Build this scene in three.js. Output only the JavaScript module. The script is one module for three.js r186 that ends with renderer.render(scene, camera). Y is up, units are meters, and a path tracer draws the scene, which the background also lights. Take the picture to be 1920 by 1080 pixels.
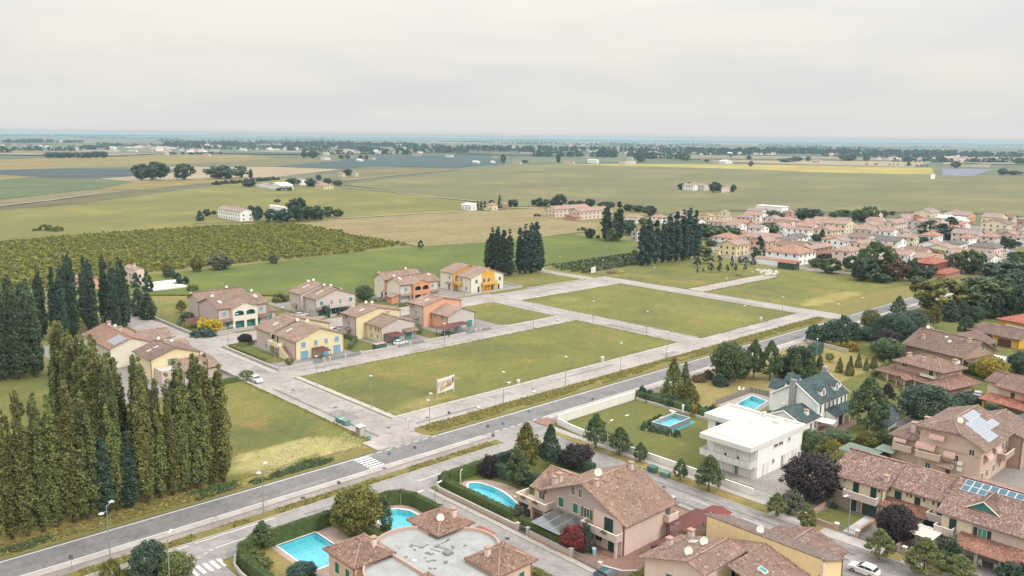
import * as THREE from 'three';
import { mergeGeometries } from 'three/addons/utils/BufferGeometryUtils.js';
import { RoundedBoxGeometry } from 'three/addons/geometries/RoundedBoxGeometry.js';

// Map frame: u runs along the main road, v runs north from it along the side streets (metres). x = u, z = -v.
const D2R = Math.PI / 180;
const scene = new THREE.Scene();
// ---- camera (a drone 60 m up) ----
const camera = new THREE.PerspectiveCamera(37.3, 16 / 9, 0.5, 90000);
const HEAD = 46.7 * D2R;
camera.position.set(0, 60, 0);
camera.lookAt(Math.cos(HEAD) * 1000, 60 - Math.tan(10.065 * D2R) * 1000, -Math.sin(HEAD) * 1000);
camera.rotateZ(0.597 * D2R);
// ---- renderer / exposure ----
const renderer = new THREE.WebGLRenderer({ antialias: true });
renderer.toneMapping = THREE.LinearToneMapping;
renderer.toneMappingExposure = 1.12;
renderer.shadowMap.enabled = true;
// ---- random numbers and noise ----
function rng(seed) { let s = seed >>> 0; return () => { s = (s + 0x6D2B79F5) | 0; let t = Math.imul(s ^ (s >>> 15), 1 | s); t = (t + Math.imul(t ^ (t >>> 7), 61 | t)) ^ t; return ((t ^ (t >>> 14)) >>> 0) / 4294967296; }; }
const RND = rng(77);
const hash2 = (x, y, s) => { let h = Math.imul(x | 0, 374761393) ^ Math.imul(y | 0, 668265263) ^ Math.imul(s | 0, 1274126177); h = Math.imul(h ^ (h >>> 13), 1274126177); return ((h ^ (h >>> 16)) >>> 0) / 4294967296; };
function vnoise(x, y, s, per = 0) {
  const x0 = Math.floor(x), y0 = Math.floor(y), fx = x - x0, fy = y - y0, w = (a) => per ? ((a % per) + per) % per : a;
  const a = hash2(w(x0), w(y0), s), b = hash2(w(x0 + 1), w(y0), s), c = hash2(w(x0), w(y0 + 1), s), d = hash2(w(x0 + 1), w(y0 + 1), s);
  const ux = fx * fx * (3 - 2 * fx), uy = fy * fy * (3 - 2 * fy);
  return a + (b - a) * ux + (c - a) * uy + (a - b - c + d) * ux * uy;
}
function fbm(x, y, s, oct = 4, per = 0) { let a = 0, m = 0.5, t = 0; for (let o = 0; o < oct; o++) { a += m * vnoise(x, y, s + o * 17, per); t += m; x *= 2; y *= 2; per *= 2; m *= 0.55; } return a / t; }
const clamp = (x, a = 0, b = 1) => Math.min(b, Math.max(a, x));
const sstep = (a, b, x) => { const t = clamp((x - a) / (b - a)); return t * t * (3 - 2 * t); };
const mix3 = (a, b, t) => [a[0] + (b[0] - a[0]) * t, a[1] + (b[1] - a[1]) * t, a[2] + (b[2] - a[2]) * t];
// ---- overcast sky ----
{
  const W = 1024, H = 512, data = new Float32Array(W * H * 4);
  for (let j = 0; j < H; j++) for (let i = 0; i < W; i++) {
    const el = ((j + 0.5) / H - 0.5) * Math.PI, ph = ((i + 0.5) / W - 0.5) * 2 * Math.PI, se = Math.sin(el), ce = Math.cos(el);
    const k = 1 / (Math.max(se, 0) + 0.09), cx = Math.cos(ph) * ce * k, cz = Math.sin(ph) * ce * k;
    const n1 = fbm(cx * 0.5 + 9, cz * 0.5 + 4, 11, 5), n2 = fbm(cx * 1.4 + 30, cz * 1.4, 23, 4);
    const cl = sstep(0.34, 0.60, n1 * 0.72 + n2 * 0.28);
    const L = 0.67 + 1.6 * Math.pow(Math.max(se, 0), 1.35);
    const hz = Math.exp(-Math.max(se, 0) * 26);
    let c = mix3([0.935, 0.925, 0.925], [1.075, 1.045, 0.92], cl * (1 - hz * 0.6));
    c = mix3(c, [0.985, 1.01, 1.02], hz * 0.75);
    const g = se < 0 ? 0.55 : 1;
    const o = (j * W + i) * 4;
    data[o] = L * c[0] * g; data[o + 1] = L * c[1] * g; data[o + 2] = L * c[2] * g; data[o + 3] = 1;
  }
  const sky = new THREE.DataTexture(data, W, H, THREE.RGBAFormat, THREE.FloatType);
  sky.mapping = THREE.EquirectangularReflectionMapping; sky.magFilter = THREE.LinearFilter; sky.minFilter = THREE.LinearFilter; sky.needsUpdate = true;
  scene.background = sky; scene.environment = sky;
}
// ---- veiled sun, behind and to the right of the camera ----
const sun = new THREE.DirectionalLight(new THREE.Color(1, 0.95, 0.86), 1.5);
sun.position.set(150 + 40, 235, -150 + 270); sun.target.position.set(150, 0, -150);
sun.castShadow = true; sun.shadow.radius = 20; sun.shadow.mapSize.set(4096, 4096);
Object.assign(sun.shadow.camera, { left: -400, right: 400, top: 400, bottom: -400, near: 1, far: 1200 });
scene.add(sun, sun.target);
scene.fog = new THREE.FogExp2(new THREE.Color(0.50, 0.71, 0.82), 0.00008);

// ---- textures ----
function makeTex(n, fn, srgb = true) {
  const d = new Uint8Array(n * n * 4), enc = (x) => srgb ? (x <= 0.0031308 ? 12.92 * x : 1.055 * Math.pow(x, 1 / 2.4) - 0.055) : x;
  for (let j = 0; j < n; j++) for (let i = 0; i < n; i++) { const c = fn(i / n, j / n), o = (j * n + i) * 4; for (let k = 0; k < 3; k++) d[o + k] = clamp(enc(clamp(c[k]))) * 255; d[o + 3] = 255; }
  const t = new THREE.DataTexture(d, n, n, THREE.RGBAFormat); t.wrapS = t.wrapT = THREE.RepeatWrapping; t.magFilter = THREE.LinearFilter; t.minFilter = THREE.LinearMipmapLinearFilter; t.generateMipmaps = true;
  if (srgb) t.colorSpace = THREE.SRGBColorSpace; t.needsUpdate = true; return t;
}
const rep = (t, metres) => { const c = t.clone(); c.repeat.set(1 / metres, 1 / metres); c.needsUpdate = true; return c; };
const g1 = (f) => (x, y) => { const v = f(x, y); return [v, v, v]; };
// grass: fine blades, clumps and drier streaks, stored as tone round 0.6 so that each meadow can tint it
const T_grass = makeTex(1024, (x, y) => {
  const f = fbm(x * 128, y * 128, 3, 3, 128), m = fbm(x * 24, y * 24, 5, 4, 24), c = fbm(x * 5, y * 5, 7, 4, 5), st = fbm(x * 6, y * 60, 8, 3, 6 * 10);
  const dry = sstep(0.5, 0.72, m * 0.5 + c * 0.5), t = 0.42 + 0.42 * f * (0.6 + 0.5 * m) + 0.12 * (st - 0.5);
  return [t * (1 + 0.34 * dry), t * (1 + 0.12 * dry), t * (0.95 + 0.2 * dry)];
});
const B_grass = makeTex(512, g1((x, y) => fbm(x * 100, y * 100, 33, 3, 100) * 0.6 + fbm(x * 20, y * 20, 34, 3, 20) * 0.4), false);
// crop: rows across v with gaps and patches
const T_crop = makeTex(1024, (x, y) => {
  const wv = fbm(x * 8, y * 8, 40, 3, 8), row = 0.5 + 0.5 * Math.sin((y * 40 + wv * 0.25) * 2 * Math.PI), f = fbm(x * 90, y * 90, 41, 3, 90), c = fbm(x * 4, y * 4, 42, 4, 4), s2 = fbm(x * 3, y * 50, 43, 3, 0);
  const t = 0.5 + 0.16 * (f - 0.5) + 0.10 * (row - 0.5) + 0.26 * (c - 0.5) + 0.12 * (s2 - 0.5);
  const yl = sstep(0.55, 0.8, c);
  return [t * (1 + 0.2 * yl), t * (1 + 0.08 * yl), t];
});
const T_stubble = makeTex(1024, (x, y) => {
  const f = fbm(x * 120, y * 120, 50, 3, 120), c = fbm(x * 6, y * 6, 51, 4, 6), st = fbm(x * 5, y * 80, 52, 4, 0), sp = sstep(0.62, 0.75, fbm(x * 60, y * 90, 53, 2, 0));
  const t = 0.5 + 0.3 * (f - 0.5) + 0.2 * (c - 0.5) + 0.25 * (st - 0.5) - 0.12 * sp;
  return [t, t * (0.98 + 0.1 * (0.5 - c)), t * 0.97];
});
// asphalt: aggregate, patches, sealed cracks
const T_asph = (() => {
  const n = 1024, cr = new Float32Array(n * n), r = rng(5);
  for (let k = 0; k < 26; k++) { let x = r() * n, y = r() * n, a = r() * 6.28; const len = 60 + r() * 260; for (let i = 0; i < len; i++) { a += (r() - 0.5) * 0.5; x += Math.cos(a); y += Math.sin(a); const X = ((x | 0) + n) % n, Y = ((y | 0) + n) % n; cr[Y * n + X] = 1; cr[Y * n + (X + 1) % n] = 0.6; } }
  return makeTex(n, (x, y) => {
    const f = hash2((x * n) | 0, (y * n) | 0, 9), m = fbm(x * 40, y * 40, 12, 3, 40), c = fbm(x * 4, y * 4, 13, 4, 4);
    let t = 0.56 + 0.12 * (f - 0.5) + 0.2 * (m - 0.5) + 0.34 * (c - 0.5);
    t *= 1 - 0.5 * cr[((y * n) | 0) * n + ((x * n) | 0)];
    const st = sstep(0.63, 0.7, fbm(x * 11, y * 11, 14, 3, 11)); t *= 1 - 0.13 * st;
    return [t, t * 0.985, t * 0.98];
  });
})();
const T_plaster = makeTex(512, (x, y) => { const f = fbm(x * 60, y * 60, 61, 3, 60), c = fbm(x * 5, y * 5, 62, 4, 5), s = fbm(x * 30, y * 3, 63, 3, 0); const t = 0.92 + 0.06 * (f - 0.5) + 0.14 * (c - 0.5) + 0.12 * (s - 0.5); return [t, t * 0.997, t * 0.99]; });
const T_conc = makeTex(512, (x, y) => { const f = fbm(x * 90, y * 90, 71, 3, 90), c = fbm(x * 6, y * 6, 72, 4, 6), j = (x * 8 % 1 < 0.03 || y * 8 % 1 < 0.03) ? 0.86 : 1; const t = (0.72 + 0.2 * (f - 0.5) + 0.3 * (c - 0.5)) * j; return [t, t * 0.98, t * 0.96]; });
const T_paver = makeTex(512, (x, y) => { const r0 = Math.floor(y * 16), xo = x * 8 + (r0 % 2) * 0.5, id = hash2(Math.floor(xo) % 8, r0, 5), e = (xo % 1 < 0.07 || y * 16 % 1 < 0.12) ? 0.72 : 1, f = fbm(x * 60, y * 60, 75, 2, 60); const t = (0.62 + 0.22 * (id - 0.5) + 0.18 * (f - 0.5)) * e; return [t, t * 0.97, t * 0.95]; });
// clay roof tiles seen from far off: courses and single tones
const [T_roof, B_roof] = (() => {
  const RW = 32, RH = 24;
  const f = (x, y) => { const r0 = Math.floor(y * RH), c0 = Math.floor(x * RW), fx = x * RW % 1, fy = y * RH % 1, id = hash2(c0, r0, 8), id2 = hash2(c0, r0, 9); return { fx, fy, id, id2 }; };
  return [makeTex(1024, (x, y) => { const q = f(x, y), m = fbm(x * 6, y * 6, 81, 4, 6), n = fbm(x * 80, y * 80, 82, 2, 80); let t = 0.5 + 0.22 * (q.id - 0.5) + 0.3 * (m - 0.5) + 0.12 * (n - 0.5); let c = [t * 1.04, t * 0.98, t * 0.96]; if (q.id2 > 0.84) c = [t * 1.5, t * 1.52, t * 1.5]; if (q.id2 < 0.12) c = [t * 0.7, t * 0.68, t * 0.68]; const e = q.fy < 0.1 ? 0.72 : 1; return [c[0] * e, c[1] * e, c[2] * e]; }),
    makeTex(512, g1((x, y) => { const q = f(x, y); return 0.55 * Math.sin(q.fx * Math.PI) + 0.45 * (1 - q.fy); }), false)];
})();
// ---- materials ----
const lin = (r, g, b) => new THREE.Color().setRGB(r, g, b);
function std(c, o = {}) { return new THREE.MeshStandardMaterial({ color: Array.isArray(c) ? lin(...c) : new THREE.Color(c), roughness: 0.9, metalness: 0, ...o }); }
const grassMat = (c, m = 24, vc = false) => std(c, { map: rep(T_grass, m), bumpMap: rep(B_grass, m / 2), bumpScale: 0.12, roughness: 1, vertexColors: vc });
const cropMat = (c, m) => std(c, { map: rep(T_crop, m), roughness: 1 });
const stubMat = (c, m) => std(c, { map: rep(T_stubble, m), roughness: 1 });
const asphMat = (c) => std(c, { map: rep(T_asph, 22), roughness: 0.92 });
const M = {
  lot: grassMat([0.30, 0.295, 0.072], 26, true), lawn: grassMat([0.21, 0.225, 0.058], 16), lawnDry: grassMat([0.42, 0.35, 0.13], 16, false), verge: grassMat([0.32, 0.285, 0.09], 12),
  soil: stubMat([0.30, 0.24, 0.16], 20), weeds: grassMat([0.30, 0.255, 0.13], 12),
  base: grassMat([0.28, 0.265, 0.08], 60), terrain: cropMat([0.20, 0.225, 0.125], 900),
  asphMain: asphMat([0.36, 0.355, 0.36]), asph: asphMat([0.63, 0.58, 0.555]), asphLocal: asphMat([0.52, 0.49, 0.48]), path: asphMat([0.52, 0.45, 0.44]), gravel: asphMat([0.70, 0.63, 0.56]),
  conc: std([0.56, 0.525, 0.50], { map: rep(T_conc, 8) }), concLt: std([0.70, 0.68, 0.66], { map: rep(T_conc, 8) }), paint: std([0.72, 0.72, 0.71], { roughness: 0.7 }),
  paver: std([0.42, 0.40, 0.39], { map: rep(T_paver, 3) }), paverRed: std([0.46, 0.28, 0.23], { map: rep(T_paver, 3) }), paverPale: std([0.62, 0.59, 0.56], { map: rep(T_paver, 3) }), deck: std([0.55, 0.42, 0.36], { map: rep(T_conc, 4) }),
  metal: std([0.42, 0.43, 0.43], { metalness: 0.6, roughness: 0.5 }), metalDark: std([0.05, 0.055, 0.055], { roughness: 0.6, metalness: 0.3 }), white: std([0.78, 0.77, 0.74], { roughness: 0.6 }), cream: std([0.72, 0.68, 0.58], { roughness: 0.7 }),
  glass: new THREE.MeshPhysicalMaterial({ color: lin(0.03, 0.04, 0.045), roughness: 0.08, metalness: 0, clearcoat: 0.6 }),
  gutter: std([0.12, 0.075, 0.06], { roughness: 0.6 }), clayCap: std([0.40, 0.26, 0.20]), canopyRed: std([0.145, 0.05, 0.048], { map: rep(T_plaster, 5) }), rail: std([0.30, 0.32, 0.31], { roughness: 0.5, metalness: 0.4 }),
  patch: asphMat([0.47, 0.44, 0.43]), patchDark: asphMat([0.36, 0.345, 0.34]), villageGround: stubMat([0.50, 0.46, 0.40], 40),
  bark: std([0.09, 0.07, 0.05]), gateGreen: std([0.055, 0.11, 0.095], { roughness: 0.55 }), railGrey: std([0.22, 0.26, 0.26], { roughness: 0.6 }), brick: std([0.33, 0.19, 0.14], { map: rep(T_paver, 1.6) }),
};
const wallMats = {};
function wallMat(c) { const k = c.join(); return wallMats[k] || (wallMats[k] = std(c, { map: rep(T_plaster, 7), roughness: 0.95 })); }
const roofMats = {};
function roofMat(c) { const k = c.join(); return roofMats[k] || (roofMats[k] = std([c[0] * 2, c[1] * 2, c[2] * 2], { map: rep(T_roof, 8), bumpMap: rep(B_roof, 8), bumpScale: 0.05, roughness: 0.95 })); }
// ---- object helpers ----
const used = new Map();
function numbered(n) { const k = used.get(n) || 0; used.set(n, k + 1); return k ? n + '_' + String(k).padStart(3, '0') : n; }
function tag(o, label, category, group) { o.userData.label = label; o.userData.category = category; if (group) o.userData.group = group; return o; }
function shadows(m) { m.castShadow = true; m.receiveShadow = true; return m; }
function thing(name, label, category, u, v, group, y = 0, turn = 0) { const o = new THREE.Group(); o.name = numbered(name); o.position.set(u, y, -v); o.rotation.y = turn; scene.add(o); return tag(o, label, category, group); }
function part(parent, name, geo, mat, kind) { const m = shadows(new THREE.Mesh(geo, mat)); m.name = name; if (kind) m.userData.kind = kind; parent.add(m); return m; }
function single(name, label, category, geo, mat, u, v, group, y = 0, turn = 0) { const m = shadows(new THREE.Mesh(geo, mat)); m.name = numbered(name); m.position.set(u, y, -v); m.rotation.y = turn; scene.add(m); return tag(m, label, category, group); }
function structure(name, label, geo, mat) { const m = shadows(new THREE.Mesh(geo, mat)); m.name = numbered(name); m.userData.kind = 'structure'; if (label) m.userData.label = label; scene.add(m); return m; }
function stuff(name, label, category, obj) { obj.name = numbered(name); obj.userData = { label, category, kind: 'stuff' }; obj.castShadow = obj.receiveShadow = true; scene.add(obj); return obj; }
// geometry by triangles/quads
class GB {
  constructor() { this.p = []; this.n = []; this.t = []; this.c = []; this.i = []; this.hasC = false; }
  vert(x, y, z, nx, ny, nz, a = 0, b = 0, col) { this.p.push(x, y, z); this.n.push(nx, ny, nz); this.t.push(a, b); if (col) { this.hasC = true; this.c.push(col[0], col[1], col[2]); } return this.p.length / 3 - 1; }
  poly(pts, uvs, col) {  // planar convex polygon, counter-clockwise from outside
    const [A, B, C] = pts, e1 = [B[0] - A[0], B[1] - A[1], B[2] - A[2]], e2 = [C[0] - A[0], C[1] - A[1], C[2] - A[2]];
    let n = [e1[1] * e2[2] - e1[2] * e2[1], e1[2] * e2[0] - e1[0] * e2[2], e1[0] * e2[1] - e1[1] * e2[0]]; const l = Math.hypot(...n) || 1; n = n.map((q) => q / l);
    if (!uvs) { const a = n.map(Math.abs); uvs = pts.map((q) => a[1] > a[0] && a[1] > a[2] ? [q[0], q[2]] : a[0] > a[2] ? [q[2], q[1]] : [q[0], q[1]]); }
    const b = pts.map((q, k) => this.vert(q[0], q[1], q[2], n[0], n[1], n[2], uvs[k][0], uvs[k][1], col));
    for (let k = 1; k + 1 < b.length; k++) this.i.push(b[0], b[k], b[k + 1]);
  }
  box(x0, x1, y0, y1, z0, z1, col) {
    this.poly([[x0, y1, z1], [x1, y1, z1], [x1, y1, z0], [x0, y1, z0]], null, col); this.poly([[x0, y0, z0], [x1, y0, z0], [x1, y0, z1], [x0, y0, z1]], null, col);
    this.poly([[x0, y0, z1], [x1, y0, z1], [x1, y1, z1], [x0, y1, z1]], null, col); this.poly([[x1, y0, z0], [x0, y0, z0], [x0, y1, z0], [x1, y1, z0]], null, col);
    this.poly([[x1, y0, z1], [x1, y0, z0], [x1, y1, z0], [x1, y1, z1]], null, col); this.poly([[x0, y0, z0], [x0, y0, z1], [x0, y1, z1], [x0, y1, z0]], null, col);
    return this;
  }
  build() {
    const g = new THREE.BufferGeometry(); g.setAttribute('position', new THREE.Float32BufferAttribute(this.p, 3)); g.setAttribute('normal', new THREE.Float32BufferAttribute(this.n, 3)); g.setAttribute('uv', new THREE.Float32BufferAttribute(this.t, 2));
    if (this.hasC) g.setAttribute('color', new THREE.Float32BufferAttribute(this.c, 3)); g.setIndex(this.i); return g;
  }
}
const boxG = (x0, x1, y0, y1, z0, z1) => new GB().box(x0, x1, y0, y1, z0, z1).build();
// boxes in map coordinates relative to (ou, ov)
const uvBox = (gb, u0, u1, v0, v1, y0, y1, ou = 0, ov = 0, col) => gb.box(u0 - ou, u1 - ou, y0, y1, -(v1 - ov), -(v0 - ov), col);
function cyl(r0, r1, h, seg = 8) { const g = new THREE.CylinderGeometry(r1, r0, h, seg); g.translate(0, h / 2, 0); return g; }
function mv(g, x, y, z, rx = 0, ry = 0, rz = 0) { if (rx) g.rotateX(rx); if (rz) g.rotateZ(rz); if (ry) g.rotateY(ry); g.translate(x, y, z); return g; }
function rod(a, b, r0, r1 = r0, seg = 6) { const A = new THREE.Vector3(...a), B = new THREE.Vector3(...b), d = B.clone().sub(A), g = new THREE.CylinderGeometry(r1, r0, d.length(), seg); g.applyQuaternion(new THREE.Quaternion().setFromUnitVectors(new THREE.Vector3(0, 1, 0), d.normalize())); g.translate((A.x + B.x) / 2, (A.y + B.y) / 2, (A.z + B.z) / 2); return g; }
const join = (l) => { l = l.map((g) => { const q = g.index ? g.toNonIndexed() : g; for (const k of Object.keys(q.attributes)) if (!['position', 'normal', 'uv'].includes(k)) q.deleteAttribute(k); return q; }); return mergeGeometries(l); };
// flat sheets
function sheetRect(u0, u1, v0, v1, y) { const g = new GB(); g.poly([[u0, y, -v0], [u1, y, -v0], [u1, y, -v1], [u0, y, -v1]]); return g.build(); }
function sheetPoly(pts, y, holes = []) {
  const s = new THREE.Shape(pts.map((p) => new THREE.Vector2(p[0], p[1]))); for (const h of holes) s.holes.push(new THREE.Path(h.map((p) => new THREE.Vector2(p[0], p[1]))));
  const g = new THREE.ShapeGeometry(s); const p = g.attributes.position, uv = g.attributes.uv;
  for (let k = 0; k < p.count; k++) { const a = p.getX(k), b = p.getY(k); p.setXYZ(k, a, y, -b); uv.setXY(k, a, b); }
  g.deleteAttribute('normal'); g.setAttribute('normal', new THREE.Float32BufferAttribute(new Array(p.count).fill([0, 1, 0]).flat(), 3)); return g;
}
// meadow with slow changes of growth given by vertex colours
function meadow(u0, u1, v0, v1, y, step, tone) {
  const nu = Math.ceil((u1 - u0) / step), nv = Math.ceil((v1 - v0) / step), g = new GB();
  for (let j = 0; j <= nv; j++) for (let i = 0; i <= nu; i++) { const u = u0 + (u1 - u0) * i / nu, v = v0 + (v1 - v0) * j / nv; g.vert(u, y + 0.05 * fbm(u * 0.15, v * 0.15, 91, 3) - 0.02, -v, 0, 1, 0, u, v, tone(u, v)); }
  for (let j = 0; j < nv; j++) for (let i = 0; i < nu; i++) { const a = j * (nu + 1) + i; g.i.push(a, a + 1, a + nu + 2, a, a + nu + 2, a + nu + 1); }
  return g.build();
}
// ================= GROUND =================
const circ = (cu, cv, r, n = 20, a0 = 0, a1 = 2 * Math.PI) => Array.from({ length: n }, (_, k) => { const a = a0 + (a1 - a0) * k / n; return [cu + Math.cos(a) * r, cv + Math.sin(a) * r]; });
const POOL_RECT = [[55.6, 99], [62, 99], [62, 109], [55.6, 109]];
const POOL_ROUND = [[70.3, 96], [74.4, 96], [76.4, 99.5], [77.3, 103], [77.2, 105.6], [76.2, 107.5], [74.6, 108.2], [72.6, 107.5], [71.2, 105.2], [70.3, 101]];
const POOL_KEY = (() => { const a = []; for (let k = 0; k < 26; k++) { const t = k / 26 * 2 * Math.PI, s = Math.sin(t), w = 1.75 + 0.85 * s - 0.55 * Math.cos(2 * t) * -1 * 0.4; a.push([91.4 + Math.cos(t) * w + 0.4 * s, 100.6 + s * 7]); } return a; })();
const POOL_VILLA = [[166.2, 96.6], [174, 98], [175.2, 102.6], [166.6, 101.4]];
const POOLS = [POOL_RECT, POOL_ROUND, POOL_KEY, POOL_VILLA];
structure('ground', 'grassy plain under the estate', sheetPoly([[-120, -60], [620, -60], [620, 620], [-120, 620]], 0, POOLS), M.base);
for (const [a, b, c, d] of [[-45000, -120, -45000, 45000], [620, 45000, -45000, 45000], [-120, 620, -45000, -60], [-120, 620, 620, 45000]]) structure('terrain', 'flat farmland plain reaching the horizon', sheetRect(a, b, c, d, 0), M.terrain);
const fieldMats = {};
const FIELDS = [["c",[0.2,0.24,0.16],400,[[793,3558],[1215,3520],[1520,3043],[1304,2611],[1180,2449],[776,2402],[521,2344]],0.06],["s",[0.64,0.51,0.33],300,[[661,2967],[1062,3119],[953,2799],[550,2474]],0.08],["s",[0.42,0.36,0.28],400,[[2079,7603],[3090,8176],[2000,5402],[1552,5181]],0.1],["c",[0.4,0.315,0.1],300,[[180,1949],[460,2072],[785,2436],[1193,2476],[1044,1965],[582,1601],[338,1530],[130,1425]],0.12],["c",[0.27,0.24,0.11],250,[[684,1692],[1044,1965],[1227,1894],[1156,1709],[791,1497],[636,1574]],0.14],["s",[0.64,0.51,0.33],250,[[378,1192],[505,1284],[560,1387],[599,1562],[770,1456],[822,1315],[595,1121],[387,1098]],0.16],["c",[0.085,0.125,0.14],120,[[135,1482],[342,1545],[449,1555],[565,1451],[558,1388],[496,1275],[378,1192],[323,1276],[299,1356]],0.18],["c",[0.4,0.315,0.1],200,[[207,1296],[299,1356],[327,1279],[269,1222]],0.2],["c",[0.17,0.23,0.1],160,[[82,925],[269,1222],[322,1254],[378,1192],[389,1097],[311,984],[190,869],[63,724]],0.22],["c",[0.4,0.315,0.1],150,[[309,977],[389,1097],[595,1121],[573,1074],[424,1000],[349,939],[307,949]],0.24],["s",[0.36,0.31,0.16],150,[[62,710],[186,851],[300,961],[320,923],[170,781],[56,647]],0.26],["c",[0.2,0.19,0.085],140,[[55,636],[169,777],[319,920],[365,903],[228,773],[172,735],[162,742],[52,604]],0.28],["c",[0.31,0.3,0.075],170,[[51,595],[162,742],[228,773],[365,903],[431,966],[571,1076],[526,842],[531,763],[518,616],[438,522],[353,512],[315,525],[238,564],[230,552],[288,535],[229,542],[163,542],[115,534],[42,504]],0.3],["s",[0.47,0.385,0.18],120,[[335,531],[443,525],[515,508],[460,450],[454,393],[419,365],[370,363],[320,364],[278,367],[281,379],[283,456],[290,521]],0.32],["c",[0.19,0.25,0.042],110,[[90,345],[135,367],[163,369],[231,371],[232,373],[277,373],[320,364],[370,363],[391,361],[391,309],[357,282],[288,279],[251,274],[207,267],[177,267]],0.34],["c",[0.285,0.275,0.115],300,[[565,901],[1277,1377],[1329,1391],[1611,1153],[1578,598],[1718,493],[1756,323],[754,135],[775,222],[781,279],[698,319],[669,384],[602,411],[547,393],[597,507],[527,533],[509,535],[516,596]],0.36],["c",[0.29,0.25,0.11],200,[[789,1263],[878,1304],[1001,1259],[1017,1231],[910,1155],[595,953]],0.38],["c",[0.075,0.14,0.155],130,[[778,1472],[1102,1762],[1125,1800],[1459,2156],[1917,2136],[1302,1403],[1045,1265],[954,1416],[831,1329]],0.4],["c",[0.66,0.54,0.13],250,[[1375,1370],[1808,1125],[2014,766],[1600,601],[1509,797],[1521,946],[1493,1068]],0.42],["c",[0.32,0.36,0.5],60,[[1975,728],[2027,645],[1628,545],[1588,584]],0.44],["s",[0.64,0.51,0.33],300,[[2820,2020],[3014,1459],[2617,996],[2038,814],[1925,1113],[2063,1416]],0.46],["s",[0.64,0.51,0.33],300,[[2361,863],[2644,843],[3239,935],[3799,1098],[3326,1268]],0.48],["s",[0.45,0.39,0.28],300,[[2194,801],[2560,816],[2155,693]],0.5],["c",[0.2,0.26,0.14],300,[[1590,1699],[2235,1906],[2529,1811],[2009,1438],[1445,1337],[1345,1437]],0.52],["s",[0.42,0.36,0.3],500,[[4380,5933],[6551,7020],[4979,5334],[4023,5197]],0.54],["c",[0.18,0.25,0.17],300,[[2551,2716],[3696,2682],[2444,1772],[1789,1904]],0.56],["s",[0.46,0.4,0.33],600,[[9890,5784],[14234,4130],[8649,2507],[8491,3657],[8091,4731]],0.58],["s",[0.46,0.4,0.33],600,[[7768,7359],[11382,6700],[8618,5072],[5748,5445]],0.6]];
FIELDS.forEach(([kind, c, scale, pts, y], k) => {
  const key = kind + c.join() + scale; const mt = fieldMats[key] || (fieldMats[key] = kind === 'g' ? grassMat(c, scale) : kind === 's' ? stubMat(c, scale) : cropMat(c, scale));
  structure('field', null, sheetPoly(pts, y), mt);
});
// farm tracks
for (const [w, pts] of [[3.0,[[534.5,856.2],[536.6,777.2],[525.5,683.8],[518.7,599.6]]],[3.5,[[618.7,990.7],[910.5,1154.5],[1285.6,1385.4]]],[3.0,[[324.6,559.9],[337.8,532.6],[393.6,530.1],[442.7,524.9],[499.0,526.1],[512.3,505.3]]],[3.0,[[171.5,786.5],[223.0,830.4],[283.4,897.6]]]]) for (let k = 0; k + 1 < pts.length; k++) {
  const [a, b] = [pts[k], pts[k + 1]], d = [b[0] - a[0], b[1] - a[1]], l = Math.hypot(...d), n = [-d[1] / l * w / 2, d[0] / l * w / 2];
  structure('farm_track', null, sheetPoly([[a[0] - n[0], a[1] - n[1]], [b[0] - n[0], b[1] - n[1]], [b[0] + n[0], b[1] + n[1]], [a[0] + n[0], a[1] + n[1]]], 0.75), M.gravel);
}
// ---- lots of the estate ----
const tone = (du, dv) => (u, v) => {
  const n = fbm(u * 0.045 + 3, v * 0.045, 101, 4), m = fbm(u * 0.16, v * 0.16, 103, 4), s = sstep(0.55, 0.75, fbm(u * 0.09, v * 0.035, 107, 4));
  let c = [0.78 + 0.5 * (n - 0.5) + 0.35 * (m - 0.5), 0.83 + 0.4 * (n - 0.5) + 0.3 * (m - 0.5), 0.85 + 0.3 * (m - 0.5)];
  c = mix3(c, [1.2, 1.0, 1.2], s * 0.6); const wk = sstep(0.56, 0.66, fbm(u * 0.5 + 7, v * 0.5, 113, 3)); c = mix3(c, [0.6, 0.72, 0.6], wk * 0.35);
  const bare = (cu, cv, ru, rv, k, col = [1.75, 1.5, 2.1]) => { const q = ((u - cu) / ru) ** 2 + ((v - cv) / rv) ** 2, e = sstep(1.25, 0.35, q + 1.5 * (m - 0.5) + 0.9 * (fbm(u * 0.6, v * 0.6, 109, 3) - 0.5)); c = mix3(c, col, e * k); };
  bare(74, 142, 15, 5, 0.95, [2.0, 1.85, 3.2]); bare(84, 137, 6, 3, 0.7, [2.0, 1.85, 3.2]); bare(112, 149, 6, 5, 0.45); bare(120, 151, 5, 3, 0.35); bare(105, 147, 4, 4, 0.4); bare(310, 150, 22, 6, 0.7); bare(296, 149, 10, 3, 0.6); bare(250, 170, 14, 20, 0.22); bare(230, 215, 6, 6, 0.3); bare(265, 225, 8, 3, 0.3);
  return c;
};
const T0 = tone();
for (const [a, b, c, d, lab] of [[103.6, 206, 146.4, 187, 'mown green building lot behind the billboard'], [216, 272.6, 145.2, 224, 'wide empty grass lot ringed by streets'], [182, 204, 196.6, 224.5, 'small grass lot beside the salmon house'], [283.6, 352, 145, 189.6, 'grass lot in front of the village trees'], [283.6, 352, 199.4, 258, 'grass lot with saplings and heap'], [236, 270, 242, 268, 'grass corner below the poplar clump'], [58, 90.4, 136, 192, 'rough grass lot between poplars and street']])
  structure('grass_lot', lab, meadow(a, b, c, d, 0.06, 1.5, T0), M.lot);
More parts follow.
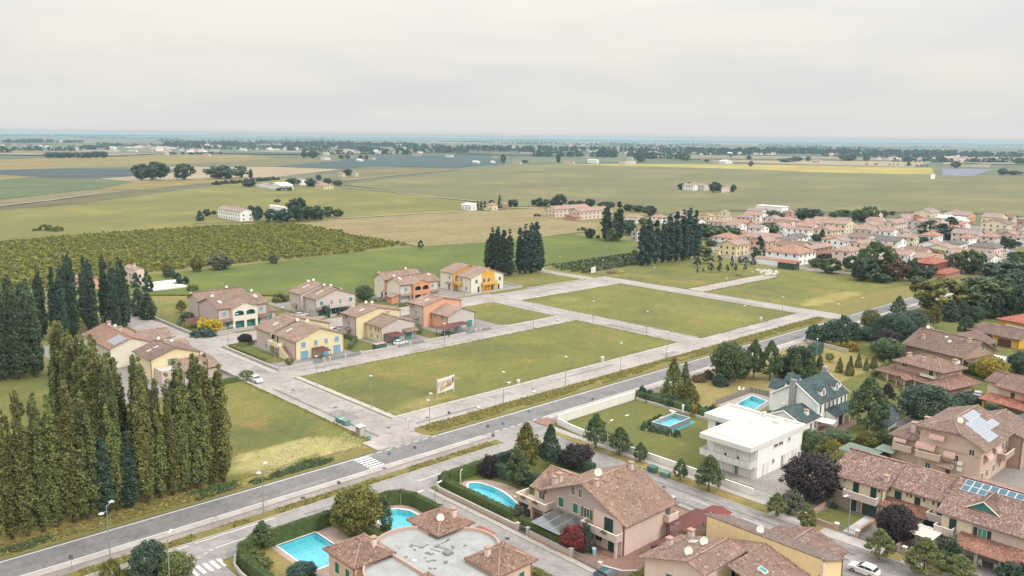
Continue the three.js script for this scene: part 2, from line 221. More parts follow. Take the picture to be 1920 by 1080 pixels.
structure('grass_lot', 'tan leaf-strewn strip under the poplars', meadow(-20, 62, 131.4, 150, 0.05, 2, (u, v) => { const n = fbm(u * 0.3, v * 0.3, 5, 3); return mix3([1.45, 1.05, 1.3], [1.0, 0.92, 0.95], n); }), M.lot);
structure('grass_lot', 'meadow behind the poplar row', meadow(-60, 58, 150, 262, 0.04, 3, T0), M.lot);
structure('grass_lot', 'meadow beyond the white arched house', meadow(101, 131, 275, 300, 0.04, 3, T0), M.lot);
structure('grass_lot', null, meadow(352, 400, 145, 200, 0.05, 3, T0), M.lot);
// ---- streets ----
const road = (lab, u0, u1, v0, v1, m, y = 0.03) => structure('road', lab, sheetRect(u0, u1, v0, v1, y), m);
road('two-lane main road running past the estate', -150, 900, 124.2, 131.2, M.asphMain, 0.03);
road('local road south of the cycle path', -150, 110, 110.4, 118.35, M.asphLocal, 0.03);
road('junction mouth joining local road and main road', 110, 125.2, 96, 124.2, M.asphLocal, 0.026);
road('estate frontage street beside the main road', 101.6, 284, 137.4, 145.2, M.asph, 0.03);
road('street mouth onto the main road', 91.5, 101.6, 131.2, 146, M.asph, 0.022);
road('wide estate street past the yellow house', 91.5, 101.6, 146, 300, M.asph, 0.03);
road('street between the building lot and the yellow houses', 101.6, 206, 187.2, 194.8, M.asph, 0.03);
road('street behind the front row of houses', 101.6, 207, 229, 242.4, M.asph, 0.03);
road('street between the two grass lots', 206, 216, 145.2, 242.4, M.asph, 0.036);
road('upper estate street', 216, 274, 226, 240, M.asph, 0.03);
road('far estate street', 274, 284, 145.2, 241, M.asph, 0.036);
road('pale lane running on to the poplar clump', 270.5, 276.5, 240, 300, M.gravel, 0.03);
road('dirt lane into the sapling lot', 284, 342, 190.2, 199, M.gravel, 0.03);
road('estate street crossing the verge', 274, 284, 131.2, 137.4, M.asph, 0.026);
road('crossing road by the zebra', 36, 47.3, -50, 110.4, M.asphLocal, 0.03);
road('narrow street between the pool gardens', 79.6, 84.2, -50, 110.4, M.asphLocal, 0.03);
road('street past the white modern house', 111.4, 119.4, -60, 98, M.asphLocal, 0.034);
road('cycle path beside the main road', -150, 110.2, 120.85, 122.5, M.path, 0.05);
road('cycle path along the white garden wall', 125.2, 420, 120.3, 122.4, M.path, 0.05);
road('village lane behind the trees', 395, 700, 140, 146, M.asph, 0.03);
// kerbs and pavements, a real step high
const kerb = (name, lab, u0, u1, v0, v1, h, m) => structure(name, lab, boxG(u0, u1, 0, h, -v1, -v0), m);
kerb('kerb_strip', 'pale kerb strip between main road and cycle path', -150, 110, 122.7, 124.1, 0.14, M.conc);
kerb('kerb_strip', 'pale kerb strip along the main road by the white wall', 126, 420, 122.6, 124.1, 0.14, M.conc);
for (const [a, b, c, d, h = 0.13, m = M.conc] of [[102, 103.5, 145.2, 187.1], [103.5, 205.9, 145.2, 146.3], [205.95, 206.3, 146.3, 186.6], [216, 216.4, 146, 225.4], [216.5, 272.4, 224.6, 225.6], [99.9, 101.6, 195, 228], [91.1, 91.6, 137, 192], [88.8, 91.3, 131.4, 137], [122.4, 123.9, 66, 118.8, 0.12, M.conc], [119.4, 119.6, -40, 112, 0.12], [84.25, 85.2, 30, 110.2, 0.12], [101.6, 113, 243, 244, 0.13], [270, 270.4, 242, 266, 0.1], [236, 270, 241, 241.9, 0.1], [282.4, 283.4, 145, 190, 0.1], [118.35 - 118.35 + -150, 109, 118.36, 118.6, 0.12], [182, 206, 194.9, 196.5], [101.7, 181.9, 194.85, 195.2]])
  kerb('pavement', null, a, b, c, d, h, m);
structure('pavement', 'grey pavement in front of the cream row house', sheetRect(119.65, 122.3, -40, 66, 0.09), M.conc);
structure('verge', 'weedy verge between cycle path and local road', sheetRect(-150, 108.6, 118.65, 120.8, 0.06), M.verge);
structure('verge', 'broad weedy verge north of the main road', sheetPoly([[102.4, 131.5], [274, 131.5], [274, 137.2], [103, 137.2], [100.6, 136], [100.8, 133]], 0.06), M.verge);
structure('verge', 'grass verge with street trees by the white wall', sheetPoly([[119.7, 71], [122.3, 71], [122.3, 98], [123.8, 112], [122.2, 118], [121, 116], [120.2, 100]], 0.065), M.lawnDry);
structure('verge', 'grass edge of the main road beyond the estate', sheetRect(284, 420, 131.4, 145, 0.05), M.verge);
structure('verge', 'rough grass edge under the poplars', sheetRect(-150, 88.6, 131.25, 133.2, 0.07), M.verge);
for (const v of [58.6, 46, 40.4, 33]) structure('verge', null, sheetRect(117.9 + 1.9, 122.2, v - 1.3, v + 1.6, 0.098), M.lawnDry);
// road paint
const wornPaint = std([0.36, 0.36, 0.36]);
const mark = (u0, u1, v0, v1, y = 0.042) => structure('road_marking', null, sheetRect(u0, u1, v0, v1, y), M.paint);
mark(-150, 87, 130.55, 130.75); mark(103, 273, 130.55, 130.75); mark(285, 500, 130.55, 130.75); mark(-150, 109.6, 124.4, 124.6); mark(127, 500, 124.4, 124.6);
for (let u = 88; u < 102; u += 2.2) mark(u, u + 1.2, 130.55, 130.75);
for (let u = 110.6; u < 126; u += 2.2) mark(u, u + 1.3, 124.4, 124.6);
for (let u = 110; u < 300; u += 7) structure('road_marking', null, sheetRect(u, u + 2.4, 127.59, 127.68, 0.042), wornPaint);
for (let k = 0; k < 6; k++) mark(82.6, 85.9, 124.95 + k * 0.98, 125.45 + k * 0.98);
for (let k = 0; k < 5; k++) mark(43.1 + k * 1.02, 43.65 + k * 1.02, 108.4, 111.2);
mark(47, 60, 117.85, 118.02); mark(48.6, 79.5, 114.5, 114.68); mark(85.6, 108, 114.5, 114.68);
for (const [a, b] of [[40, 41], [42.2, 43.2], [44.4, 46]]) mark(a, b, 117.85, 118.02);
for (const [u, v] of [[44.3, 112.5], [45.4, 113.2], [46.6, 113.9], [47.6, 114.3]]) mark(u, u + 0.6, v, v + 0.14);
mark(79.8, 84, 110.6, 110.9); mark(112, 112.14, 66, 94); mark(115.4, 115.52, 64, 68); mark(115.4, 115.52, 74, 78);
structure('crossing_patch', 'pink paved cycle crossing at the white wall corner', sheetRect(123.2, 127.4, 119.6, 123.8, 0.155), M.paverRed);
// repaired patches and long seams in the asphalt
for (const [u0, u1, v0, v1, m] of [[94, 97.2, 150, 158, 0], [93, 93.8, 138, 182, 1], [97.5, 100.5, 196, 203, 0], [104, 122, 139, 139.8, 1], [128, 134, 141, 143.6, 0], [150, 172, 142.4, 143, 1], [190, 197, 138.6, 141, 0], [230, 250, 140.4, 141, 1], [110, 118, 190.4, 192.6, 0], [140, 162, 189, 189.6, 1], [208, 211, 160, 176, 0], [212.4, 213, 150, 215, 1], [232, 246, 231, 234, 0], [276, 278, 160, 186, 0], [54, 62, 112, 113.4, 0], [64, 78, 115.6, 116.2, 1], [88, 96, 112, 113.6, 0], [80.6, 82.4, 84, 92, 0], [112.6, 114.6, 70, 80, 0], [116.6, 117.2, 50, 92, 1], [40, 42, 80, 96, 0], [20, 44, 127.2, 128, 1], [60, 74, 125.4, 126.4, 0], [130, 146, 128.6, 129.4, 1]]) structure('asphalt_patch', null, sheetRect(u0, u1, v0, v1, 0.0385), m ? M.patchDark : M.patch);
// manholes and drains
for (const [u, v] of [[98, 141], [97, 160], [96.5, 178], [108, 141], [103, 116], [67, 121.6], [84.5, 123.2], [82.5, 88], [113, 116], [116, 84], [140, 141], [180, 191]]) structure('manhole_cover', null, mv(new THREE.CylinderGeometry(0.38, 0.38, 0.01, 14), u, v > 120 && v < 124 ? 0.148 : 0.06, -v), M.metalDark);
// ---- gardens and yards south of the road ----
const yard = (lab, u0, u1, v0, v1, m, y = 0.05) => structure('yard', lab, sheetRect(u0, u1, v0, v1, y), m);
const yardP = (lab, pts, m, y, holes) => structure('yard', lab, sheetPoly(pts, y, holes), m);
yardP('garden lawn round the rectangular pool', [[47.5, 70], [67, 70], [67, 110], [47.5, 110]], M.lawnDry, 0.05, [POOL_RECT]);
yardP('garden lawn round the curved pool', [[67, 70], [79.4, 70], [79.4, 110], [67, 110]], M.lawn, 0.05, [POOL_ROUND]);
yardP('terracotta deck round the rectangular pool', [[54.6, 94], [65, 94], [65, 110], [54.6, 110]], M.deck, 0.09, [POOL_RECT]);
yardP('terracotta deck round the curved pool', [[69.5, 95.2], [79, 95.2], [79, 109], [74.6, 109.6], [72, 108.6], [70.2, 105.6], [69.5, 101]], M.deck, 0.09, [POOL_ROUND]);
yardP('garden lawn round the keyhole pool', [[85.4, 91.5], [111.2, 91.5], [111.2, 111], [85.4, 111]], M.lawn, 0.05, [POOL_KEY]);
yardP('pale stone deck round the keyhole pool', [[87.2, 92.5], [94.4, 93.2], [95.6, 96], [96.2, 99.4], [96.2, 103.5], [95, 107], [92, 108.9], [88.4, 108.6], [87.2, 104]], M.deck, 0.09, [POOL_KEY]);
yard('red paved yard of the pink house', 85.4, 111.2, 64, 91.4, M.paverRed);
yard('paved yard of the golden terrace', 80, 111.2, 20, 63.9, M.paver, 0.045);
yard('wide lawn of the white modern house', 124.4, 152, 84.5, 119.2, M.lawn);
yard('pale paved forecourt of the white modern house', 122.6, 152, 63.6, 84.4, M.paverPale);
yard('small lawn strip by the white wall', 125.2, 127.6, 73.2, 80, M.lawn, 0.08);
yardP('dry lawn of the white gabled villa', [[152.2, 94], [234, 94], [234, 121], [152.2, 121]], M.lawnDry, 0.045, [POOL_VILLA]);
yardP('pale deck round the villa pool', [[162.8, 95], [178, 96.4], [177.4, 104], [163, 104]], M.paverPale, 0.085, [POOL_VILLA]);
yard('garden beside the white gabled villa', 152.2, 200, 62, 93.9, M.lawn, 0.04);
yard('brick terrace of the white gabled villa', 161, 176, 76.6, 81, M.paverRed, 0.08);
yard('grass of the wooded gardens', 200.2, 345, 62, 93.9, M.lawn, 0.04);
yard('grass of the wooded roadside', 234.2, 420, 94, 121, M.lawn, 0.04);
yard('front gardens of the cream row house', 122.4, 131, 20, 63.4, M.paver, 0.045);
yard('small front lawn of the cream row house', 123, 130.6, 55, 60.6, M.lawn, 0.07);
yard('pale concrete drive', 123, 131.2, 52.7, 54.9, M.concLt, 0.06);
yard('paved courts round the brick apartment house', 131.2, 200, -40, 61.8, M.paver, 0.042);
road('lane behind the brick apartment house', 178, 205, 66.5, 71.5, M.asphLocal, 0.07);
// ---- plots of the estate houses ----
for (const [a, b, c, d, m] of [[101.8, 182, 195.3, 227.5, M.paver], [113, 236, 244, 282, M.paver], [62, 91, 193, 262, M.paver]]) yard(null, a, b, c, d, m, 0.045);
for (const [a, b, c, d] of [[102.4, 109, 203, 226], [127, 136.5, 199, 224], [153.5, 160, 198, 224], [104, 112, 250, 282], [132, 142, 250, 282], [166, 178, 246, 282], [92 - 8, 91, 193, 198]]) yard(null, a, b, c, d, M.lawn, 0.075);
yardP('paved ground between the village houses', [[365,196],[389,138],[405,138],[485,145],[580,160],[675,187],[682,203],[683,250],[683,263],[619,364],[610,364],[555,363],[514,350],[378,248],[365,204]], M.villageGround, 0.055);
// ---- swimming pools: tiled basins with water ----
const poolTile = std([0.22, 0.80, 0.92], { roughness: 0.5, map: rep(T_conc, 2) });
const poolWater = new THREE.MeshPhysicalMaterial({ color: lin(0.86, 0.97, 1), roughness: 0.05, bumpMap: rep(B_grass, 9), bumpScale: 0.03, transmission: 1, thickness: 0, ior: 1.33 });
function pool(pts, lab, depth = 0.9, rim = 0.10) {
  const cu = pts.reduce((a, p) => a + p[0], 0) / pts.length, cv = pts.reduce((a, p) => a + p[1], 0) / pts.length, o = thing('swimming_pool', lab, 'pool', cu, cv), L = pts.map((p) => [p[0] - cu, p[1] - cv]), n = L.length;
  const floor = sheetPoly(L, -depth); part(o, 'basin_floor', floor, poolTile);
  const w = new GB(), cp = new GB(), out = L.map((p) => { const l = Math.hypot(...p); return [p[0] * (1 + 0.42 / l), p[1] * (1 + 0.42 / l)]; });
  for (let k = 0; k < n; k++) { const a = L[k], b = L[(k + 1) % n], A = out[k], B = out[(k + 1) % n]; w.poly([[b[0], -depth, -b[1]], [a[0], -depth, -a[1]], [a[0], rim, -a[1]], [b[0], rim, -b[1]]]); cp.poly([[A[0], rim + 0.05, -A[1]], [B[0], rim + 0.05, -B[1]], [b[0], rim + 0.05, -b[1]], [a[0], rim + 0.05, -a[1]]]); cp.poly([[A[0], 0, -A[1]], [B[0], 0, -B[1]], [B[0], rim + 0.05, -B[1]], [A[0], rim + 0.05, -A[1]]]); cp.poly([[b[0], rim - 0.12, -b[1]], [a[0], rim - 0.12, -a[1]], [a[0], rim + 0.05, -a[1]], [b[0], rim + 0.05, -b[1]]]); }
  part(o, 'basin_wall', w.build(), poolTile); part(o, 'coping', cp.build(), M.white); part(o, 'water', sheetPoly(L, -0.03), poolWater); return o;
}
pool(POOL_RECT, 'rectangular blue swimming pool inside the tall hedge'); pool(POOL_ROUND, 'curved blue swimming pool behind the flat roofed villa'); pool(POOL_KEY, 'keyhole shaped blue pool beside the sun lounger'); pool(POOL_VILLA, 'small blue pool with pale deck by the white gabled villa');
// ================= BUILDINGS =================
const W = { pink: [0.62, 0.525, 0.485], pinkLt: [0.76, 0.60, 0.545], grey: [0.62, 0.56, 0.53], yellow: [0.82, 0.72, 0.47], cream: [0.82, 0.73, 0.55], white: [0.93, 0.94, 0.95], peach: [0.74, 0.52, 0.43], orange: [0.70, 0.34, 0.19], salmon: [0.78, 0.44, 0.31], gold: [0.74, 0.42, 0.08], brickL: [0.62, 0.475, 0.385], brick: [0.48, 0.34, 0.275], ivory: [0.80, 0.75, 0.65] };
const RF = { clay: [0.335, 0.245, 0.20], rose: [0.385, 0.28, 0.235], brown: [0.21, 0.15, 0.125], red: [0.30, 0.12, 0.085], grey: [0.14, 0.135, 0.135], mauve: [0.33, 0.26, 0.245], terra: [0.33, 0.205, 0.16], dark: [0.055, 0.09, 0.096], pale: [0.70, 0.69, 0.67] };
const SH = { green: std([0.03, 0.17, 0.12], { roughness: 0.6 }), blue: std([0.20, 0.38, 0.56], { roughness: 0.6 }), teal: std([0.06, 0.28, 0.25], { roughness: 0.6 }), dark: std([0.02, 0.055, 0.045], { roughness: 0.6 }), brown: std([0.12, 0.05, 0.035]), sage: std([0.20, 0.32, 0.27]), white: M.white, grey: std([0.2, 0.22, 0.22]) };
const geoCache = {};
const cached = (k, f) => geoCache[k] || (geoCache[k] = f());
const trimMat = std([0.62, 0.57, 0.52]);
function frameG(w, h) { return cached('f' + w + '_' + h, () => { const g = new GB(), t = 0.09; g.box(-w / 2 - t, -w / 2, -t, h + t, 0, 0.07).box(w / 2, w / 2 + t, -t, h + t, 0, 0.07).box(-w / 2, w / 2, h, h + t, 0, 0.07).box(-w / 2 - t * 2, w / 2 + t * 2, -t * 1.6, 0, 0, 0.16); return g.build(); }); }
function leafG(w, h) { return cached('s' + w + '_' + h, () => { const g = new GB(); g.box(-w / 2, -w / 2 + 0.07, 0, h, 0.02, 0.075).box(w / 2 - 0.07, w / 2, 0, h, 0.02, 0.075).box(-w / 2, w / 2, 0, h, 0.015, 0.045); const n = Math.max(3, Math.round(h / 0.22)); for (let k = 0; k < n; k++) g.box(-w / 2 + 0.07, w / 2 - 0.07, (k + 0.25) * h / n, (k + 0.75) * h / n, 0.045, 0.068); return g.build(); }); }
function panelG(w, h) { return cached('p' + w + '_' + h, () => { const g = new GB(); g.box(-w / 2, w / 2, 0, h, 0.01, 0.05); const n = Math.max(3, Math.round(h / 0.5)); for (let k = 0; k < n; k++) g.box(-w / 2 + 0.04, w / 2 - 0.04, k * h / n + 0.05, (k + 1) * h / n - 0.04, 0.05, 0.08); return g.build(); }); }
const paneG = (w, h) => cached('g' + w + '_' + h, () => boxG(-w / 2, w / 2, 0, h, 0.01, 0.03));
const barG = (w, h) => cached('b' + w + '_' + h, () => new GB().box(-0.04, 0.04, 0, h, 0.03, 0.055).build());
const TURN = { S: 0, W: -Math.PI / 2, E: Math.PI / 2, N: Math.PI };
// roof shapes: list of planes, each a polygon whose first edge is the eave (points [u, y, -v])
function roofPlanes(k, u0, u1, v0, v1, h, rise, o) {
  const p = (u, v, y) => [u, y, -v], hu = (u1 - u0) / 2, hv = (v1 - v0) / 2, um = (u0 + u1) / 2, vm = (v0 + v1) / 2, yr = h + rise;
  if (k === 'gu') { const e = h - o * rise / hv; return [[p(u0 - o, v0 - o, e), p(u1 + o, v0 - o, e), p(u1 + o, vm, yr), p(u0 - o, vm, yr)], [p(u1 + o, v1 + o, e), p(u0 - o, v1 + o, e), p(u0 - o, vm, yr), p(u1 + o, vm, yr)]]; }
  if (k === 'gv') { const e = h - o * rise / hu; return [[p(u0 - o, v1 + o, e), p(u0 - o, v0 - o, e), p(um, v0 - o, yr), p(um, v1 + o, yr)], [p(u1 + o, v0 - o, e), p(u1 + o, v1 + o, e), p(um, v1 + o, yr), p(um, v0 - o, yr)]]; }
  if (k === 'hip') {
    const s = rise / Math.min(hu, hv), e = h - o * s, d = Math.abs(hu - hv), a = hu > hv ? [um - d, vm] : [um, vm - d], b = hu > hv ? [um + d, vm] : [um, vm + d], A = p(...a, yr), B = p(...b, yr), sw = p(u0 - o, v0 - o, e), se = p(u1 + o, v0 - o, e), ne = p(u1 + o, v1 + o, e), nw = p(u0 - o, v1 + o, e);
    if (d < 0.05) return [[sw, se, A], [se, ne, A], [ne, nw, A], [nw, sw, A]];
    return hu > hv ? [[sw, se, B, A], [se, ne, B], [ne, nw, A, B], [nw, sw, A]] : [[sw, se, A], [se, ne, B, A], [ne, nw, B], [nw, sw, A, B]];
  }
  const f = { fS: [[u0 - o, v0 - o], [u1 + o, v0 - o], [u1 + o, v1], [u0 - o, v1]], fW: [[u0 - o, v1 + o], [u0 - o, v0 - o], [u1, v0 - o], [u1, v1 + o]], fE: [[u1 + o, v0 - o], [u1 + o, v1 + o], [u0, v1 + o], [u0, v0 - o]], fN: [[u1 + o, v1 + o], [u0 - o, v1 + o], [u0 - o, v0], [u1 + o, v0]] }[k];
  if (f) return [f.map((q, i) => p(q[0], q[1], i < 2 ? h - o * 0.3 : yr))];
  return [];
}
function planeAxes(pl) {
  const A = new THREE.Vector3(...pl[0]), B = new THREE.Vector3(...pl[1]), C = new THREE.Vector3(...pl[2]), e = B.clone().sub(A).normalize(), n = e.clone().cross(C.clone().sub(A)).normalize(), s = n.clone().cross(e).normalize();
  return { A, e, s, n, uv: (q) => { const d = new THREE.Vector3(...q).sub(A); return [d.dot(e), d.dot(s)]; } };
}
function slabG(planes, t = 0.13) {
  const g = new GB();
  for (const pl of planes) {
    const ax = planeAxes(pl), up = pl.map((q) => [q[0], q[1] + t, q[2]]), dn = pl.map((q) => [q[0], q[1] + 0.01, q[2]]);
    g.poly(up, pl.map((q) => { const c = ax.uv(q); return [c[0] + pl[0][0], c[1] + pl[0][1]]; })); g.poly([...dn].reverse());
    for (let k = 0; k < pl.length; k++) { const a = k, b = (k + 1) % pl.length; g.poly([dn[a], dn[b], up[b], up[a]]); }
  }
  return g.build();
}
function inPoly(pts, x, y) { let c = false; for (let i = 0, j = pts.length - 1; i < pts.length; j = i++) if ((pts[i][1] > y) !== (pts[j][1] > y) && x < (pts[j][0] - pts[i][0]) * (y - pts[i][1]) / (pts[j][1] - pts[i][1]) + pts[i][0]) c = !c; return c; }
const tileMat = new THREE.MeshStandardMaterial({ color: 0xffffff, roughness: 0.95, vertexColors: true, side: THREE.DoubleSide });
// every clay tile a small barrel of its own tone; a whole slope is one joined part
function tilesG(planes, base, seed, lift = 0.14, speck = 0.07, sw = 0.21, sl = 0.31) {
  const g = new GB(), r = rng(seed); g.hasC = true;
  for (const pl of planes) {
    const ax = planeAxes(pl), q = pl.map(ax.uv), ymax = Math.max(...q.map((a) => a[1])), x0 = Math.min(...q.map((a) => a[0])), x1 = Math.max(...q.map((a) => a[0]));
    for (let row = 0, y = 0.12; y < ymax; y += sl, row++) for (let x = x0 + sw / 2; x < x1; x += sw) {
      if (!inPoly(q, x, y)) continue;
      const wx = x + (r() - 0.5) * 0.02, wob = (r() - 0.5) * 0.02, P0 = (a, b, c) => { const v = ax.A.clone().addScaledVector(ax.e, wx + a).addScaledVector(ax.s, y + b).addScaledVector(ax.n, c); return [v.x, v.y + lift, v.z]; };
      const m = fbm((pl[0][0] + x) * 0.35, (pl[0][2] + y) * 0.35, seed % 50, 3), k = r(); let t = 0.86 + 0.36 * (m - 0.5) + 0.2 * (r() - 0.5), c = [base[0] * t, base[1] * t, base[2] * t];
      if (k > 1 - speck) c = [base[0] * t * 1.5, base[1] * t * 1.66, base[2] * t * 1.74]; else if (k < 0.1) c = [base[0] * t * 0.62, base[1] * t * 0.6, base[2] * t * 0.6]; else if (k < 0.2) c = [base[0] * t * 1.15, base[1] * t * 0.95, base[2] * t * 0.85];
      const h0 = 0.075 + wob, h1 = 0.045 + wob, a = sw * 0.5, L = sl + 0.05, row0 = [P0(-a, 0, 0), P0(-a * 0.45, 0, h0), P0(a * 0.45, 0, h0), P0(a, 0, 0)], row1 = [P0(-a * 0.9, L, -0.01), P0(-a * 0.4, L, h1), P0(a * 0.4, L, h1), P0(a * 0.9, L, -0.01)];
      for (let i = 0; i < 3; i++) g.poly([row0[i], row0[i + 1], row1[i + 1], row1[i]], [[0, 0], [0, 0], [0, 0], [0, 0]], c);
      g.poly([row0[0], row0[3], row0[2], row0[1]], [[0, 0], [0, 0], [0, 0], [0, 0]], c);
    }
  }
  return g.build();
}
function ridgeLines(planes) { const seen = {}, out = []; const key = (q) => q.map((z) => z.toFixed(2)).join(); for (const pl of planes) for (let k = 1; k < pl.length; k++) { const a = pl[k], b = pl[(k + 1) % pl.length], id = [key(a), key(b)].sort().join('|'); if (seen[id]) out.push([a, b]); seen[id] = 1; } return out; }
let seedN = 100;
class House {
  constructor(name, label, u, v, { group, turn = 0, cat = 'house' } = {}) { this.o = thing(name, label, cat, u, v, group, 0, turn); this.u = u; this.v = v; this.roofs = []; }
  L(u, v, y) { return [u - this.u, y, -(v - this.v)]; }
  block(u0, u1, v0, v1, h, { wall = W.pink, wallS, wallW, roof = 'gu', rise = 2, over = 0.55, y0 = 0, rc = RF.clay, tiles = true, planes, speck = 0.07, noWall, gut = true } = {}) {
    const b = { u0, u1, v0, v1, h }, a = (u, v, y) => this.L(u, v, y), um = (u0 + u1) / 2, vm = (v0 + v1) / 2;
    const faces = { S: [[u0, v0], [u1, v0]], E: [[u1, v0], [u1, v1]], N: [[u1, v1], [u0, v1]], W: [[u0, v1], [u0, v0]] }, by = new Map();
    for (const f of 'SENW') {
      const c = f === 'S' && wallS ? wallS : f === 'W' && wallW ? wallW : wall, k = c.join(); if (!by.has(k)) by.set(k, { c, g: new GB() }); const g = by.get(k).g, [[ua, va], [ub, vb]] = faces[f];
      const top = [a(ub, vb, h), a(ua, va, h)]; if ((roof === 'gu' && 'WE'.includes(f)) || (roof === 'gv' && 'SN'.includes(f))) top.splice(1, 0, a((ua + ub) / 2, (va + vb) / 2, h + rise));
      if (roof === 'fS') { if (f === 'E') top[0][1] = h + rise; if (f === 'W') top[1][1] = h + rise; if (f === 'N') { top[0][1] = top[1][1] = h + rise; } }
      if (roof === 'fE') { if (f === 'S') top[1][1] = h + rise; if (f === 'N') top[0][1] = h + rise; if (f === 'W') { top[0][1] = top[1][1] = h + rise; } }
      if (roof === 'fW') { if (f === 'S') top[0][1] = h + rise; if (f === 'N') top[1][1] = h + rise; if (f === 'E') { top[0][1] = top[1][1] = h + rise; } }
      g.poly([a(ua, va, y0), a(ub, vb, y0), ...top]);
    }
    if (!noWall) for (const { c, g } of by.values()) part(this.o, 'wall', g.build(), wallMat(c));
    const pls = (planes ? planes.map((pl) => pl.map((q) => [q[0], q[2], -q[1]])) : roofPlanes(roof, u0, u1, v0, v1, h, rise, over)).map((pl) => pl.map((q) => [q[0] - this.u, q[1], q[2] + this.v]));
    if (pls.length) {
      const rm = part(this.o, 'roof', slabG(pls, tiles ? 0.1 : 0.14), roofMat(rc)); b.roof = rm; b.pls = pls; this.roofs.push(b);
      if (tiles) part(rm, 'roof_tiles', tilesG(pls, rc, seedN++, 0.105, speck), tileMat, 'stuff');
      const rl = ridgeLines(pls); if (rl.length && rc !== RF.dark) part(rm, 'ridge_tiles', join(rl.map(([p, q]) => rod([p[0], p[1] + 0.13, p[2]], [q[0], q[1] + 0.13, q[2]], 0.12, 0.12, 6))), roofMat([rc[0] * 1.12, rc[1] * 1.12, rc[2] * 1.12]));
      if (gut) { for (const pl of pls) part(rm, 'gutter', rod([pl[0][0], pl[0][1] + 0.03, pl[0][2]], [pl[1][0], pl[1][1] + 0.03, pl[1][2]], 0.08, 0.08, 6), M.gutter); }
    if (tiles && !noWall && h - y0 > 3 && !planes) for (const [du, dv] of [[u0 - 0.07, v0 + 0.2], [u1 - 0.2, v0 - 0.07]]) part(this.o, 'downpipe', rod(this.L(du, dv, y0), this.L(du, dv, h - 0.1), 0.055), M.gutter);
    } else if (roof === 'flat') { const rm = part(this.o, 'roof', boxG(u0 - this.u - over, u1 - this.u + over, h, h + 0.12, -(v1 - this.v) - over, -(v0 - this.v) + over), std(rc)); b.roof = rm; }
    return b;
  }
  yAt(b, u, v) { let best = b.h; const x = u - this.u, z = -(v - this.v); for (const pl of b.pls || []) { if (inPoly(pl.map((q) => [q[0], q[2]]), x, z)) { const ax = planeAxes(pl), y = ax.A.y - (ax.n.x * (x - ax.A.x) + ax.n.z * (z - ax.A.z)) / ax.n.y; best = Math.max(best, y); this.n = ax; } } return best; }
  win(face, b, t, y, w, h, type = 'win', col = 'green') {
    const [u, v] = face === 'S' ? [t, b.v0] : face === 'N' ? [t, b.v1] : face === 'W' ? [b.u0, t] : [b.u1, t], pos = this.L(u, v, y), r = TURN[face];
    const at = (m) => { m.position.set(...pos); m.rotation.y = r; return m; };
    if (type === 'garage' || type === 'door') { const m = at(part(this.o, type === 'door' ? 'door' : 'garage_door', panelG(w, h), SH[col])); part(m, 'frame', cached('fd' + w + h, () => new GB().box(-w / 2 - 0.1, -w / 2, 0, h + 0.1, 0, 0.09).box(w / 2, w / 2 + 0.1, 0, h + 0.1, 0, 0.09).box(-w / 2, w / 2, h, h + 0.1, 0, 0.09).build()), trimMat); return m; }
    const m = at(part(this.o, 'window', frameG(w, h), trimMat));
    if (type === 'shut') for (const s of [-1, 1]) { const q = part(m, 'shutter', leafG(w / 2 - 0.01, h), SH[col]); q.position.x = s * w / 4; }
    else { part(m, 'pane', paneG(w, h), M.glass); part(m, 'glazing_bar', barG(w, h), SH[col] === SH.white ? M.white : trimMat); if (type === 'open') for (const s of [-1, 1]) { const q = part(m, 'shutter', leafG(w / 2, h), SH[col]); q.position.x = s * (w * 0.75 + 0.1); } }
    return m;
  }
  chimney(b, u, v, w = 0.8, d = 0.6, h = 1.3, col = W.pink) { const y = this.yAt(b, u, v), g = new GB(), p = this.L(u, v, y - 0.4); g.box(-w / 2, w / 2, 0, h + 0.3, -d / 2, d / 2); const m = part(b.roof, 'chimney', g.build(), wallMat(col)); m.position.set(...p); const c = new GB(); c.box(-w / 2 - 0.12, w / 2 + 0.12, h + 0.5, h + 0.6, -d / 2 - 0.12, d / 2 + 0.12); for (const s of [-1, 1]) c.box(s * w * 0.42 - 0.07, s * w * 0.42 + 0.07, h + 0.3, h + 0.5, -d / 2, d / 2); part(m, 'chimney_cap', c.build(), M.clayCap); return m; }
  dish(b, u, v, r = 0.45, lift = 0.9) { const y = this.yAt(b, u, v), p = this.L(u, v, y), pts = []; for (let k = 0; k <= 6; k++) pts.push(new THREE.Vector2(r * k / 6, 0.16 * r * (k / 6) ** 2)); const g = new THREE.LatheGeometry(pts, 18); g.rotateX(Math.PI / 2 - 0.35); g.rotateY(-0.6); const m = part(b.roof, 'satellite_dish', g, dishMat); m.position.set(p[0], p[1] + lift, p[2]); part(m, 'mast', rod([0, -lift, 0.0], [0, 0, -0.03], 0.035), M.metal); part(m, 'feed_arm', rod([0, -r * 0.8, 0.1], [-0.25, 0.05, 0.45], 0.02), M.metal); }
  skylight(b, u, v, w = 0.9, l = 1.6) { const y = this.yAt(b, u, v), ax = this.n, p = this.L(u, v, y + 0.16), m = part(b.roof, 'skylight', boxG(-w / 2, w / 2, 0, 0.12, -l / 2, l / 2), M.white); m.position.set(...p); const q = new THREE.Matrix4().makeBasis(ax.e, ax.n, ax.e.clone().cross(ax.n)); m.quaternion.setFromRotationMatrix(q); part(m, 'pane', boxG(-w / 2 + 0.1, w / 2 - 0.1, 0.12, 0.135, -l / 2 + 0.1, l / 2 - 0.1), skyPane); return m; }
  vent(b, u, v) { const y = this.yAt(b, u, v), m = part(b.roof, 'roof_vent', join([cyl(0.1, 0.1, 0.45, 8), mv(cyl(0.16, 0.02, 0.14, 8), 0, 0.45, 0)]), M.clayCap); m.position.set(...this.L(u, v, y + 0.1)); }
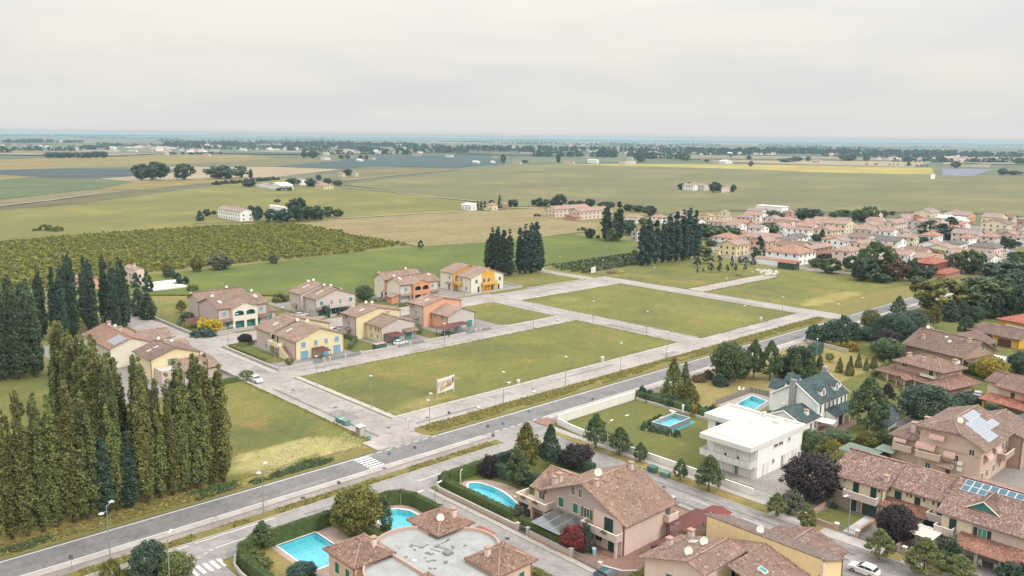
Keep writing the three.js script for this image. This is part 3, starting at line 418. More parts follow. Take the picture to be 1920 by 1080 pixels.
  aerial(b, u, v, h = 2.4) { const y = this.yAt(b, u, v), m = part(b.roof, 'aerial', join([rod([0, 0, 0], [0, h, 0], 0.03), rod([-0.5, h - 0.2, 0], [0.5, h - 0.2, 0], 0.02), ...[-0.4, -0.15, 0.1, 0.35].map((x) => rod([x, h - 0.2, -0.3], [x, h - 0.2, 0.3], 0.012))]), M.metal); m.position.set(...this.L(u, v, y)); }
  solar(b, u, v, cols, rows, pw = 1.0, ph = 1.65, mat = panelMat, skip = () => false) {
    const y = this.yAt(b, u, v), ax = this.n, X = ax.e, Y = ax.n, Z = X.clone().cross(Y), q = new THREE.Matrix4().makeBasis(X, Y, Z), o = new THREE.Vector3(...this.L(u, v, y)).addScaledVector(Y, 0.2);
    for (let j = 0; j < rows; j++) for (let i = 0; i < cols; i++) { if (skip(i, j)) continue; const m = part(b.roof, 'solar_panel', cached('pv' + pw + ph, () => new GB().box(0, pw - 0.03, 0, 0.05, -(ph - 0.03), 0).build()), frameMat); m.quaternion.setFromRotationMatrix(q); m.position.copy(o).addScaledVector(X, i * pw).addScaledVector(Z, -j * ph); part(m, 'cells', cached('pc' + pw + ph, () => new GB().box(0.07, pw - 0.1, 0.05, 0.058, -(ph - 0.1), -0.07).build()), mat); }
  }
  box(name, u0, u1, v0, v1, y0, y1, mat, parent = this.o) { return part(parent, name, uvBox(new GB(), u0, u1, v0, v1, y0, y1, this.u, this.v).build(), mat); }
  canopy(name, u0, u1, v0, v1, y, mat, fall = 0.3, posts = true) { const g = new GB(), a = (u, v, q) => this.L(u, v, q), top = [a(u0, v0, y - fall), a(u1, v0, y - fall), a(u1, v1, y), a(u0, v1, y)], bot = top.map((q) => [q[0], q[1] - 0.08, q[2]]); g.poly(top); g.poly([...bot].reverse()); for (let k = 0; k < 4; k++) g.poly([bot[k], bot[(k + 1) % 4], top[(k + 1) % 4], top[k]]); const m = part(this.o, name, g.build(), mat); if (posts) for (const [u, v] of [[u0 + 0.2, v0 + 0.2], [u1 - 0.2, v0 + 0.2], [u0 + 0.2, v1 - 0.2], [u1 - 0.2, v1 - 0.2]]) part(m, 'post', rod(a(u, v, 0), a(u, v, y - fall), 0.06), M.metalDark); return m; }
  balcony(u0, u1, v0, v1, y, mat, h = 0.95, open = 'E') { const g = new GB(), B = (a, b, c, d, e, f) => uvBox(g, a, b, c, d, e, f, this.u, this.v); B(u0, u1, v0, v1, y - 0.2, y); const t = 0.14; if (open !== 'W') B(u0, u0 + t, v0, v1, y, y + h); if (open !== 'E') B(u1 - t, u1, v0, v1, y, y + h); if (open !== 'S') B(u0 + t, u1 - (open === 'E' ? 0 : t), v0, v0 + t, y, y + h); if (open !== 'N') B(u0 + t, u1 - (open === 'E' ? 0 : t), v1 - t, v1, y, y + h); const m = part(this.o, 'balcony', g.build(), mat); const c = new GB(); if (open !== 'W') uvBox(c, u0 - 0.04, u0 + t + 0.04, v0 - 0.04, v1 + 0.04, y + h, y + h + 0.06, this.u, this.v); if (open !== 'S') uvBox(c, u0 + t + 0.04, u1, v0 - 0.04, v0 + t + 0.04, y + h, y + h + 0.06, this.u, this.v); if (open !== 'N') uvBox(c, u0 + t + 0.04, u1, v1 - t - 0.04, v1 + 0.04, y + h, y + h + 0.06, this.u, this.v); part(m, 'coping', c.build(), M.cream); return m; }
}
const dishMat = std([0.74, 0.70, 0.62], { roughness: 0.6, side: THREE.DoubleSide }), skyPane = std([0.5, 0.5, 0.5], { roughness: 0.15 }), frameMat = std([0.62, 0.64, 0.66], { metalness: 0.4, roughness: 0.4 }), panelMat = std([0.30, 0.33, 0.40], { roughness: 0.2 }), panelBlue = std([0.05, 0.12, 0.17], { roughness: 0.15 });

// ---- flat roofed villa with hipped corner towers ----
{
  const H = new House('flat_roofed_villa', 'peach villa with flat grey roof and tiled hipped corner towers', 54.8, 73);
  const arc = (cu, cv, r, a0, a1, n) => Array.from({ length: n + 1 }, (_, k) => [cu + r * Math.cos((a0 + (a1 - a0) * k / n) * D2R), cv + r * Math.sin((a0 + (a1 - a0) * k / n) * D2R)]);
  const pts = [[60.2, 88], [60.2, 73], [66.8, 73], [66.8, 79], ...arc(68.5, 82.4, 5.4, -48, 48, 12), [67.8, 88], ...arc(64, 86.6, 5.5, 45, 135, 12)].reverse();
  const west = [...arc(59.6, 82.5, 5.2, 130, 230, 12), [60.2, 78], [60.2, 87]];
  const rim = (P, name) => { const q = P.map((p) => H.L(p[0], p[1], 0)), s = new THREE.Shape(P.map((p) => new THREE.Vector2(p[0] - H.u, p[1] - H.v))), g = new THREE.ExtrudeGeometry(s, { depth: 5.35, bevelEnabled: false }); g.rotateX(-Math.PI / 2); part(H.o, 'wall', g, wallMat(W.peach)); const inn = new THREE.ExtrudeGeometry(s, { depth: 0.06, bevelEnabled: false }); inn.rotateX(-Math.PI / 2); inn.translate(0, 5.36, 0); const rf = part(H.o, 'flat_roof', inn, flatMat); const k = new GB(); for (let i = 0; i < q.length; i++) { const a = q[i], b = q[(i + 1) % q.length]; const d = [b[0] - a[0], b[2] - a[2]], l = Math.hypot(...d) || 1, n = [d[1] / l * 0.22, -d[0] / l * 0.22]; const A = [a[0] - n[0], a[2] - n[1]], B = [b[0] - n[0], b[2] - n[1]]; if (Math.abs(d[1]) > 5 && name === 'w') continue; for (const y of [5.9]) { k.poly([[a[0], y, a[2]], [b[0], y, b[2]], [B[0], y, B[1]], [A[0], y, A[1]]]); k.poly([[a[0], 5.3, a[2]], [b[0], 5.3, b[2]], [b[0], y, b[2]], [a[0], y, a[2]]]); k.poly([[B[0], 5.3, B[1]], [A[0], 5.3, A[1]], [A[0], y, A[1]], [B[0], y, B[1]]]); } } k.hasC = false; part(H.o, 'parapet', k.build(), parMat); return rf; };
  const stainMat = std([0.22, 0.22, 0.22], { map: T_conc }), flatMat = std([0.46, 0.48, 0.49], { map: rep(T_conc, 9), roughness: 0.75 }), parMat = std([0.50, 0.36, 0.30], { side: THREE.DoubleSide });
  const rf = rim(pts, 'm'); rim(west, 'w');
  for (const [u0, u1, v0, v1] of [[54.8, 60.3, 86.8, 93.1], [68.2, 73.8, 86.6, 92.8], [67, 72.9, 73, 78.5], [54.8, 60.3, 72.6, 78.8]]) {
    const b = H.block(u0, u1, v0, v1, 6.1, { wall: W.peach, roof: 'hip', rise: 1.35, over: 0.55, rc: [0.30, 0.195, 0.155] });
    H.chimney(b, u0 + (u0 < 60 ? 3.9 : u0 > 68 ? 3.9 : 1.2), v0 + (u0 < 60 || u0 > 68 ? 1.5 : 3.4), 0.62, 0.62, 1.1, W.pinkLt);
    if (u0 > 68) H.dish(b, u0 + 1.6, v0 + 1.6, 0.55, 0.5);
    H.win('W', b, v0 + 1.7, 3.3, 0.9, 1.5, 'shut', 'green'); H.win('W', b, v0 + 4.2, 3.3, 0.9, 1.5, 'shut', 'green'); H.win('S', b, u0 + 1.6, 3.3, 0.9, 1.5, 'shut', 'green'); H.win('S', b, u0 + 4, 3.3, 0.9, 1.5, 'shut', 'green'); H.win('W', b, v0 + 2.5, 0.4, 0.9, 2.1, 'win', 'green');
  }
  const sl = (u, v, w, d, t, hh = 0.25, m = M.metal) => { const q = part(rf, 'roof_hatch', boxG(-w / 2, w / 2, 0, hh, -d / 2, d / 2), m); q.position.set(...H.L(u, v, 5.42)); q.rotation.y = t; };
  sl(66.3, 82.2, 1.1, 1.0, 0, 0.3, std([0.20, 0.21, 0.22])); sl(64.6, 83.6, 0.5, 0.5, 0); sl(63.2, 82.2, 0.7, 0.35, 0); sl(61.8, 83.6, 0.4, 0.6, 0.5, 0.15, M.white);
  const strip = (a, b) => { const A = H.L(...a, 5.44), B = H.L(...b, 5.44); part(rf, 'roof_seam', rod(A, B, 0.045), M.metalDark); };
  strip([64.2, 87.6], [64.8, 85.6]); strip([64.3, 85.9], [66, 86]); strip([65.4, 84.9], [65.8, 83.2]); strip([66.3, 84.8], [67.2, 82.8]); strip([67.4, 85], [69, 85.1]);
  for (let k = 0; k < 26; k++) { const q = part(rf, 'roof_stain', mv(new THREE.CircleGeometry(0.12 + 0.3 * RND(), 7), 0, 0, 0, -Math.PI / 2), stainMat); q.scale.set(0.4 + 1.2 * RND(), 1, 0.4 + RND()); q.rotation.y = RND() * 3; q.position.set(...H.L(61.5 + RND() * 8, 79.5 + RND() * 10, 5.428 + k * 0.0006)); }
}
// ---- pink house with the big tiled gable ----
{
  const H = new House('gabled_house', 'pink two-storey house with broad clay tile gable and green shutters', 91.4, 72.6), c = [0.325, 0.225, 0.18];
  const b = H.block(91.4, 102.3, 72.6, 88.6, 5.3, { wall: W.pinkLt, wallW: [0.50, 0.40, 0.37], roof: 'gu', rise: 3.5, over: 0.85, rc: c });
  const n = H.block(92.2, 100.5, 86, 92, 4.6, { wall: W.pinkLt, roof: 'gv', rise: 2.0, over: 0.6, rc: c });
  H.box('wall', 91.1, 91.38, 72.9, 78.4, 0, 5.4, wallMat(W.pinkLt));
  H.win('W', b, 85.3, 3.4, 1, 1.5, 'shut', 'green'); H.win('W', b, 82.3, 3.4, 1, 1.5, 'shut', 'green'); H.win('W', b, 80, 3.4, 1, 1.5, 'open', 'green'); H.win('W', b, 82.9, 6.2, 0.6, 1.3, 'win', 'brown'); H.win('W', b, 81.4, 6.2, 0.6, 1.3, 'win', 'brown');
  const fb = { ...b, u0: 91.1 }; H.win('W', fb, 75.4, 2.75, 1.7, 2.3, 'shut', 'dark'); H.win('W', fb, 74.6, 0, 1.6, 2.3, 'garage', 'dark'); H.win('W', fb, 77.2, 0.9, 1.1, 1.1, 'win');
  for (const v of [84.6, 87]) H.win('W', b, v, 0.2, 1.2, 2.2, 'win');
  H.balcony(89.6, 91.1, 72.7, 79.6, 2.7, wallMat(W.pink)); H.box('post', 89.7, 90.05, 72.8, 73.15, 0, 2.5, wallMat(W.pink)); H.balcony(89.4, 92.2, 86.9, 93.4, 2.7, wallMat(W.pink));
  for (const [u, v] of [[89.6, 92.9], [89.6, 89.9], [89.6, 87.2]]) H.box('post', u, u + 0.35, v, v + 0.35, 0, 2.5, wallMat([0.55, 0.46, 0.36]));
  H.win('W', n, 90.3, 2.8, 1.2, 1.6, 'win'); H.win('S', b, 101.4, 2.9, 0.9, 2, 'win', 'brown'); H.balcony(100.6, 103.1, 71.6, 72.6, 2.7, wallMat(W.pinkLt), 0.95, 'N');
  for (const [u, v] of [[93.2, 88.4], [94, 88.2]]) H.chimney(n, u, v, 0.8, 0.8, 1.7, W.pink);
  H.chimney(b, 92.6, 79.3, 0.6, 0.6, 1.1, W.pink); H.chimney(b, 101.4, 79.8, 0.6, 0.6, 1.1, W.pink); H.dish(b, 94.2, 80.4, 0.62, 1.1);
  for (const [u, v] of [[97.2, 79.2], [97.5, 78.9], [94.6, 79.2], [95, 79], [93.4, 76.6], [99.6, 77.2], [98.6, 80.2]]) H.vent(b, u, v);
  const pg = part(H.o, 'pergola', rod(H.L(85.4, 79.9, 2.52), H.L(85.4, 85.9, 2.52), 0.06), M.metalDark); for (const [u, v] of [[85.6, 80], [85.6, 85.4], [90.8, 80.1], [90.8, 85.8]]) part(pg, 'post', rod(H.L(u, v, 0), H.L(u, v, u > 88 ? 2.95 : 2.55), 0.06), M.metalDark);
  const pm = new THREE.MeshPhysicalMaterial({ color: lin(0.10, 0.115, 0.12), roughness: 0.18, clearcoat: 1 });
  for (let k = 0; k < 3; k++) { const v0 = 80 + k * 1.95, g = new GB(), A = H.L(85.3, v0, 2.6), B = H.L(85.3, v0 + 1.88, 2.6), C = H.L(91, v0 + 1.88, 3.05), D = H.L(91, v0, 3.05); g.poly([A, D, C, B]); g.poly([B, C, D, A].map((q) => [q[0], q[1] - 0.05, q[2]])); part(pg, 'pergola_panel', g.build(), pm); part(pg, 'pergola_rail', rod(B, C, 0.05), M.metal); }
}
// red tin shelters beside the pink house
function shelter(lab, u0, u1, v0, v1, y, m = M.canopyRed, rise = 0.35, cat = 'shelter', ridge = 'u', back) {
  const o = thing('carport', lab, cat, u0, v0), g = [], um = (u1 - u0) / 2, vm = (v1 - v0) / 2, pl = roofPlanes(ridge === 'u' ? 'gu' : ridge === 'v' ? 'gv' : ridge, 0, u1 - u0, 0, v1 - v0, y, rise, 0.15);
  part(o, 'roof', slabG(pl, 0.07), m); for (const [a, b] of [[0.1, 0.1], [u1 - u0 - 0.1, 0.1], [0.1, v1 - v0 - 0.1], [u1 - u0 - 0.1, v1 - v0 - 0.1]]) part(o, 'post', rod([a, 0, -b], [a, y - 0.02, -b], 0.07), M.metalDark);
  if (back) part(o, 'side_panel', boxG(0.1, u1 - u0 - 0.1, 0, y * 0.8, -(v1 - v0), -(v1 - v0) + 0.06), back); return o;
}
shelter('long dark red shelter beside the pink house wall', 100.2, 108, 68.4, 71.8, 2.5); shelter('red roofed wood shed below the pink house', 93.4, 98.6, 66.2, 69.4, 2.3, M.canopyRed, 0.6, 'shed', 'u', M.metalDark); shelter('small red shelter by the grey gate', 108.4, 111, 67.4, 70.8, 2.5, std([0.19, 0.05, 0.045]));
// ---- golden terrace of three houses ----
{
  const TG = [0.84, 0.66, 0.38], H = new House('terrace_house', 'golden terrace with stepped clay roofs and satellite dishes', 85, 45), c = [0.30, 0.205, 0.17];
  const b = H.block(85, 93.2, 54.8, 64, 5.5, { wall: W.pinkLt, wallS: TG, roof: 'custom', rc: [0.31, 0.215, 0.175], planes: [[[93.6, 64.7, 5.4], [84.2, 64.7, 5.4], [84.2, 57, 7.75], [93.6, 57, 7.75]], [[84.2, 54.3, 6.9], [93.6, 54.3, 6.9], [93.6, 57, 7.75], [84.2, 57, 7.75]]] });
  const gw = new GB(); gw.poly([H.L(85.02, 64, 5.4), H.L(85.02, 54.8, 5.4), H.L(85.02, 54.8, 6.95), H.L(85.02, 57, 7.65), H.L(85.02, 64, 5.6)]); gw.poly([H.L(85, 54.82, 5.4), H.L(93.2, 54.82, 5.4), H.L(93.2, 54.82, 7), H.L(85, 54.82, 7)]); part(H.o, 'gable', gw.build(), wallMat(W.pinkLt));
  const d = H.block(88.4, 97, 42, 56.6, 4.4, { wall: TG, roof: 'custom', rc: c, planes: [[[88, 41.5, 3.6], [97, 41.5, 3.6], [97, 53.4, 7.2], [88, 53.4, 7.2]], [[97, 60, 5.6], [93.4, 60, 5.6], [93.4, 53.4, 7.2], [97, 53.4, 7.2]]] });
  const e = H.block(97, 103, 45.6, 62.6, 6.0, { wall: TG, roof: 'fE', rise: 2.0, over: 0.5, rc: [0.22, 0.17, 0.15] });
  const f = H.block(103.2, 108, 47.8, 57.5, 4.6, { wall: W.pinkLt, roof: 'gu', rise: 1.4, over: 0.5, rc: [0.27, 0.19, 0.165] });
  H.box('pilaster', 96.9, 97.3, 45.3, 45.6, 0, 7.6, wallMat(W.pinkLt));
  H.chimney(b, 89.2, 63.2, 0.7, 0.7, 1.1, W.pink); H.chimney(b, 93, 62.4, 0.7, 0.7, 1.1, W.pink); H.dish(b, 86.6, 58.4, 0.58, 0.6); H.dish(b, 90.6, 58.8, 0.58, 0.6); H.dish(e, 98.8, 55.4, 0.55, 0.6);
  for (const [u, v] of [[87, 63], [87.5, 62.6], [91.5, 62.6]]) H.vent(b, u, v); for (const [u, v] of [[94.5, 50], [93.3, 48.6]]) H.vent(d, u, v);
  H.skylight(b, 91.2, 60.8, 0.8, 1.1); H.skylight(d, 91.6, 50.6, 0.9, 1.2).children[0].material = SH.teal;
  H.win('S', { ...b, v0: 54.8 }, 91.6, 3.6, 0.9, 1.9, 'shut', 'dark'); H.win('W', b, 60, 3.2, 1, 1.4, 'shut', 'green'); H.win('W', b, 57, 3.2, 1, 1.4, 'shut', 'green'); H.win('W', e, 47, 2.5, 0.7, 2.8, 'shut', 'brown');
  H.aerial(b, 92, 64, 2.6);
}
// ---- cream row house ----
{
  const H = new House('row_house', 'long cream row house with speckled clay roof and dark green shutters', 131.6, 31), c = [0.285, 0.19, 0.165];
  const a = H.block(131.6, 144.4, 52.7, 60.8, 5.5, { wall: W.cream, roof: 'gv', rise: 2.4, over: 0.7, rc: c, speck: 0.2 }), b = H.block(133.3, 143.4, 43, 52.65, 5.65, { wall: W.cream, roof: 'gv', rise: 2.2, over: 0.65, rc: c, speck: 0.2 }), d = H.block(129.2, 147, 31, 42.9, 5.6, { wall: W.pink, wallW: W.pink, roof: 'gv', rise: 2.75, over: 0.7, rc: c, speck: 0.2 });
  H.box('wall', 131.5, 131.59, 52.75, 60.75, 0, 2.5, wallMat([0.42, 0.33, 0.29])); H.box('wall', 131.0, 131.6, 40.6, 43.4, 0, 5.2, wallMat(W.cream)); H.box('wall', 129.1, 129.19, 38.6, 42.8, 2.7, 5.3, wallMat(W.cream));
  H.win('W', a, 57.1, 2.75, 1, 2.3, 'shut', 'dark'); H.win('W', a, 54.2, 2.75, 1, 2.2, 'shut', 'dark'); H.win('W', { ...a, u0: 131.5 }, 57.2, 0.05, 1.0, 2.2, 'door', 'dark'); H.win('W', { ...a, u0: 131.5 }, 54.6, 0, 2.4, 2.2, 'garage', 'dark');
  H.win('W', b, 51, 3.2, 1.1, 1.7, 'shut', 'dark'); H.win('W', b, 48, 3.2, 0.9, 1.7, 'shut', 'dark'); H.win('W', b, 44.4, 2.75, 1.2, 2.3, 'shut', 'dark'); H.win('W', b, 46.2, 0.05, 2.2, 2.3, 'garage', 'dark'); H.win('W', b, 50.8, 0.05, 2.2, 2.2, 'garage', 'dark');
  H.win('W', { ...d, u0: 129.1 }, 41.2, 2.75, 1, 2.2, 'shut', 'dark'); H.win('W', d, 37.2, 3.1, 1.1, 1.6, 'open', 'dark').children[0].material = SH.teal; H.win('S', d, 131, 3.1, 0.9, 1.5, 'open', 'teal');
  H.balcony(130.2, 131.6, 53.2, 58.6, 2.7, wallMat(W.pink)); H.balcony(127.8, 129.1, 40.8, 43.4, 2.7, wallMat(W.pink)); H.balcony(131.4, 133.3, 43.45, 45.9, 2.7, wallMat(W.pink));
  H.block(131.2, 133.2, 46, 52.6, 2.7, { roof: 'fW', rise: 0.75, over: 0.35, rc: [0.36, 0.19, 0.14], noWall: true }); H.block(126, 129.1, 31.6, 39.6, 2.5, { roof: 'fW', rise: 0.85, over: 0.4, rc: [0.36, 0.19, 0.14], noWall: true });
  H.block(126, 140, 28.6, 30.9, 2.5, { roof: 'fS', rise: 0.75, over: 0.4, rc: [0.36, 0.19, 0.14], noWall: true });
  for (const [u, v] of [[131.3, 52.4], [131.3, 46.2], [126, 33.4], [126, 36.6], [126, 39.2], [126, 29]]) H.box('post', u, u + 0.4, v, v + 0.4, 0, 2.6, wallMat(W.pink));
  for (const v of [59, 53.3, 52.3, 49.6, 49, 47, 45.6]) H.box('eave_bracket', v > 52.7 ? 131.35 : 133.05, v > 52.7 ? 131.6 : 133.3, v - 0.08, v + 0.08, 4.5, 5.3, M.gutter);
  H.chimney(a, 133, 52.9, 0.9, 0.7, 0.9, W.pink);
  H.solar(d, 136.2, 42.5, 12, 1, 1.18, 1.5, panelBlue); H.solar(d, 134.75, 42.5, 3, 1, 1.18, 1.5, panelBlue);
  const dm = H.block(131.6, 136, 35.9, 40.3, 6.35, { wall: SH.teal.color.toArray(), roof: 'gu', rise: 1.5, over: 0.25, rc: [0.24, 0.16, 0.14], y0: 5.9 });
  part(dm.roof, 'dormer_frame', join([rod(H.L(131.3, 35.8, 6.4), H.L(131.3, 38.1, 7.95), 0.1), rod(H.L(131.3, 40.4, 6.4), H.L(131.3, 38.1, 7.95), 0.1)]), M.cream);
  const aw = H.canopy('awning_frame', 124.2, 128.6, 42.1, 45.7, 2.75, std([0.1, 0.07, 0.05]), 0.05); for (let j = 0; j < 6; j++) for (let i = 0; i < 5; i++) { const q = part(aw, 'awning_panel', boxG(0, 0.8, 0, 0.05, -0.55, 0), M.cream); q.position.set(...H.L(124.25 + i * 0.86 + (j % 2) * 0.12, 42.1 + j * 0.6, 2.78)); }
}
// ---- brick apartment house with awnings ----
{
  const H = new House('apartment_house', 'brick apartment house with pink awnings and solar roof', 157.4, 46.8, { cat: 'apartment house' }), c = [0.285, 0.205, 0.175];
  const a = H.block(157.4, 172, 46.8, 57.4, 7, { wall: W.brickL, roof: 'custom', rc: c, planes: [[[156.6, 45.9, 6.85], [173, 45.9, 6.85], [173, 53, 10.2], [160.6, 53, 10.2], [156.6, 50.3, 8.9]], [[156.6, 58, 8.5], [156.6, 50.3, 8.9], [160.6, 53, 10.2]], [[173, 58.2, 8.4], [156.6, 58, 8.5], [160.6, 53, 10.2], [173, 53, 10.2]]] });
  H.box('wall', 157.45, 171.9, 50.2, 57.35, 7, 8.5, wallMat(W.brickL)); const gw = new GB(); gw.poly([H.L(157.42, 50.2, 7), H.L(157.42, 46.8, 7), H.L(157.42, 50.2, 8.6)]); part(H.o, 'gable', gw.build(), wallMat(W.brickL));
  const l = H.block(158.4, 168, 57.5, 62.6, 5.6, { wall: W.brickL, roof: 'hip', rise: 1.3, over: 0.7, rc: c }), r = H.block(172.1, 180, 44.5, 56, 6.2, { wall: W.brick, roof: 'gu', rise: 2.2, over: 0.6, rc: c });
  const awn = (face, u, v, y, w) => { const g = new THREE.CylinderGeometry(1, 1, w, 10, 1, true, 0, Math.PI / 2); g.rotateZ(Math.PI / 2); g.scale(1, 1.05, 1); const m = part(H.o, 'awning', g, awnMat); m.position.set(...H.L(u, v, y)); m.rotation.y = face === 'W' ? -Math.PI / 2 : 0; };
  const awnMat = std([0.60, 0.40, 0.36], { side: THREE.DoubleSide });
  awn('W', 158.4, 60.9, 4.4, 2.3); awn('W', 157.4, 56, 4.6, 3.4); awn('W', 157.4, 51.8, 4.2, 2); awn('W', 157.4, 54.2, 6.9, 2.6); awn('S', 160, 46.8, 4.6, 2.6); awn('S', 164.2, 46.8, 4.9, 2.4);
  H.balcony(156, 157.4, 53.2, 57.4, 3.3, wallMat(W.brickL)); H.balcony(157.2, 158.4, 58.6, 62, 3.1, wallMat(W.brickL)); H.balcony(166, 171, 45.4, 46.8, 3.2, wallMat(W.brick), 0.95, 'N');
  H.block(155.6, 157.3, 51, 53, 2.6, { roof: 'fW', rise: 0.5, over: 0.3, rc: c, noWall: true, tiles: false });
  for (const [v, y, t = 'win'] of [[48.4, 6.9], [55.5, 0.9], [52, 0.1, 'door'], [50.9, 3.6]]) H.win('W', a, v, Math.min(y, 5.4), 0.8, t === 'door' ? 2.1 : 1.1, t, 'brown'); for (const u of [158.6, 161.2, 164.6, 167.8]) H.win('S', a, u, 1, 0.9, 1.3, 'win'); for (const u of [168.6, 170.4]) H.win('S', a, u, 3.6, 0.9, 1.9, 'win');
  H.solar(a, 160.9, 48.4, 10, 1, 1.0, 1.6); H.solar(a, 161.2, 49.9, 7, 1, 1.0, 1.6); H.solar(a, 163.4, 51.3, 6, 1, 1.0, 1.6, panelMat);
  H.solar(a, 160.6, 46.9, 5, 1, 1.0, 1.6); H.dish(a, 160.9, 52, 0.62, 0.5); H.chimney(l, 159.8, 59.4, 0.9, 0.9, 1.7, W.pink); H.chimney(l, 163.8, 58.6, 0.9, 0.9, 2.2, W.pink); H.vent(a, 158.6, 54.6); H.vent(a, 159.6, 49); H.vent(a, 168.6, 48);
  H.dish(l, 158.2, 58, 0.01, 0.1); const ac = H.box('air_conditioner', 157, 157.4, 49.7, 50.5, 2.1, 2.8, M.white); const dd = H.box('air_conditioner', 157, 157.4, 49.7, 50.5, 3.2, 3.8, M.white);
  H.box('brick_band', 157.3, 157.39, 46.9, 57.3, 5.35, 5.5, wallMat(W.brick));
}
// ---- white modern house ----
{
  const H = new House('modern_house', 'white flat roofed modern house with balcony', 130.6, 75), w = wallMat(W.white), fas = std([0.68, 0.67, 0.645]);
  H.block(130.6, 147.2, 75, 85, 6, { wall: W.white, roof: 'none' }); H.block(139.6, 147.2, 85.02, 91, 6, { wall: W.white, roof: 'none' });
  const L1 = [[128.2, 74.6], [147.6, 74.6], [147.6, 91.4], [138.6, 91.4], [138.6, 85.3], [128.2, 85.3]], ins = [[128.6, 75], [147.2, 75], [147.2, 91], [139, 91], [139, 84.9], [128.6, 84.9]];
  const sh = (P, holes, d) => { const s = new THREE.Shape(P.map((p) => new THREE.Vector2(p[0] - H.u, p[1] - H.v))); if (holes) s.holes.push(new THREE.Path(holes.map((p) => new THREE.Vector2(p[0] - H.u, p[1] - H.v)))); const g = new THREE.ExtrudeGeometry(s, { depth: d, bevelEnabled: false }); g.rotateX(-Math.PI / 2); return g; };
  const roof = part(H.o, 'roof', sh(ins, null, 0.35).translate(0, 6.0, 0), std([0.60, 0.585, 0.54], { map: rep(T_plaster, 9) })); part(H.o, 'fascia', sh(L1, ins, 0.92).translate(0, 5.8, 0), fas);
  for (const [a, b, c, d, h] of [[131, 131.25, 77, 84.6, 0.14], [132, 146.8, 77.9, 78.1, 0.12], [140, 146, 76, 76.2, 0.16], [144.4, 146.8, 78.6, 79.8, 0.5], [139.6, 146, 85.2, 85.4, 0.1], [141, 144, 82, 82.7, 0.22], [146.2, 146.9, 82.6, 83.2, 0.9]]) H.box('roof_upstand', a, b, c, d, 6.36, 6.36 + h, fas, roof);
  const rl = std([0.66, 0.67, 0.68], { roughness: 0.4 }), bal = H.box('balcony', 128.3, 130.6, 74.7, 85.2, 2.65, 2.9, fas); H.box('balcony_rail', 128.3, 128.36, 74.7, 85.2, 2.92, 3.8, rl, bal); H.box('balcony_rail', 128.4, 130.6, 74.7, 74.76, 2.92, 3.8, rl, bal); H.box('balcony_rail', 128.4, 130.6, 85.14, 85.2, 2.92, 3.8, rl, bal); for (let v = 75.6; v < 85; v += 1.2) part(bal, 'rail_post', rod(H.L(128.26, v, 2.9), H.L(128.26, v, 3.85), 0.025), M.metal);
  const b = { u0: 130.6, u1: 147.2, v0: 75, v1: 85 };
  for (const v of [77.2, 79.8, 82.4]) H.win('W', b, v, 2.95, 2, 2.5, 'garage', 'white'); for (const v of [79, 81.6]) H.win('W', b, v - 0.3, 2.95, 0.8, 0.5, 'win'); for (const v of [77, 80.4, 83.4]) H.win('W', b, v, 0.05, 2.2, 2.4, 'garage', 'white'); H.win('W', b, 78.7, 0.05, 0.5, 2.4, 'win');
  for (const u of [137.4, 139.2]) H.win('S', b, u, 4.6, 1.3, 0.5, 'win'); H.win('S', b, 142.2, 4.7, 0.6, 0.5, 'win'); H.win('S', b, 136.8, 1.7, 0.6, 0.7, 'win'); for (const u of [134.2, 141.6, 144.4]) H.win('S', b, u, 0.05, 1.6, 2.2, 'garage', 'white'); H.win('S', b, 140, 0.05, 0.5, 2.2, 'win');
  part(H.o, 'downpipe', rod(H.L(130.9, 74.9, 0), H.L(130.9, 74.9, 5.8), 0.06), M.metal); H.win('W', { u0: 139.6 }, 88, 3.2, 2.4, 2, 'win');
}
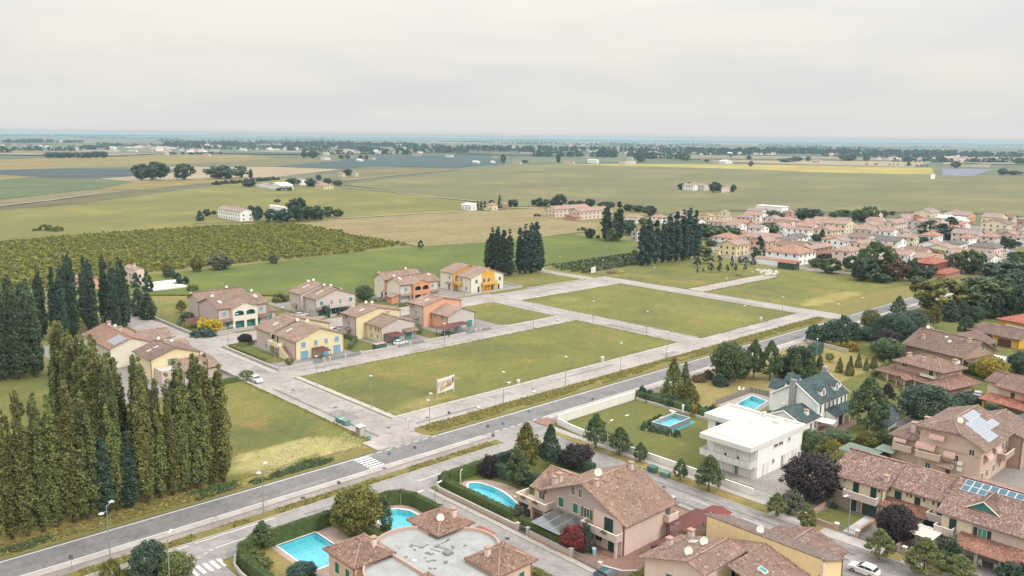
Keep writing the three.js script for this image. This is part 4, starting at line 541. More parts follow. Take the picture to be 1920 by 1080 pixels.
// ---- white gabled villa ----
{
  const H = new House('white_villa', 'white villa with dark slate gables and dormers', 165, 81);
  const o = { wall: W.white, rc: RF.dark, tiles: false, over: 0.35 }, b = H.block(165, 178.2, 81, 91.6, 5.5, { ...o, roof: 'gu', rise: 3.4 });
  const verge = (bb, u) => part(bb.roof, 'verge_board', join([rod(H.L(u, bb.v0 - 0.4, bb.h - 0.25), H.L(u, (bb.v0 + bb.v1) / 2, bb.h + bb.rs), 0.16, 0.16, 4), rod(H.L(u, bb.v1 + 0.4, bb.h - 0.25), H.L(u, (bb.v0 + bb.v1) / 2, bb.h + bb.rs), 0.16, 0.16, 4)]), M.white);
  b.rs = 3.4; verge(b, 164.65); verge(b, 178.5);
  const g = H.block(157.6, 164.9, 80.6, 88.6, 2.9, { ...o, roof: 'gu', rise: 1.8 }); g.rs = 1.8; verge(g, 157.25);
  for (const u of [168.8, 175.2]) { H.block(u, u + 3.2, 91.65, 94.4, 5.6, { ...o, roof: 'gv', rise: 1.5 }); }
  for (const u of [168, 174]) { const d = H.block(u, u + 2, 82, 86.2, 7.35, { ...o, roof: 'gv', rise: 0.8, over: 0.12, y0: 5.8 }); H.win('S', d, u + 1, 6.35, 0.7, 1.1, 'win'); }
  for (const u of [166, 168, 169.8, 171.6, 173.4, 175.4, 177.2]) H.win('S', b, u, 3.2, 0.55, 1.6, 'shut', 'dark'); for (const u of [166, 168]) H.win('S', b, u, 0.9, 0.6, 1, 'win'); H.win('S', g, 161.6, 0.6, 0.7, 1.5, 'win'); H.win('S', g, 163.2, 0.6, 0.7, 1.5, 'win');
  H.block(168.4, 173, 78.8, 80.95, 2.5, { ...o, roof: 'fS', rise: 1.0, over: 0.3 }); H.win('S', { v0: 78.8 }, 171, 0, 1.7, 2.2, 'garage', 'dark'); H.block(173.6, 178.2, 78.6, 80.95, 2.6, { ...o, roof: 'fS', rise: 0.7, noWall: true }); for (const u of [175, 178]) H.box('post', u, u + 0.25, 78.7, 78.95, 0, 2.5, M.white);
  H.box('stone_chimney', 164.3, 165, 86.1, 87.4, 0, 9.6, std([0.56, 0.56, 0.55], { map: rep(T_paver, 1.5) })); H.box('stone_chimney', 177.6, 178.9, 86, 87, 7, 10, std([0.56, 0.56, 0.55], { map: rep(T_paver, 1.5) })); for (const [bb, u, v] of [[b, 177, 82.6], [g, 162, 82]]) { H.chimney(bb, u, v, 0.8, 0.8, 0.9, W.white); }
  H.box('air_conditioner', 164.6, 165, 88.4, 89.2, 3, 3.6, M.white); H.aerial(b, 169, 89.5, 3);
}
{
  const H = new House('garden_shed', 'pale blue shed with dark roof behind the white villa', 174, 70, { cat: 'shed' }); const c = [0.50, 0.58, 0.60];
  const s = H.block(176, 181, 70.6, 74, 2.6, { wall: c, roof: 'gu', rise: 1.5, over: 0.35, rc: RF.dark, tiles: false }); H.block(172.4, 175.9, 69, 73.4, 2.3, { wall: c, roof: 'fW', rise: 0.5, rc: RF.dark, tiles: false, noWall: true }); for (const v of [69.2, 73]) H.box('post', 172.5, 172.7, v, v + 0.2, 0, 2.2, wallMat(c)); H.win('W', s, 72.2, 0, 0.9, 2, 'door', 'grey');
}
// ---- houses along the turned lane ----
{
  const H = new House('villa', 'villa with double hipped clay roofs above brick porch', 208.6, 71, { turn: -13.5 * D2R }), c = [0.33, 0.20, 0.165];
  const U = (a) => 208.6 + a, V = (a) => 71 + a;
  const b = H.block(U(1.6), U(11.6), V(1), V(18.4), 2.7, { wall: W.brickL, roof: 'hip', rise: 2.2, over: 1.6, rc: c }), t = H.block(U(2.6), U(10.8), V(3.4), V(15.6), 5.5, { wall: W.brick, roof: 'hip', rise: 1.7, over: 0.9, rc: [0.315, 0.215, 0.18], y0: 2.7 });
  H.box('wall', U(2.2), U(4), V(4.6), V(8), 3.4, 5.3, wallMat(W.brick)); H.win('W', { u0: U(2.2) }, V(5.8), 3.6, 1.2, 1.6, 'shut', 'dark'); H.win('W', t, V(13.4), 4.2, 1.4, 0.9, 'win'); H.win('S', t, U(6), 4.3, 0.9, 0.9, 'win'); H.balcony(U(1.4), U(2.6), V(4.4), V(8.2), 3.5, M.cream, 0.35);
  for (const v of [3, 6, 9.5, 13]) H.win('W', b, V(v), 0.6, 1.3, 1.6, 'win'); for (const v of [1.2, 5, 8.4, 12, 16]) H.box('post', U(0.2), U(0.7), V(v), V(v + 0.5), 0, 2.3, wallMat(W.brickL)); H.win('S', b, U(4), 1, 0.9, 1, 'win'); H.win('S', b, U(8), 1, 0.9, 1, 'win');
  H.chimney(t, U(5.6), V(14.4), 1, 0.8, 1, W.pink); H.chimney(t, U(9.4), V(4.6), 0.9, 0.9, 1.1, W.pink); H.chimney(t, U(4.4), V(9.6), 0.7, 0.7, 0.8, W.pink); H.dish(t, U(10), V(4.2), 0.5, 0.8);
  const pr = H.block(U(-2.6), U(0), V(9.4), V(12), 2.4, { roof: 'gu', rise: 0.7, over: 0.3, rc: c, noWall: true }); for (const [u, v] of [[-2.4, 9.6], [-2.4, 11.6]]) H.box('post', U(u), U(u + 0.35), V(v), V(v + 0.35), 0, 2.4, wallMat(W.brick));
}
{
  const H = new House('villa', 'brown roofed villa with long gable beside purple tree', 235, 77, { turn: -13.5 * D2R }), c = [0.25, 0.175, 0.15], U = (a) => 235 + a, V = (a) => 77 + a;
  const b = H.block(U(0), U(14), V(0), V(16.5), 4.6, { wall: W.brick, roof: 'gv', rise: 3.3, over: 1.0, rc: c }); const d = H.block(U(13), U(22), V(5), V(15), 5, { wall: W.brick, roof: 'gu', rise: 2, over: 0.8, rc: c });
  H.win('S', b, U(8.6), 5, 1, 1.5, 'shut', 'teal'); H.win('S', b, U(4.4), 1, 1, 1.4, 'shut', 'teal'); H.block(U(1), U(13), V(-3.2), V(-0.05), 2.4, { roof: 'fS', rise: 0.9, rc: c, noWall: true, over: 0.3 });
  for (const [u, v, h] of [[10, 16, 1.4], [12.6, 15.8, 1.4], [15, 14, 1.4], [3, 13.6, 0.9], [5.6, 2, 0.9]]) H.chimney(b, U(Math.min(u, 13.6)), V(v), 0.8, 0.8, h, W.pink); H.dish(b, U(8), V(15.8), 0.55, 1); for (const [u, v] of [[5, 10], [4, 7], [8, 4], [3, 4]]) H.vent(b, U(u), V(v)); H.skylight(b, U(4), V(6.5), 0.8, 0.8); H.skylight(b, U(5.4), V(8.4), 0.7, 0.7);
}
{
  const H = new House('villa', 'pink villa with red awning and dark lean-to', 206.5, 50, { turn: -14 * D2R }), c = [0.27, 0.18, 0.155], U = (a) => 206.5 + a, V = (a) => 50 + a;
  const b = H.block(U(0), U(10), V(2), V(10.5), 5.5, { wall: W.brickL, roof: 'gv', rise: 1.9, over: 0.8, rc: c }); H.block(U(2.5), U(10), V(10.6), V(14.5), 5.4, { wall: W.cream, roof: 'gv', rise: 1.5, over: 0.7, rc: c });
  H.block(U(-4), U(-0.1), V(-4), V(12), 2.6, { roof: 'fW', rise: 0.7, rc: RF.red, noWall: true, over: 0.4, tiles: false }); H.win('W', b, V(7.2), 3.2, 1, 1.5, 'shut', 'brown'); H.canopy('awning', U(-1.6), U(0), V(1), V(4.6), 4.6, std([0.42, 0.05, 0.045]), 0, false); for (const v of [-3.4, 2, 7, 11.2]) H.box('post', U(-3.8), U(-3.3), V(v), V(v + 0.5), 0, 2.5, v > 6 ? wallMat(W.gold) : wallMat(W.brickL));
  H.canopy('lean_to', U(-9), U(-4), V(-5), V(1), 2.6, std([0.07, 0.09, 0.09], { roughness: 0.3 }), 0.3); for (const [u, v] of [[3, 4], [6, 6], [4, 9]]) H.vent(b, U(u), V(v));
}
{
  const H = new House('villa', 'gold walled villa with red roof and brown garage wing', 276, 75, { turn: -13 * D2R }), U = (a) => 276 + a, V = (a) => 75 + a;
  const b = H.block(U(13), U(26), V(0), V(14), 5.4, { wall: W.gold, roof: 'hip', rise: 1.9, over: 1, rc: [0.33, 0.12, 0.085], tiles: false }); const g = H.block(U(0), U(12.8), V(8.2), V(15), 3, { wall: W.gold, roof: 'gv', rise: 1.5, over: 0.9, rc: [0.23, 0.16, 0.135] }), k = H.block(U(-1), U(12.8), V(0), V(8), 3.1, { wall: W.gold, roof: 'gv', rise: 1.6, over: 0.8, rc: [0.23, 0.16, 0.135] });
  H.win('W', k, V(4.2), 0, 4.2, 2.3, 'garage', 'brown'); H.win('W', g, V(11.4), 0.2, 1.6, 2.1, 'garage', 'dark'); H.chimney(b, U(15), V(3), 1.4, 1.4, 1.3, W.cream); H.win('W', b, V(6), 3.6, 1.2, 1.2, 'win'); H.win('W', b, V(2.4), 3.2, 1, 1.6, 'shut', 'brown'); H.box('ledge', U(12.6), U(13), V(4), V(12), 2.9, 4, M.white);
}
// ---- estate houses ----
const grp = 'estate houses round the building lot', estate = (lab, u, v) => new House('estate_house', lab, u, v);
function loggia(H, u0, u1, vf, top, apex, wallC, arches, depth = 1.6) { // gabled front bay with an arched upper loggia above an open porch
  const s = new THREE.Shape([[0, 0], [u1 - u0, 0], [u1 - u0, top], [(u1 - u0) / 2, apex], [0, top]].map((p) => new THREE.Vector2(...p))), w = u1 - u0, aw = w * 0.36;
  for (const cx of [w * 0.27, w * 0.73]) { const a = new THREE.Path(); if (arches) { a.moveTo(cx - aw / 2, 4.1); a.lineTo(cx + aw / 2, 4.1); a.lineTo(cx + aw / 2, 5.2); a.quadraticCurveTo(cx, 6.25, cx - aw / 2, 5.2); } else { a.moveTo(cx - aw / 2, 3.9); a.lineTo(cx + aw / 2, 3.9); a.lineTo(cx + aw / 2, 6); a.lineTo(cx - aw / 2, 6); } a.closePath(); s.holes.push(a); const d = new THREE.Path(); d.moveTo(cx - aw / 2, 0.05); d.lineTo(cx + aw / 2, 0.05); d.lineTo(cx + aw / 2, 2.5); d.lineTo(cx - aw / 2, 2.5); d.closePath(); s.holes.push(d); }
  const g = new THREE.ExtrudeGeometry(s, { depth: 0.3, bevelEnabled: false, curveSegments: 8 }); const m = part(H.o, 'loggia', g, wallMat(wallC)); m.position.set(...H.L(u0, vf, 0)); m.position.z -= 0.3;
  H.box('loggia_side', u0, u0 + 0.25, vf + 0.3, vf + depth, 0, top, wallMat(wallC)); H.box('loggia_side', u1 - 0.25, u1, vf + 0.3, vf + depth, 0, top, wallMat(wallC)); H.box('loggia_floor', u0 + 0.25, u1 - 0.25, vf + 0.3, vf + depth, 2.7, 3, wallMat(wallC)); return m;
}
{ // yellow house with blue shutters
  const H = estate('pale yellow gabled house with blue shutters and outside stair', 110.8, 202);
  const f = H.block(110.8, 125.6, 202, 214, 5.25, { wall: W.pink, wallS: W.yellow, roof: 'gv', rise: 2.7 }), s = H.block(109.8, 128.6, 214.2, 222.6, 5.8, { wall: W.pink, wallS: W.yellow, roof: 'gv', rise: 2.8 });
  for (const [u, w] of [[113, 1.3], [116.8, 0.9], [120, 0.9], [123.4, 1.3]]) H.win('S', f, u, 3.3, w, 1.3, 'shut', 'blue'); for (const u of [113.2, 119.6, 123.4]) H.win('S', f, u, 0.05, 2.2, 2.2, 'garage', 'blue'); part(H.o, 'roundel', mv(new THREE.TorusGeometry(0.42, 0.05, 6, 20), ...H.L(118.2, 201.96, 6.3)), trimMat);
  H.canopy('carport_roof', 115.4, 119, 197.6, 201.9, 2.7, M.canopyRed, 0.35); H.balcony(108.6, 110.7, 208, 213.8, 2.8, wallMat(W.yellow), 0.95, 'E'); const st = new GB(); for (let k = 0; k < 10; k++) uvBox(st, 109, 110.7, 203.2 + k * 0.48, 203.68 + k * 0.48, 0, 0.28 * (k + 1), H.u, H.v); part(H.o, 'stair', st.build(), M.clayCap); const sw = new GB(); sw.poly([H.L(108.85, 207.9, 0), H.L(108.85, 203, 0), H.L(108.85, 203, 0.9), H.L(108.85, 207.9, 3.7)]); sw.poly([H.L(108.97, 203, 0), H.L(108.97, 207.9, 0), H.L(108.97, 207.9, 3.7), H.L(108.97, 203, 0.9)]); sw.poly([H.L(108.85, 203, 0.9), H.L(108.97, 203, 0.9), H.L(108.97, 207.9, 3.7), H.L(108.85, 207.9, 3.7)]); part(H.o, 'stair_wall', sw.build(), wallMat(W.yellow));
  H.win('S', s, 110.3 + 0.1, 3, 0.8, 2, 'shut', 'dark'); H.win('W', s, 217, 0.8, 1, 1.3, 'shut', 'blue'); H.win('W', f, 212, 3.2, 0.8, 1.9, 'shut', 'dark');
  H.skylight(f, 113.6, 210.6, 0.6, 1.8); H.skylight(s, 113.4, 217.8, 0.6, 1.8); H.dish(f, 117.4, 212.6); H.dish(f, 119.4, 210.6); H.chimney(s, 119, 216, 0.6, 0.6, 1); for (const [u, v] of [[111.2, 216], [112, 215.6]]) H.vent(s, u, v);
}
{ // yellow and grey, green shutters
  const H = estate('yellow and grey house with green garage and red carport', 139.4, 203.4);
  const f = H.block(139.4, 151.6, 203.4, 211.4, 4.75, { wall: W.yellow, wallS: W.grey, roof: 'gv', rise: 1.9 }), s = H.block(136, 152.2, 211.6, 219, 7.0, { wall: W.pink, wallS: W.yellow, roof: 'gv', rise: 1.8 }); H.block(135.2, 137.6, 216.4, 219.6, 6.2, { roof: 'fW', rise: 0.7, noWall: true, over: 0.2 });
  for (const [v, y] of [[204.9, 3], [206.4, 3], [209, 3], [205.4, 0.9], [208.6, 0.9]]) H.win('W', f, v, y, 0.6, 1.1, 'win', 'brown'); H.win('S', f, 149, 0.05, 2.4, 2.1, 'garage', 'teal'); H.win('S', f, 145, 0.05, 2.4, 2.1, 'garage', 'teal'); H.win('W', s, 215.4, 3.6, 0.9, 1.4, 'shut', 'sage'); H.win('W', s, 215.4, 0.1, 1, 2.2, 'door', 'sage'); H.block(135.2, 135.95, 214.4, 216.6, 2.6, { roof: 'fW', rise: 0.4, noWall: true, over: 0.2 });
  H.canopy('carport_roof', 140, 145, 199, 203.2, 2.7, M.canopyRed, 0.3); H.block(147, 151.6, 201.6, 203.3, 2.4, { roof: 'fS', rise: 0.5, noWall: true, over: 0.2 }); H.chimney(f, 146.2, 209.6, 0.9, 0.6, 1); H.skylight(s, 140, 214.4, 0.7, 1.7); H.dish(s, 143.6, 217.6); H.dish(s, 145.4, 217); part(H.o, 'roundel', mv(new THREE.SphereGeometry(0.3, 10, 8), ...H.L(145.5, 203.36, 5.6)), M.white);
}
{ // salmon
  const H = estate('salmon and grey house with two teal garage doors', 164.2, 203.3);
  const f = H.block(164.2, 175.4, 203.3, 211.4, 4.6, { wall: W.salmon, wallS: W.grey, roof: 'gv', rise: 2.0, rc: RF.rose }), s = H.block(161, 176.6, 211.6, 219, 7.1, { wall: W.pink, wallS: W.salmon, roof: 'gv', rise: 1.7, rc: RF.rose }); H.block(160.2, 162.6, 216.4, 219.6, 6.3, { roof: 'fW', rise: 0.7, noWall: true, over: 0.2, rc: RF.rose });
  H.win('W', f, 206, 3, 1.3, 1.2, 'shut', 'sage'); H.win('W', f, 209.6, 3, 0.6, 1, 'win'); for (const u of [168.2, 172.9]) H.win('S', f, u, 0.05, 2.6, 2.1, 'garage', 'teal'); H.win('W', s, 215.4, 3.8, 0.9, 1.3, 'shut', 'sage'); H.win('W', s, 215.2, 0.1, 1, 2.2, 'door', 'sage'); H.block(160.2, 160.95, 214.2, 216.4, 2.6, { roof: 'fW', rise: 0.4, noWall: true, over: 0.2, rc: RF.rose });
  H.chimney(s, 168.4, 212.6, 1, 0.7, 0.9); H.skylight(s, 164.8, 214.6, 0.8, 1.8); part(H.o, 'roundel', mv(new THREE.TorusGeometry(0.25, 0.06, 6, 16), ...H.L(169.8, 203.26, 5.5)), trimMat);
}
{ // white arched front
  const H = estate('grey house with white arched loggia and blue shutters', 110.8, 249.4), c = RF.clay;
  const f = H.block(110.8, 127, 249.4, 263.6, 6.8, { wall: W.pink, roof: 'gu', rise: 2.3, rc: c }), s = H.block(111, 127, 264, 272, 7.2, { wall: W.pink, roof: 'gu', rise: 2.0, rc: c }); H.block(127.1, 131.4, 252, 262, 3.4, { wall: W.pink, roof: 'hip', rise: 1.4, rc: c });
  loggia(H, 114.6, 122.8, 247.7, 6.5, 8.1, W.ivory, true, 1.8); H.block(114.6, 122.8, 247.6, 256, 6.5, { roof: 'gv', rise: 1.65, over: 0.25, noWall: true, rc: c, gut: false }); H.box('window', 115.2, 122.2, 249.3, 249.39, 3.1, 5.4, SH.teal); H.box('window', 115.2, 122.2, 249.3, 249.39, 0.1, 2.4, SH.teal);
  for (const [u, y, w] of [[112.6, 4.2, 1.2], [125, 4.4, 1.2]]) H.win('S', f, u, y, w, 1.3, 'shut', 'blue'); H.win('S', f, 113.6, 0.1, 1, 2, 'door', 'teal'); H.win('S', f, 124, 0.1, 1, 2.1, 'door', 'teal'); for (const u of [110.8, 123]) H.block(u, u + 3.8, 247.9, 249.35, 2.7, { roof: 'fS', rise: 0.5, noWall: true, over: 0.2, rc: c });
  H.canopy('carport_roof', 104.4, 110.6, 255, 261, 2.6, M.canopyRed, 0.3); H.win('W', f, 257, 1, 0.9, 1.3, 'win'); H.skylight(f, 113, 253, 0.9, 1.7); H.skylight(f, 125.4, 254, 0.9, 1.7); H.dish(s, 111.6, 271); H.dish(s, 122.6, 268.6); H.dish(f, 112, 256); H.dish(f, 125.6, 256.8); H.chimney(f, 123, 257.6, 0.7, 0.6, 0.9); H.aerial(s, 121, 268); H.win('S', { v0: 252 }, 129.2, 0.4, 1.6, 2, 'garage', 'teal');
}
{ // grey pair
  const H = estate('plain grey gabled house with green shutters and olive tree', 143.5, 247.2);
  const f = H.block(143.5, 159, 247.2, 254.4, 6.1, { wall: W.grey, roof: 'gv', rise: 2.6 }), s = H.block(142, 158, 254.6, 262, 7.0, { wall: W.grey, roof: 'gv', rise: 2.6 });
  for (const u of [145.6, 156.9]) H.win('S', f, u, 3.8, 1.2, 1.3, 'shut', 'teal'); for (const u of [149.4, 152.8]) H.win('S', f, u, 3.4, 0.8, 1.7, 'shut', 'sage'); H.balcony(148, 157, 245.8, 247.2, 2.8, wallMat(W.grey), 0.95, 'N'); for (const u of [150, 153]) H.win('S', f, u, 0.1, 1.4, 2.1, 'win', 'green'); H.win('W', s, 257.5, 0.2, 1, 2, 'door', 'sage'); H.win('W', f, 251, 0.8, 0.8, 1.4, 'shut', 'sage'); H.win('W', f, 249.2, 0.8, 0.6, 1.4, 'shut', 'sage'); H.block(141.2, 141.95, 257, 259, 2.6, { roof: 'fW', rise: 0.4, noWall: true, over: 0.2 }); H.block(143.2, 146.6, 245.9, 247.1, 2.7, { roof: 'fS', rise: 0.4, noWall: true, over: 0.2 });
  for (const [u, v] of [[148.6, 260.6], [149.9, 259.4], [150.6, 253.6], [152.6, 252.6]]) H.dish(f.u0 < 0 ? f : v > 254.5 ? s : f, u, v); for (const u of [146, 147]) { H.skylight(s, u, 258.6, 0.5, 1.5); H.skylight(f, u + 0.6, 251, 0.5, 1.5); } H.aerial(f, 151, 254); H.chimney(f, 155.4, 251, 0.6, 0.6, 0.8);
}
{ // orange loggia
  const H = estate('grey house with bright orange arched loggia', 179, 248.8), c = RF.rose;
  const f = H.block(179, 196.4, 248.8, 257.4, 6.8, { wall: W.ivory, wallS: W.grey, roof: 'gu', rise: 2.1, rc: c }), s = H.block(180.4, 197, 260.4, 267.4, 7.2, { wall: W.ivory, wallS: W.orange, roof: 'gu', rise: 1.9, rc: c }); H.box('wall', 181, 196, 257.5, 260.3, 0, 6.2, wallMat(W.orange)); H.balcony(179.4, 181, 257.5, 260.3, 2.8, wallMat(W.orange));
  loggia(H, 184, 191.6, 247.6, 6.4, 7.9, W.orange, true, 1.4); H.block(184, 191.6, 247.5, 253, 6.4, { roof: 'gv', rise: 1.5, over: 0.25, noWall: true, rc: c, gut: false }); H.box('window', 184.6, 191, 248.7, 248.79, 3.1, 5.4, SH.dark); H.box('window', 184.6, 191, 248.7, 248.79, 0.1, 2.4, SH.dark);
  H.win('S', f, 181.4, 4.2, 1.1, 1.3, 'shut', 'sage'); H.win('S', f, 193.6, 4.2, 1.1, 1.3, 'shut', 'sage'); H.win('S', f, 182.8, 0.1, 0.9, 2, 'door', 'sage'); for (const u of [179.2, 192]) H.block(u, u + 4, 247.5, 248.75, 2.7, { roof: 'fS', rise: 0.4, noWall: true, over: 0.2, rc: c }); H.block(175.6, 178.9, 249.6, 252.4, 2.6, { wall: W.orange, roof: 'fW', rise: 0.5, rc: c });
  H.skylight(f, 181, 252, 0.8, 1.6); H.skylight(f, 194.6, 252.4, 0.8, 1.5); H.dish(f, 180, 254); H.dish(s, 181.6, 266); H.dish(s, 193, 264.6); H.chimney(f, 190, 254, 0.7, 0.6, 0.8); H.aerial(f, 193.6, 253.6); H.win('W', s, 264.6, 6, 0.4, 0.5, 'win'); H.win('W', s, 262.4, 0.2, 1, 2, 'door', 'brown');
}
{ // golden
  const H = estate('unfinished house with golden gable panels and balcony', 211.6, 247.7), c = RF.rose;
  const f = H.block(211.6, 228.8, 247.7, 256, 6, { wall: W.ivory, roof: 'gv', rise: 2.9, rc: c }), s = H.block(209.8, 226, 256.4, 264.4, 7, { wall: W.ivory, wallS: W.gold, roof: 'gv', rise: 2.4, rc: c });
  H.box('wall', 217.2, 223.8, 247.55, 247.69, 0, 8, wallMat(W.gold)); H.balcony(216.8, 224.2, 246.3, 247.5, 2.8, wallMat(W.gold), 0.95, 'N'); const g = { v0: 247.55 }; for (const u of [218.2, 220.6]) H.win('S', g, u, 3.2, 1, 1.9, 'win'); for (const u of [218.4, 222.4]) H.win('S', g, u, 0.1, 1.3, 2.2, 'win'); for (const u of [217, 220.4, 223.6]) H.box('post', u, u + 0.4, 246.4, 246.8, 0, 2.6, wallMat(W.gold));
  H.win('S', f, 214.4, 3.6, 1, 1.4, 'win'); H.win('S', f, 226.6, 3.6, 1, 1.4, 'win'); H.win('S', f, 215.4, 0.1, 0.9, 2.1, 'door', 'dark'); H.win('S', f, 226, 0.1, 0.9, 2.1, 'door', 'dark'); H.win('W', f, 253.6, 4, 0.7, 1.2, 'win'); H.win('W', f, 250.4, 1, 0.7, 1.2, 'win'); H.win('W', s, 258.6, 4.4, 0.7, 1.2, 'win'); H.win('W', s, 258.8, 0.2, 0.9, 2, 'door', 'brown'); H.block(209, 209.75, 257.6, 260, 2.8, { roof: 'fW', rise: 0.4, noWall: true, over: 0.2, rc: c }); H.balcony(209.9, 211.5, 252.8, 256, 2.8, wallMat(W.gold));
  H.chimney(f, 224.6, 252, 0.6, 0.6, 0.8);
}
{ // west side of the wide street
  const H = estate('yellow house with flat terrace behind the poplars', 74, 200), c = RF.brown;
  const f = H.block(74.4, 86.6, 207, 218, 5.6, { wall: W.yellow, roof: 'gv', rise: 2.0, rc: [0.25, 0.175, 0.15] }), g = H.block(79.6, 88.4, 200, 206.9, 3.2, { wall: W.pink, roof: 'fS', rise: 1.2, rc: RF.rose });
  H.win('S', f, 79.6, 3, 1.1, 1.9, 'open', 'sage'); H.win('S', g, 80.6, 1.6, 0.8, 0.9, 'shut', 'teal'); H.win('S', g, 81, 0.1, 1, 1.4, 'win'); H.box('terrace_wall', 75, 79.5, 202.4, 206.9, 0, 3.4, wallMat(W.pink)); H.block(84, 88.6, 218.2, 226, 4.4, { wall: W.pink, roof: 'gu', rise: 1.4, rc: RF.rose });
  for (const u of [76.6, 77.6]) H.skylight(f, u, 213, 0.6, 2); H.dish(f, 80, 216.4); H.dish(f, 82.4, 214); H.chimney(f, 81.6, 217, 0.9, 0.6, 0.8);
}
{
  const H = estate('white gabled house with solar panels behind the poplars', 70.8, 225);
  const f = H.block(70.8, 81.8, 225, 246, 5.5, { wall: W.ivory, roof: 'gv', rise: 2.1, rc: RF.terra }); H.solar(f, 72, 231, 3, 1, 2, 3.4, std([0.24, 0.26, 0.31], { roughness: 0.25 })); H.chimney(f, 76.6, 243, 0.9, 0.7, 1.2); H.chimney(f, 77.2, 236, 0.9, 0.7, 1); H.dish(f, 77, 239); H.block(82, 89.6, 232, 242, 4.6, { wall: W.ivory, roof: 'gu', rise: 1.5, rc: RF.rose }); H.win('S', f, 78, 3, 0.9, 1.3, 'win'); H.win('W', f, 240, 3, 0.9, 1.3, 'win'); H.aerial(f, 75.6, 244, 3);
}
// ---- village, farmhouses and far settlements ----
const wcol = { w: W.white, c: [0.78, 0.70, 0.54], p: [0.74, 0.61, 0.55], y: [0.80, 0.70, 0.45], o: [0.70, 0.42, 0.26], b: [0.44, 0.27, 0.21], g: [0.66, 0.63, 0.60], s: [0.68, 0.46, 0.36], k: [0.05, 0.08, 0.07], i: W.ivory, r: [0.28, 0.09, 0.07] }, rcol = { r: [0.325, 0.225, 0.19], m: [0.285, 0.23, 0.22], t: [0.33, 0.20, 0.15], g: RF.grey, b: RF.brown, x: RF.pale, d: RF.red };
const wname = { w: 'white', c: 'cream', p: 'pink', y: 'yellow', o: 'orange', b: 'brick', g: 'pale grey', s: 'salmon', k: 'black', i: 'ivory', r: 'dark red' }, rname = { r: 'rosy tile', m: 'mauve tile', t: 'terracotta', g: 'grey tile', b: 'brown tile', x: 'white sheet', d: 'red' }, kname = { gu: 'gabled', gv: 'gabled', hip: 'hipped', flat: 'flat', fS: 'sloping', fW: 'sloping' };
const winG = boxG(-0.5, 0.5, 0, 1.3, 0, 0.05), farPane = std([0.05, 0.055, 0.06], { roughness: 0.3 });
function farHouse([u, v, du, dv, h, k, wc, rc, nw, lab], name, cat, group) {
  const hi = Math.min(du, dv), H = new House(name, lab || `${wname[wc]} house with ${rname[rc]} ${kname[k]} roof ${group[1]}`, u, v, { group: lab ? undefined : group[0], cat });
  const b = H.block(u, u + du, v, v + dv, h, { wall: wcol[wc], roof: k, rise: k === 'flat' ? 0 : hi * (k === 'hip' ? 0.2 : 0.19), over: Math.min(0.6, hi * 0.08), rc: rcol[rc], tiles: false, gut: false });
  if (nw) { const fl = h > 4.5 ? [0.9, 3.7] : [0.9]; for (const y of fl) { for (let q = 1; q <= Math.max(1, Math.round(dv / 4)); q++) { const m = part(H.o, 'window', winG, farPane); m.rotation.y = -Math.PI / 2; m.position.set(...H.L(u, v + dv * (q - 0.5) / Math.max(1, Math.round(dv / 4)), y)); } for (let q = 1; q <= Math.max(1, Math.round(du / 4.5)); q++) { const m = part(H.o, 'window', winG, farPane); m.position.set(...H.L(u + du * (q - 0.5) / Math.max(1, Math.round(du / 4.5)), v, y)); } }
    if (k !== 'flat' && RND() < 0.7) H.chimney(b, u + du * (0.3 + 0.4 * RND()), v + dv * (0.35 + 0.3 * RND()), 0.8, 0.8, 1.1, W.pinkLt); }
  return H;
}
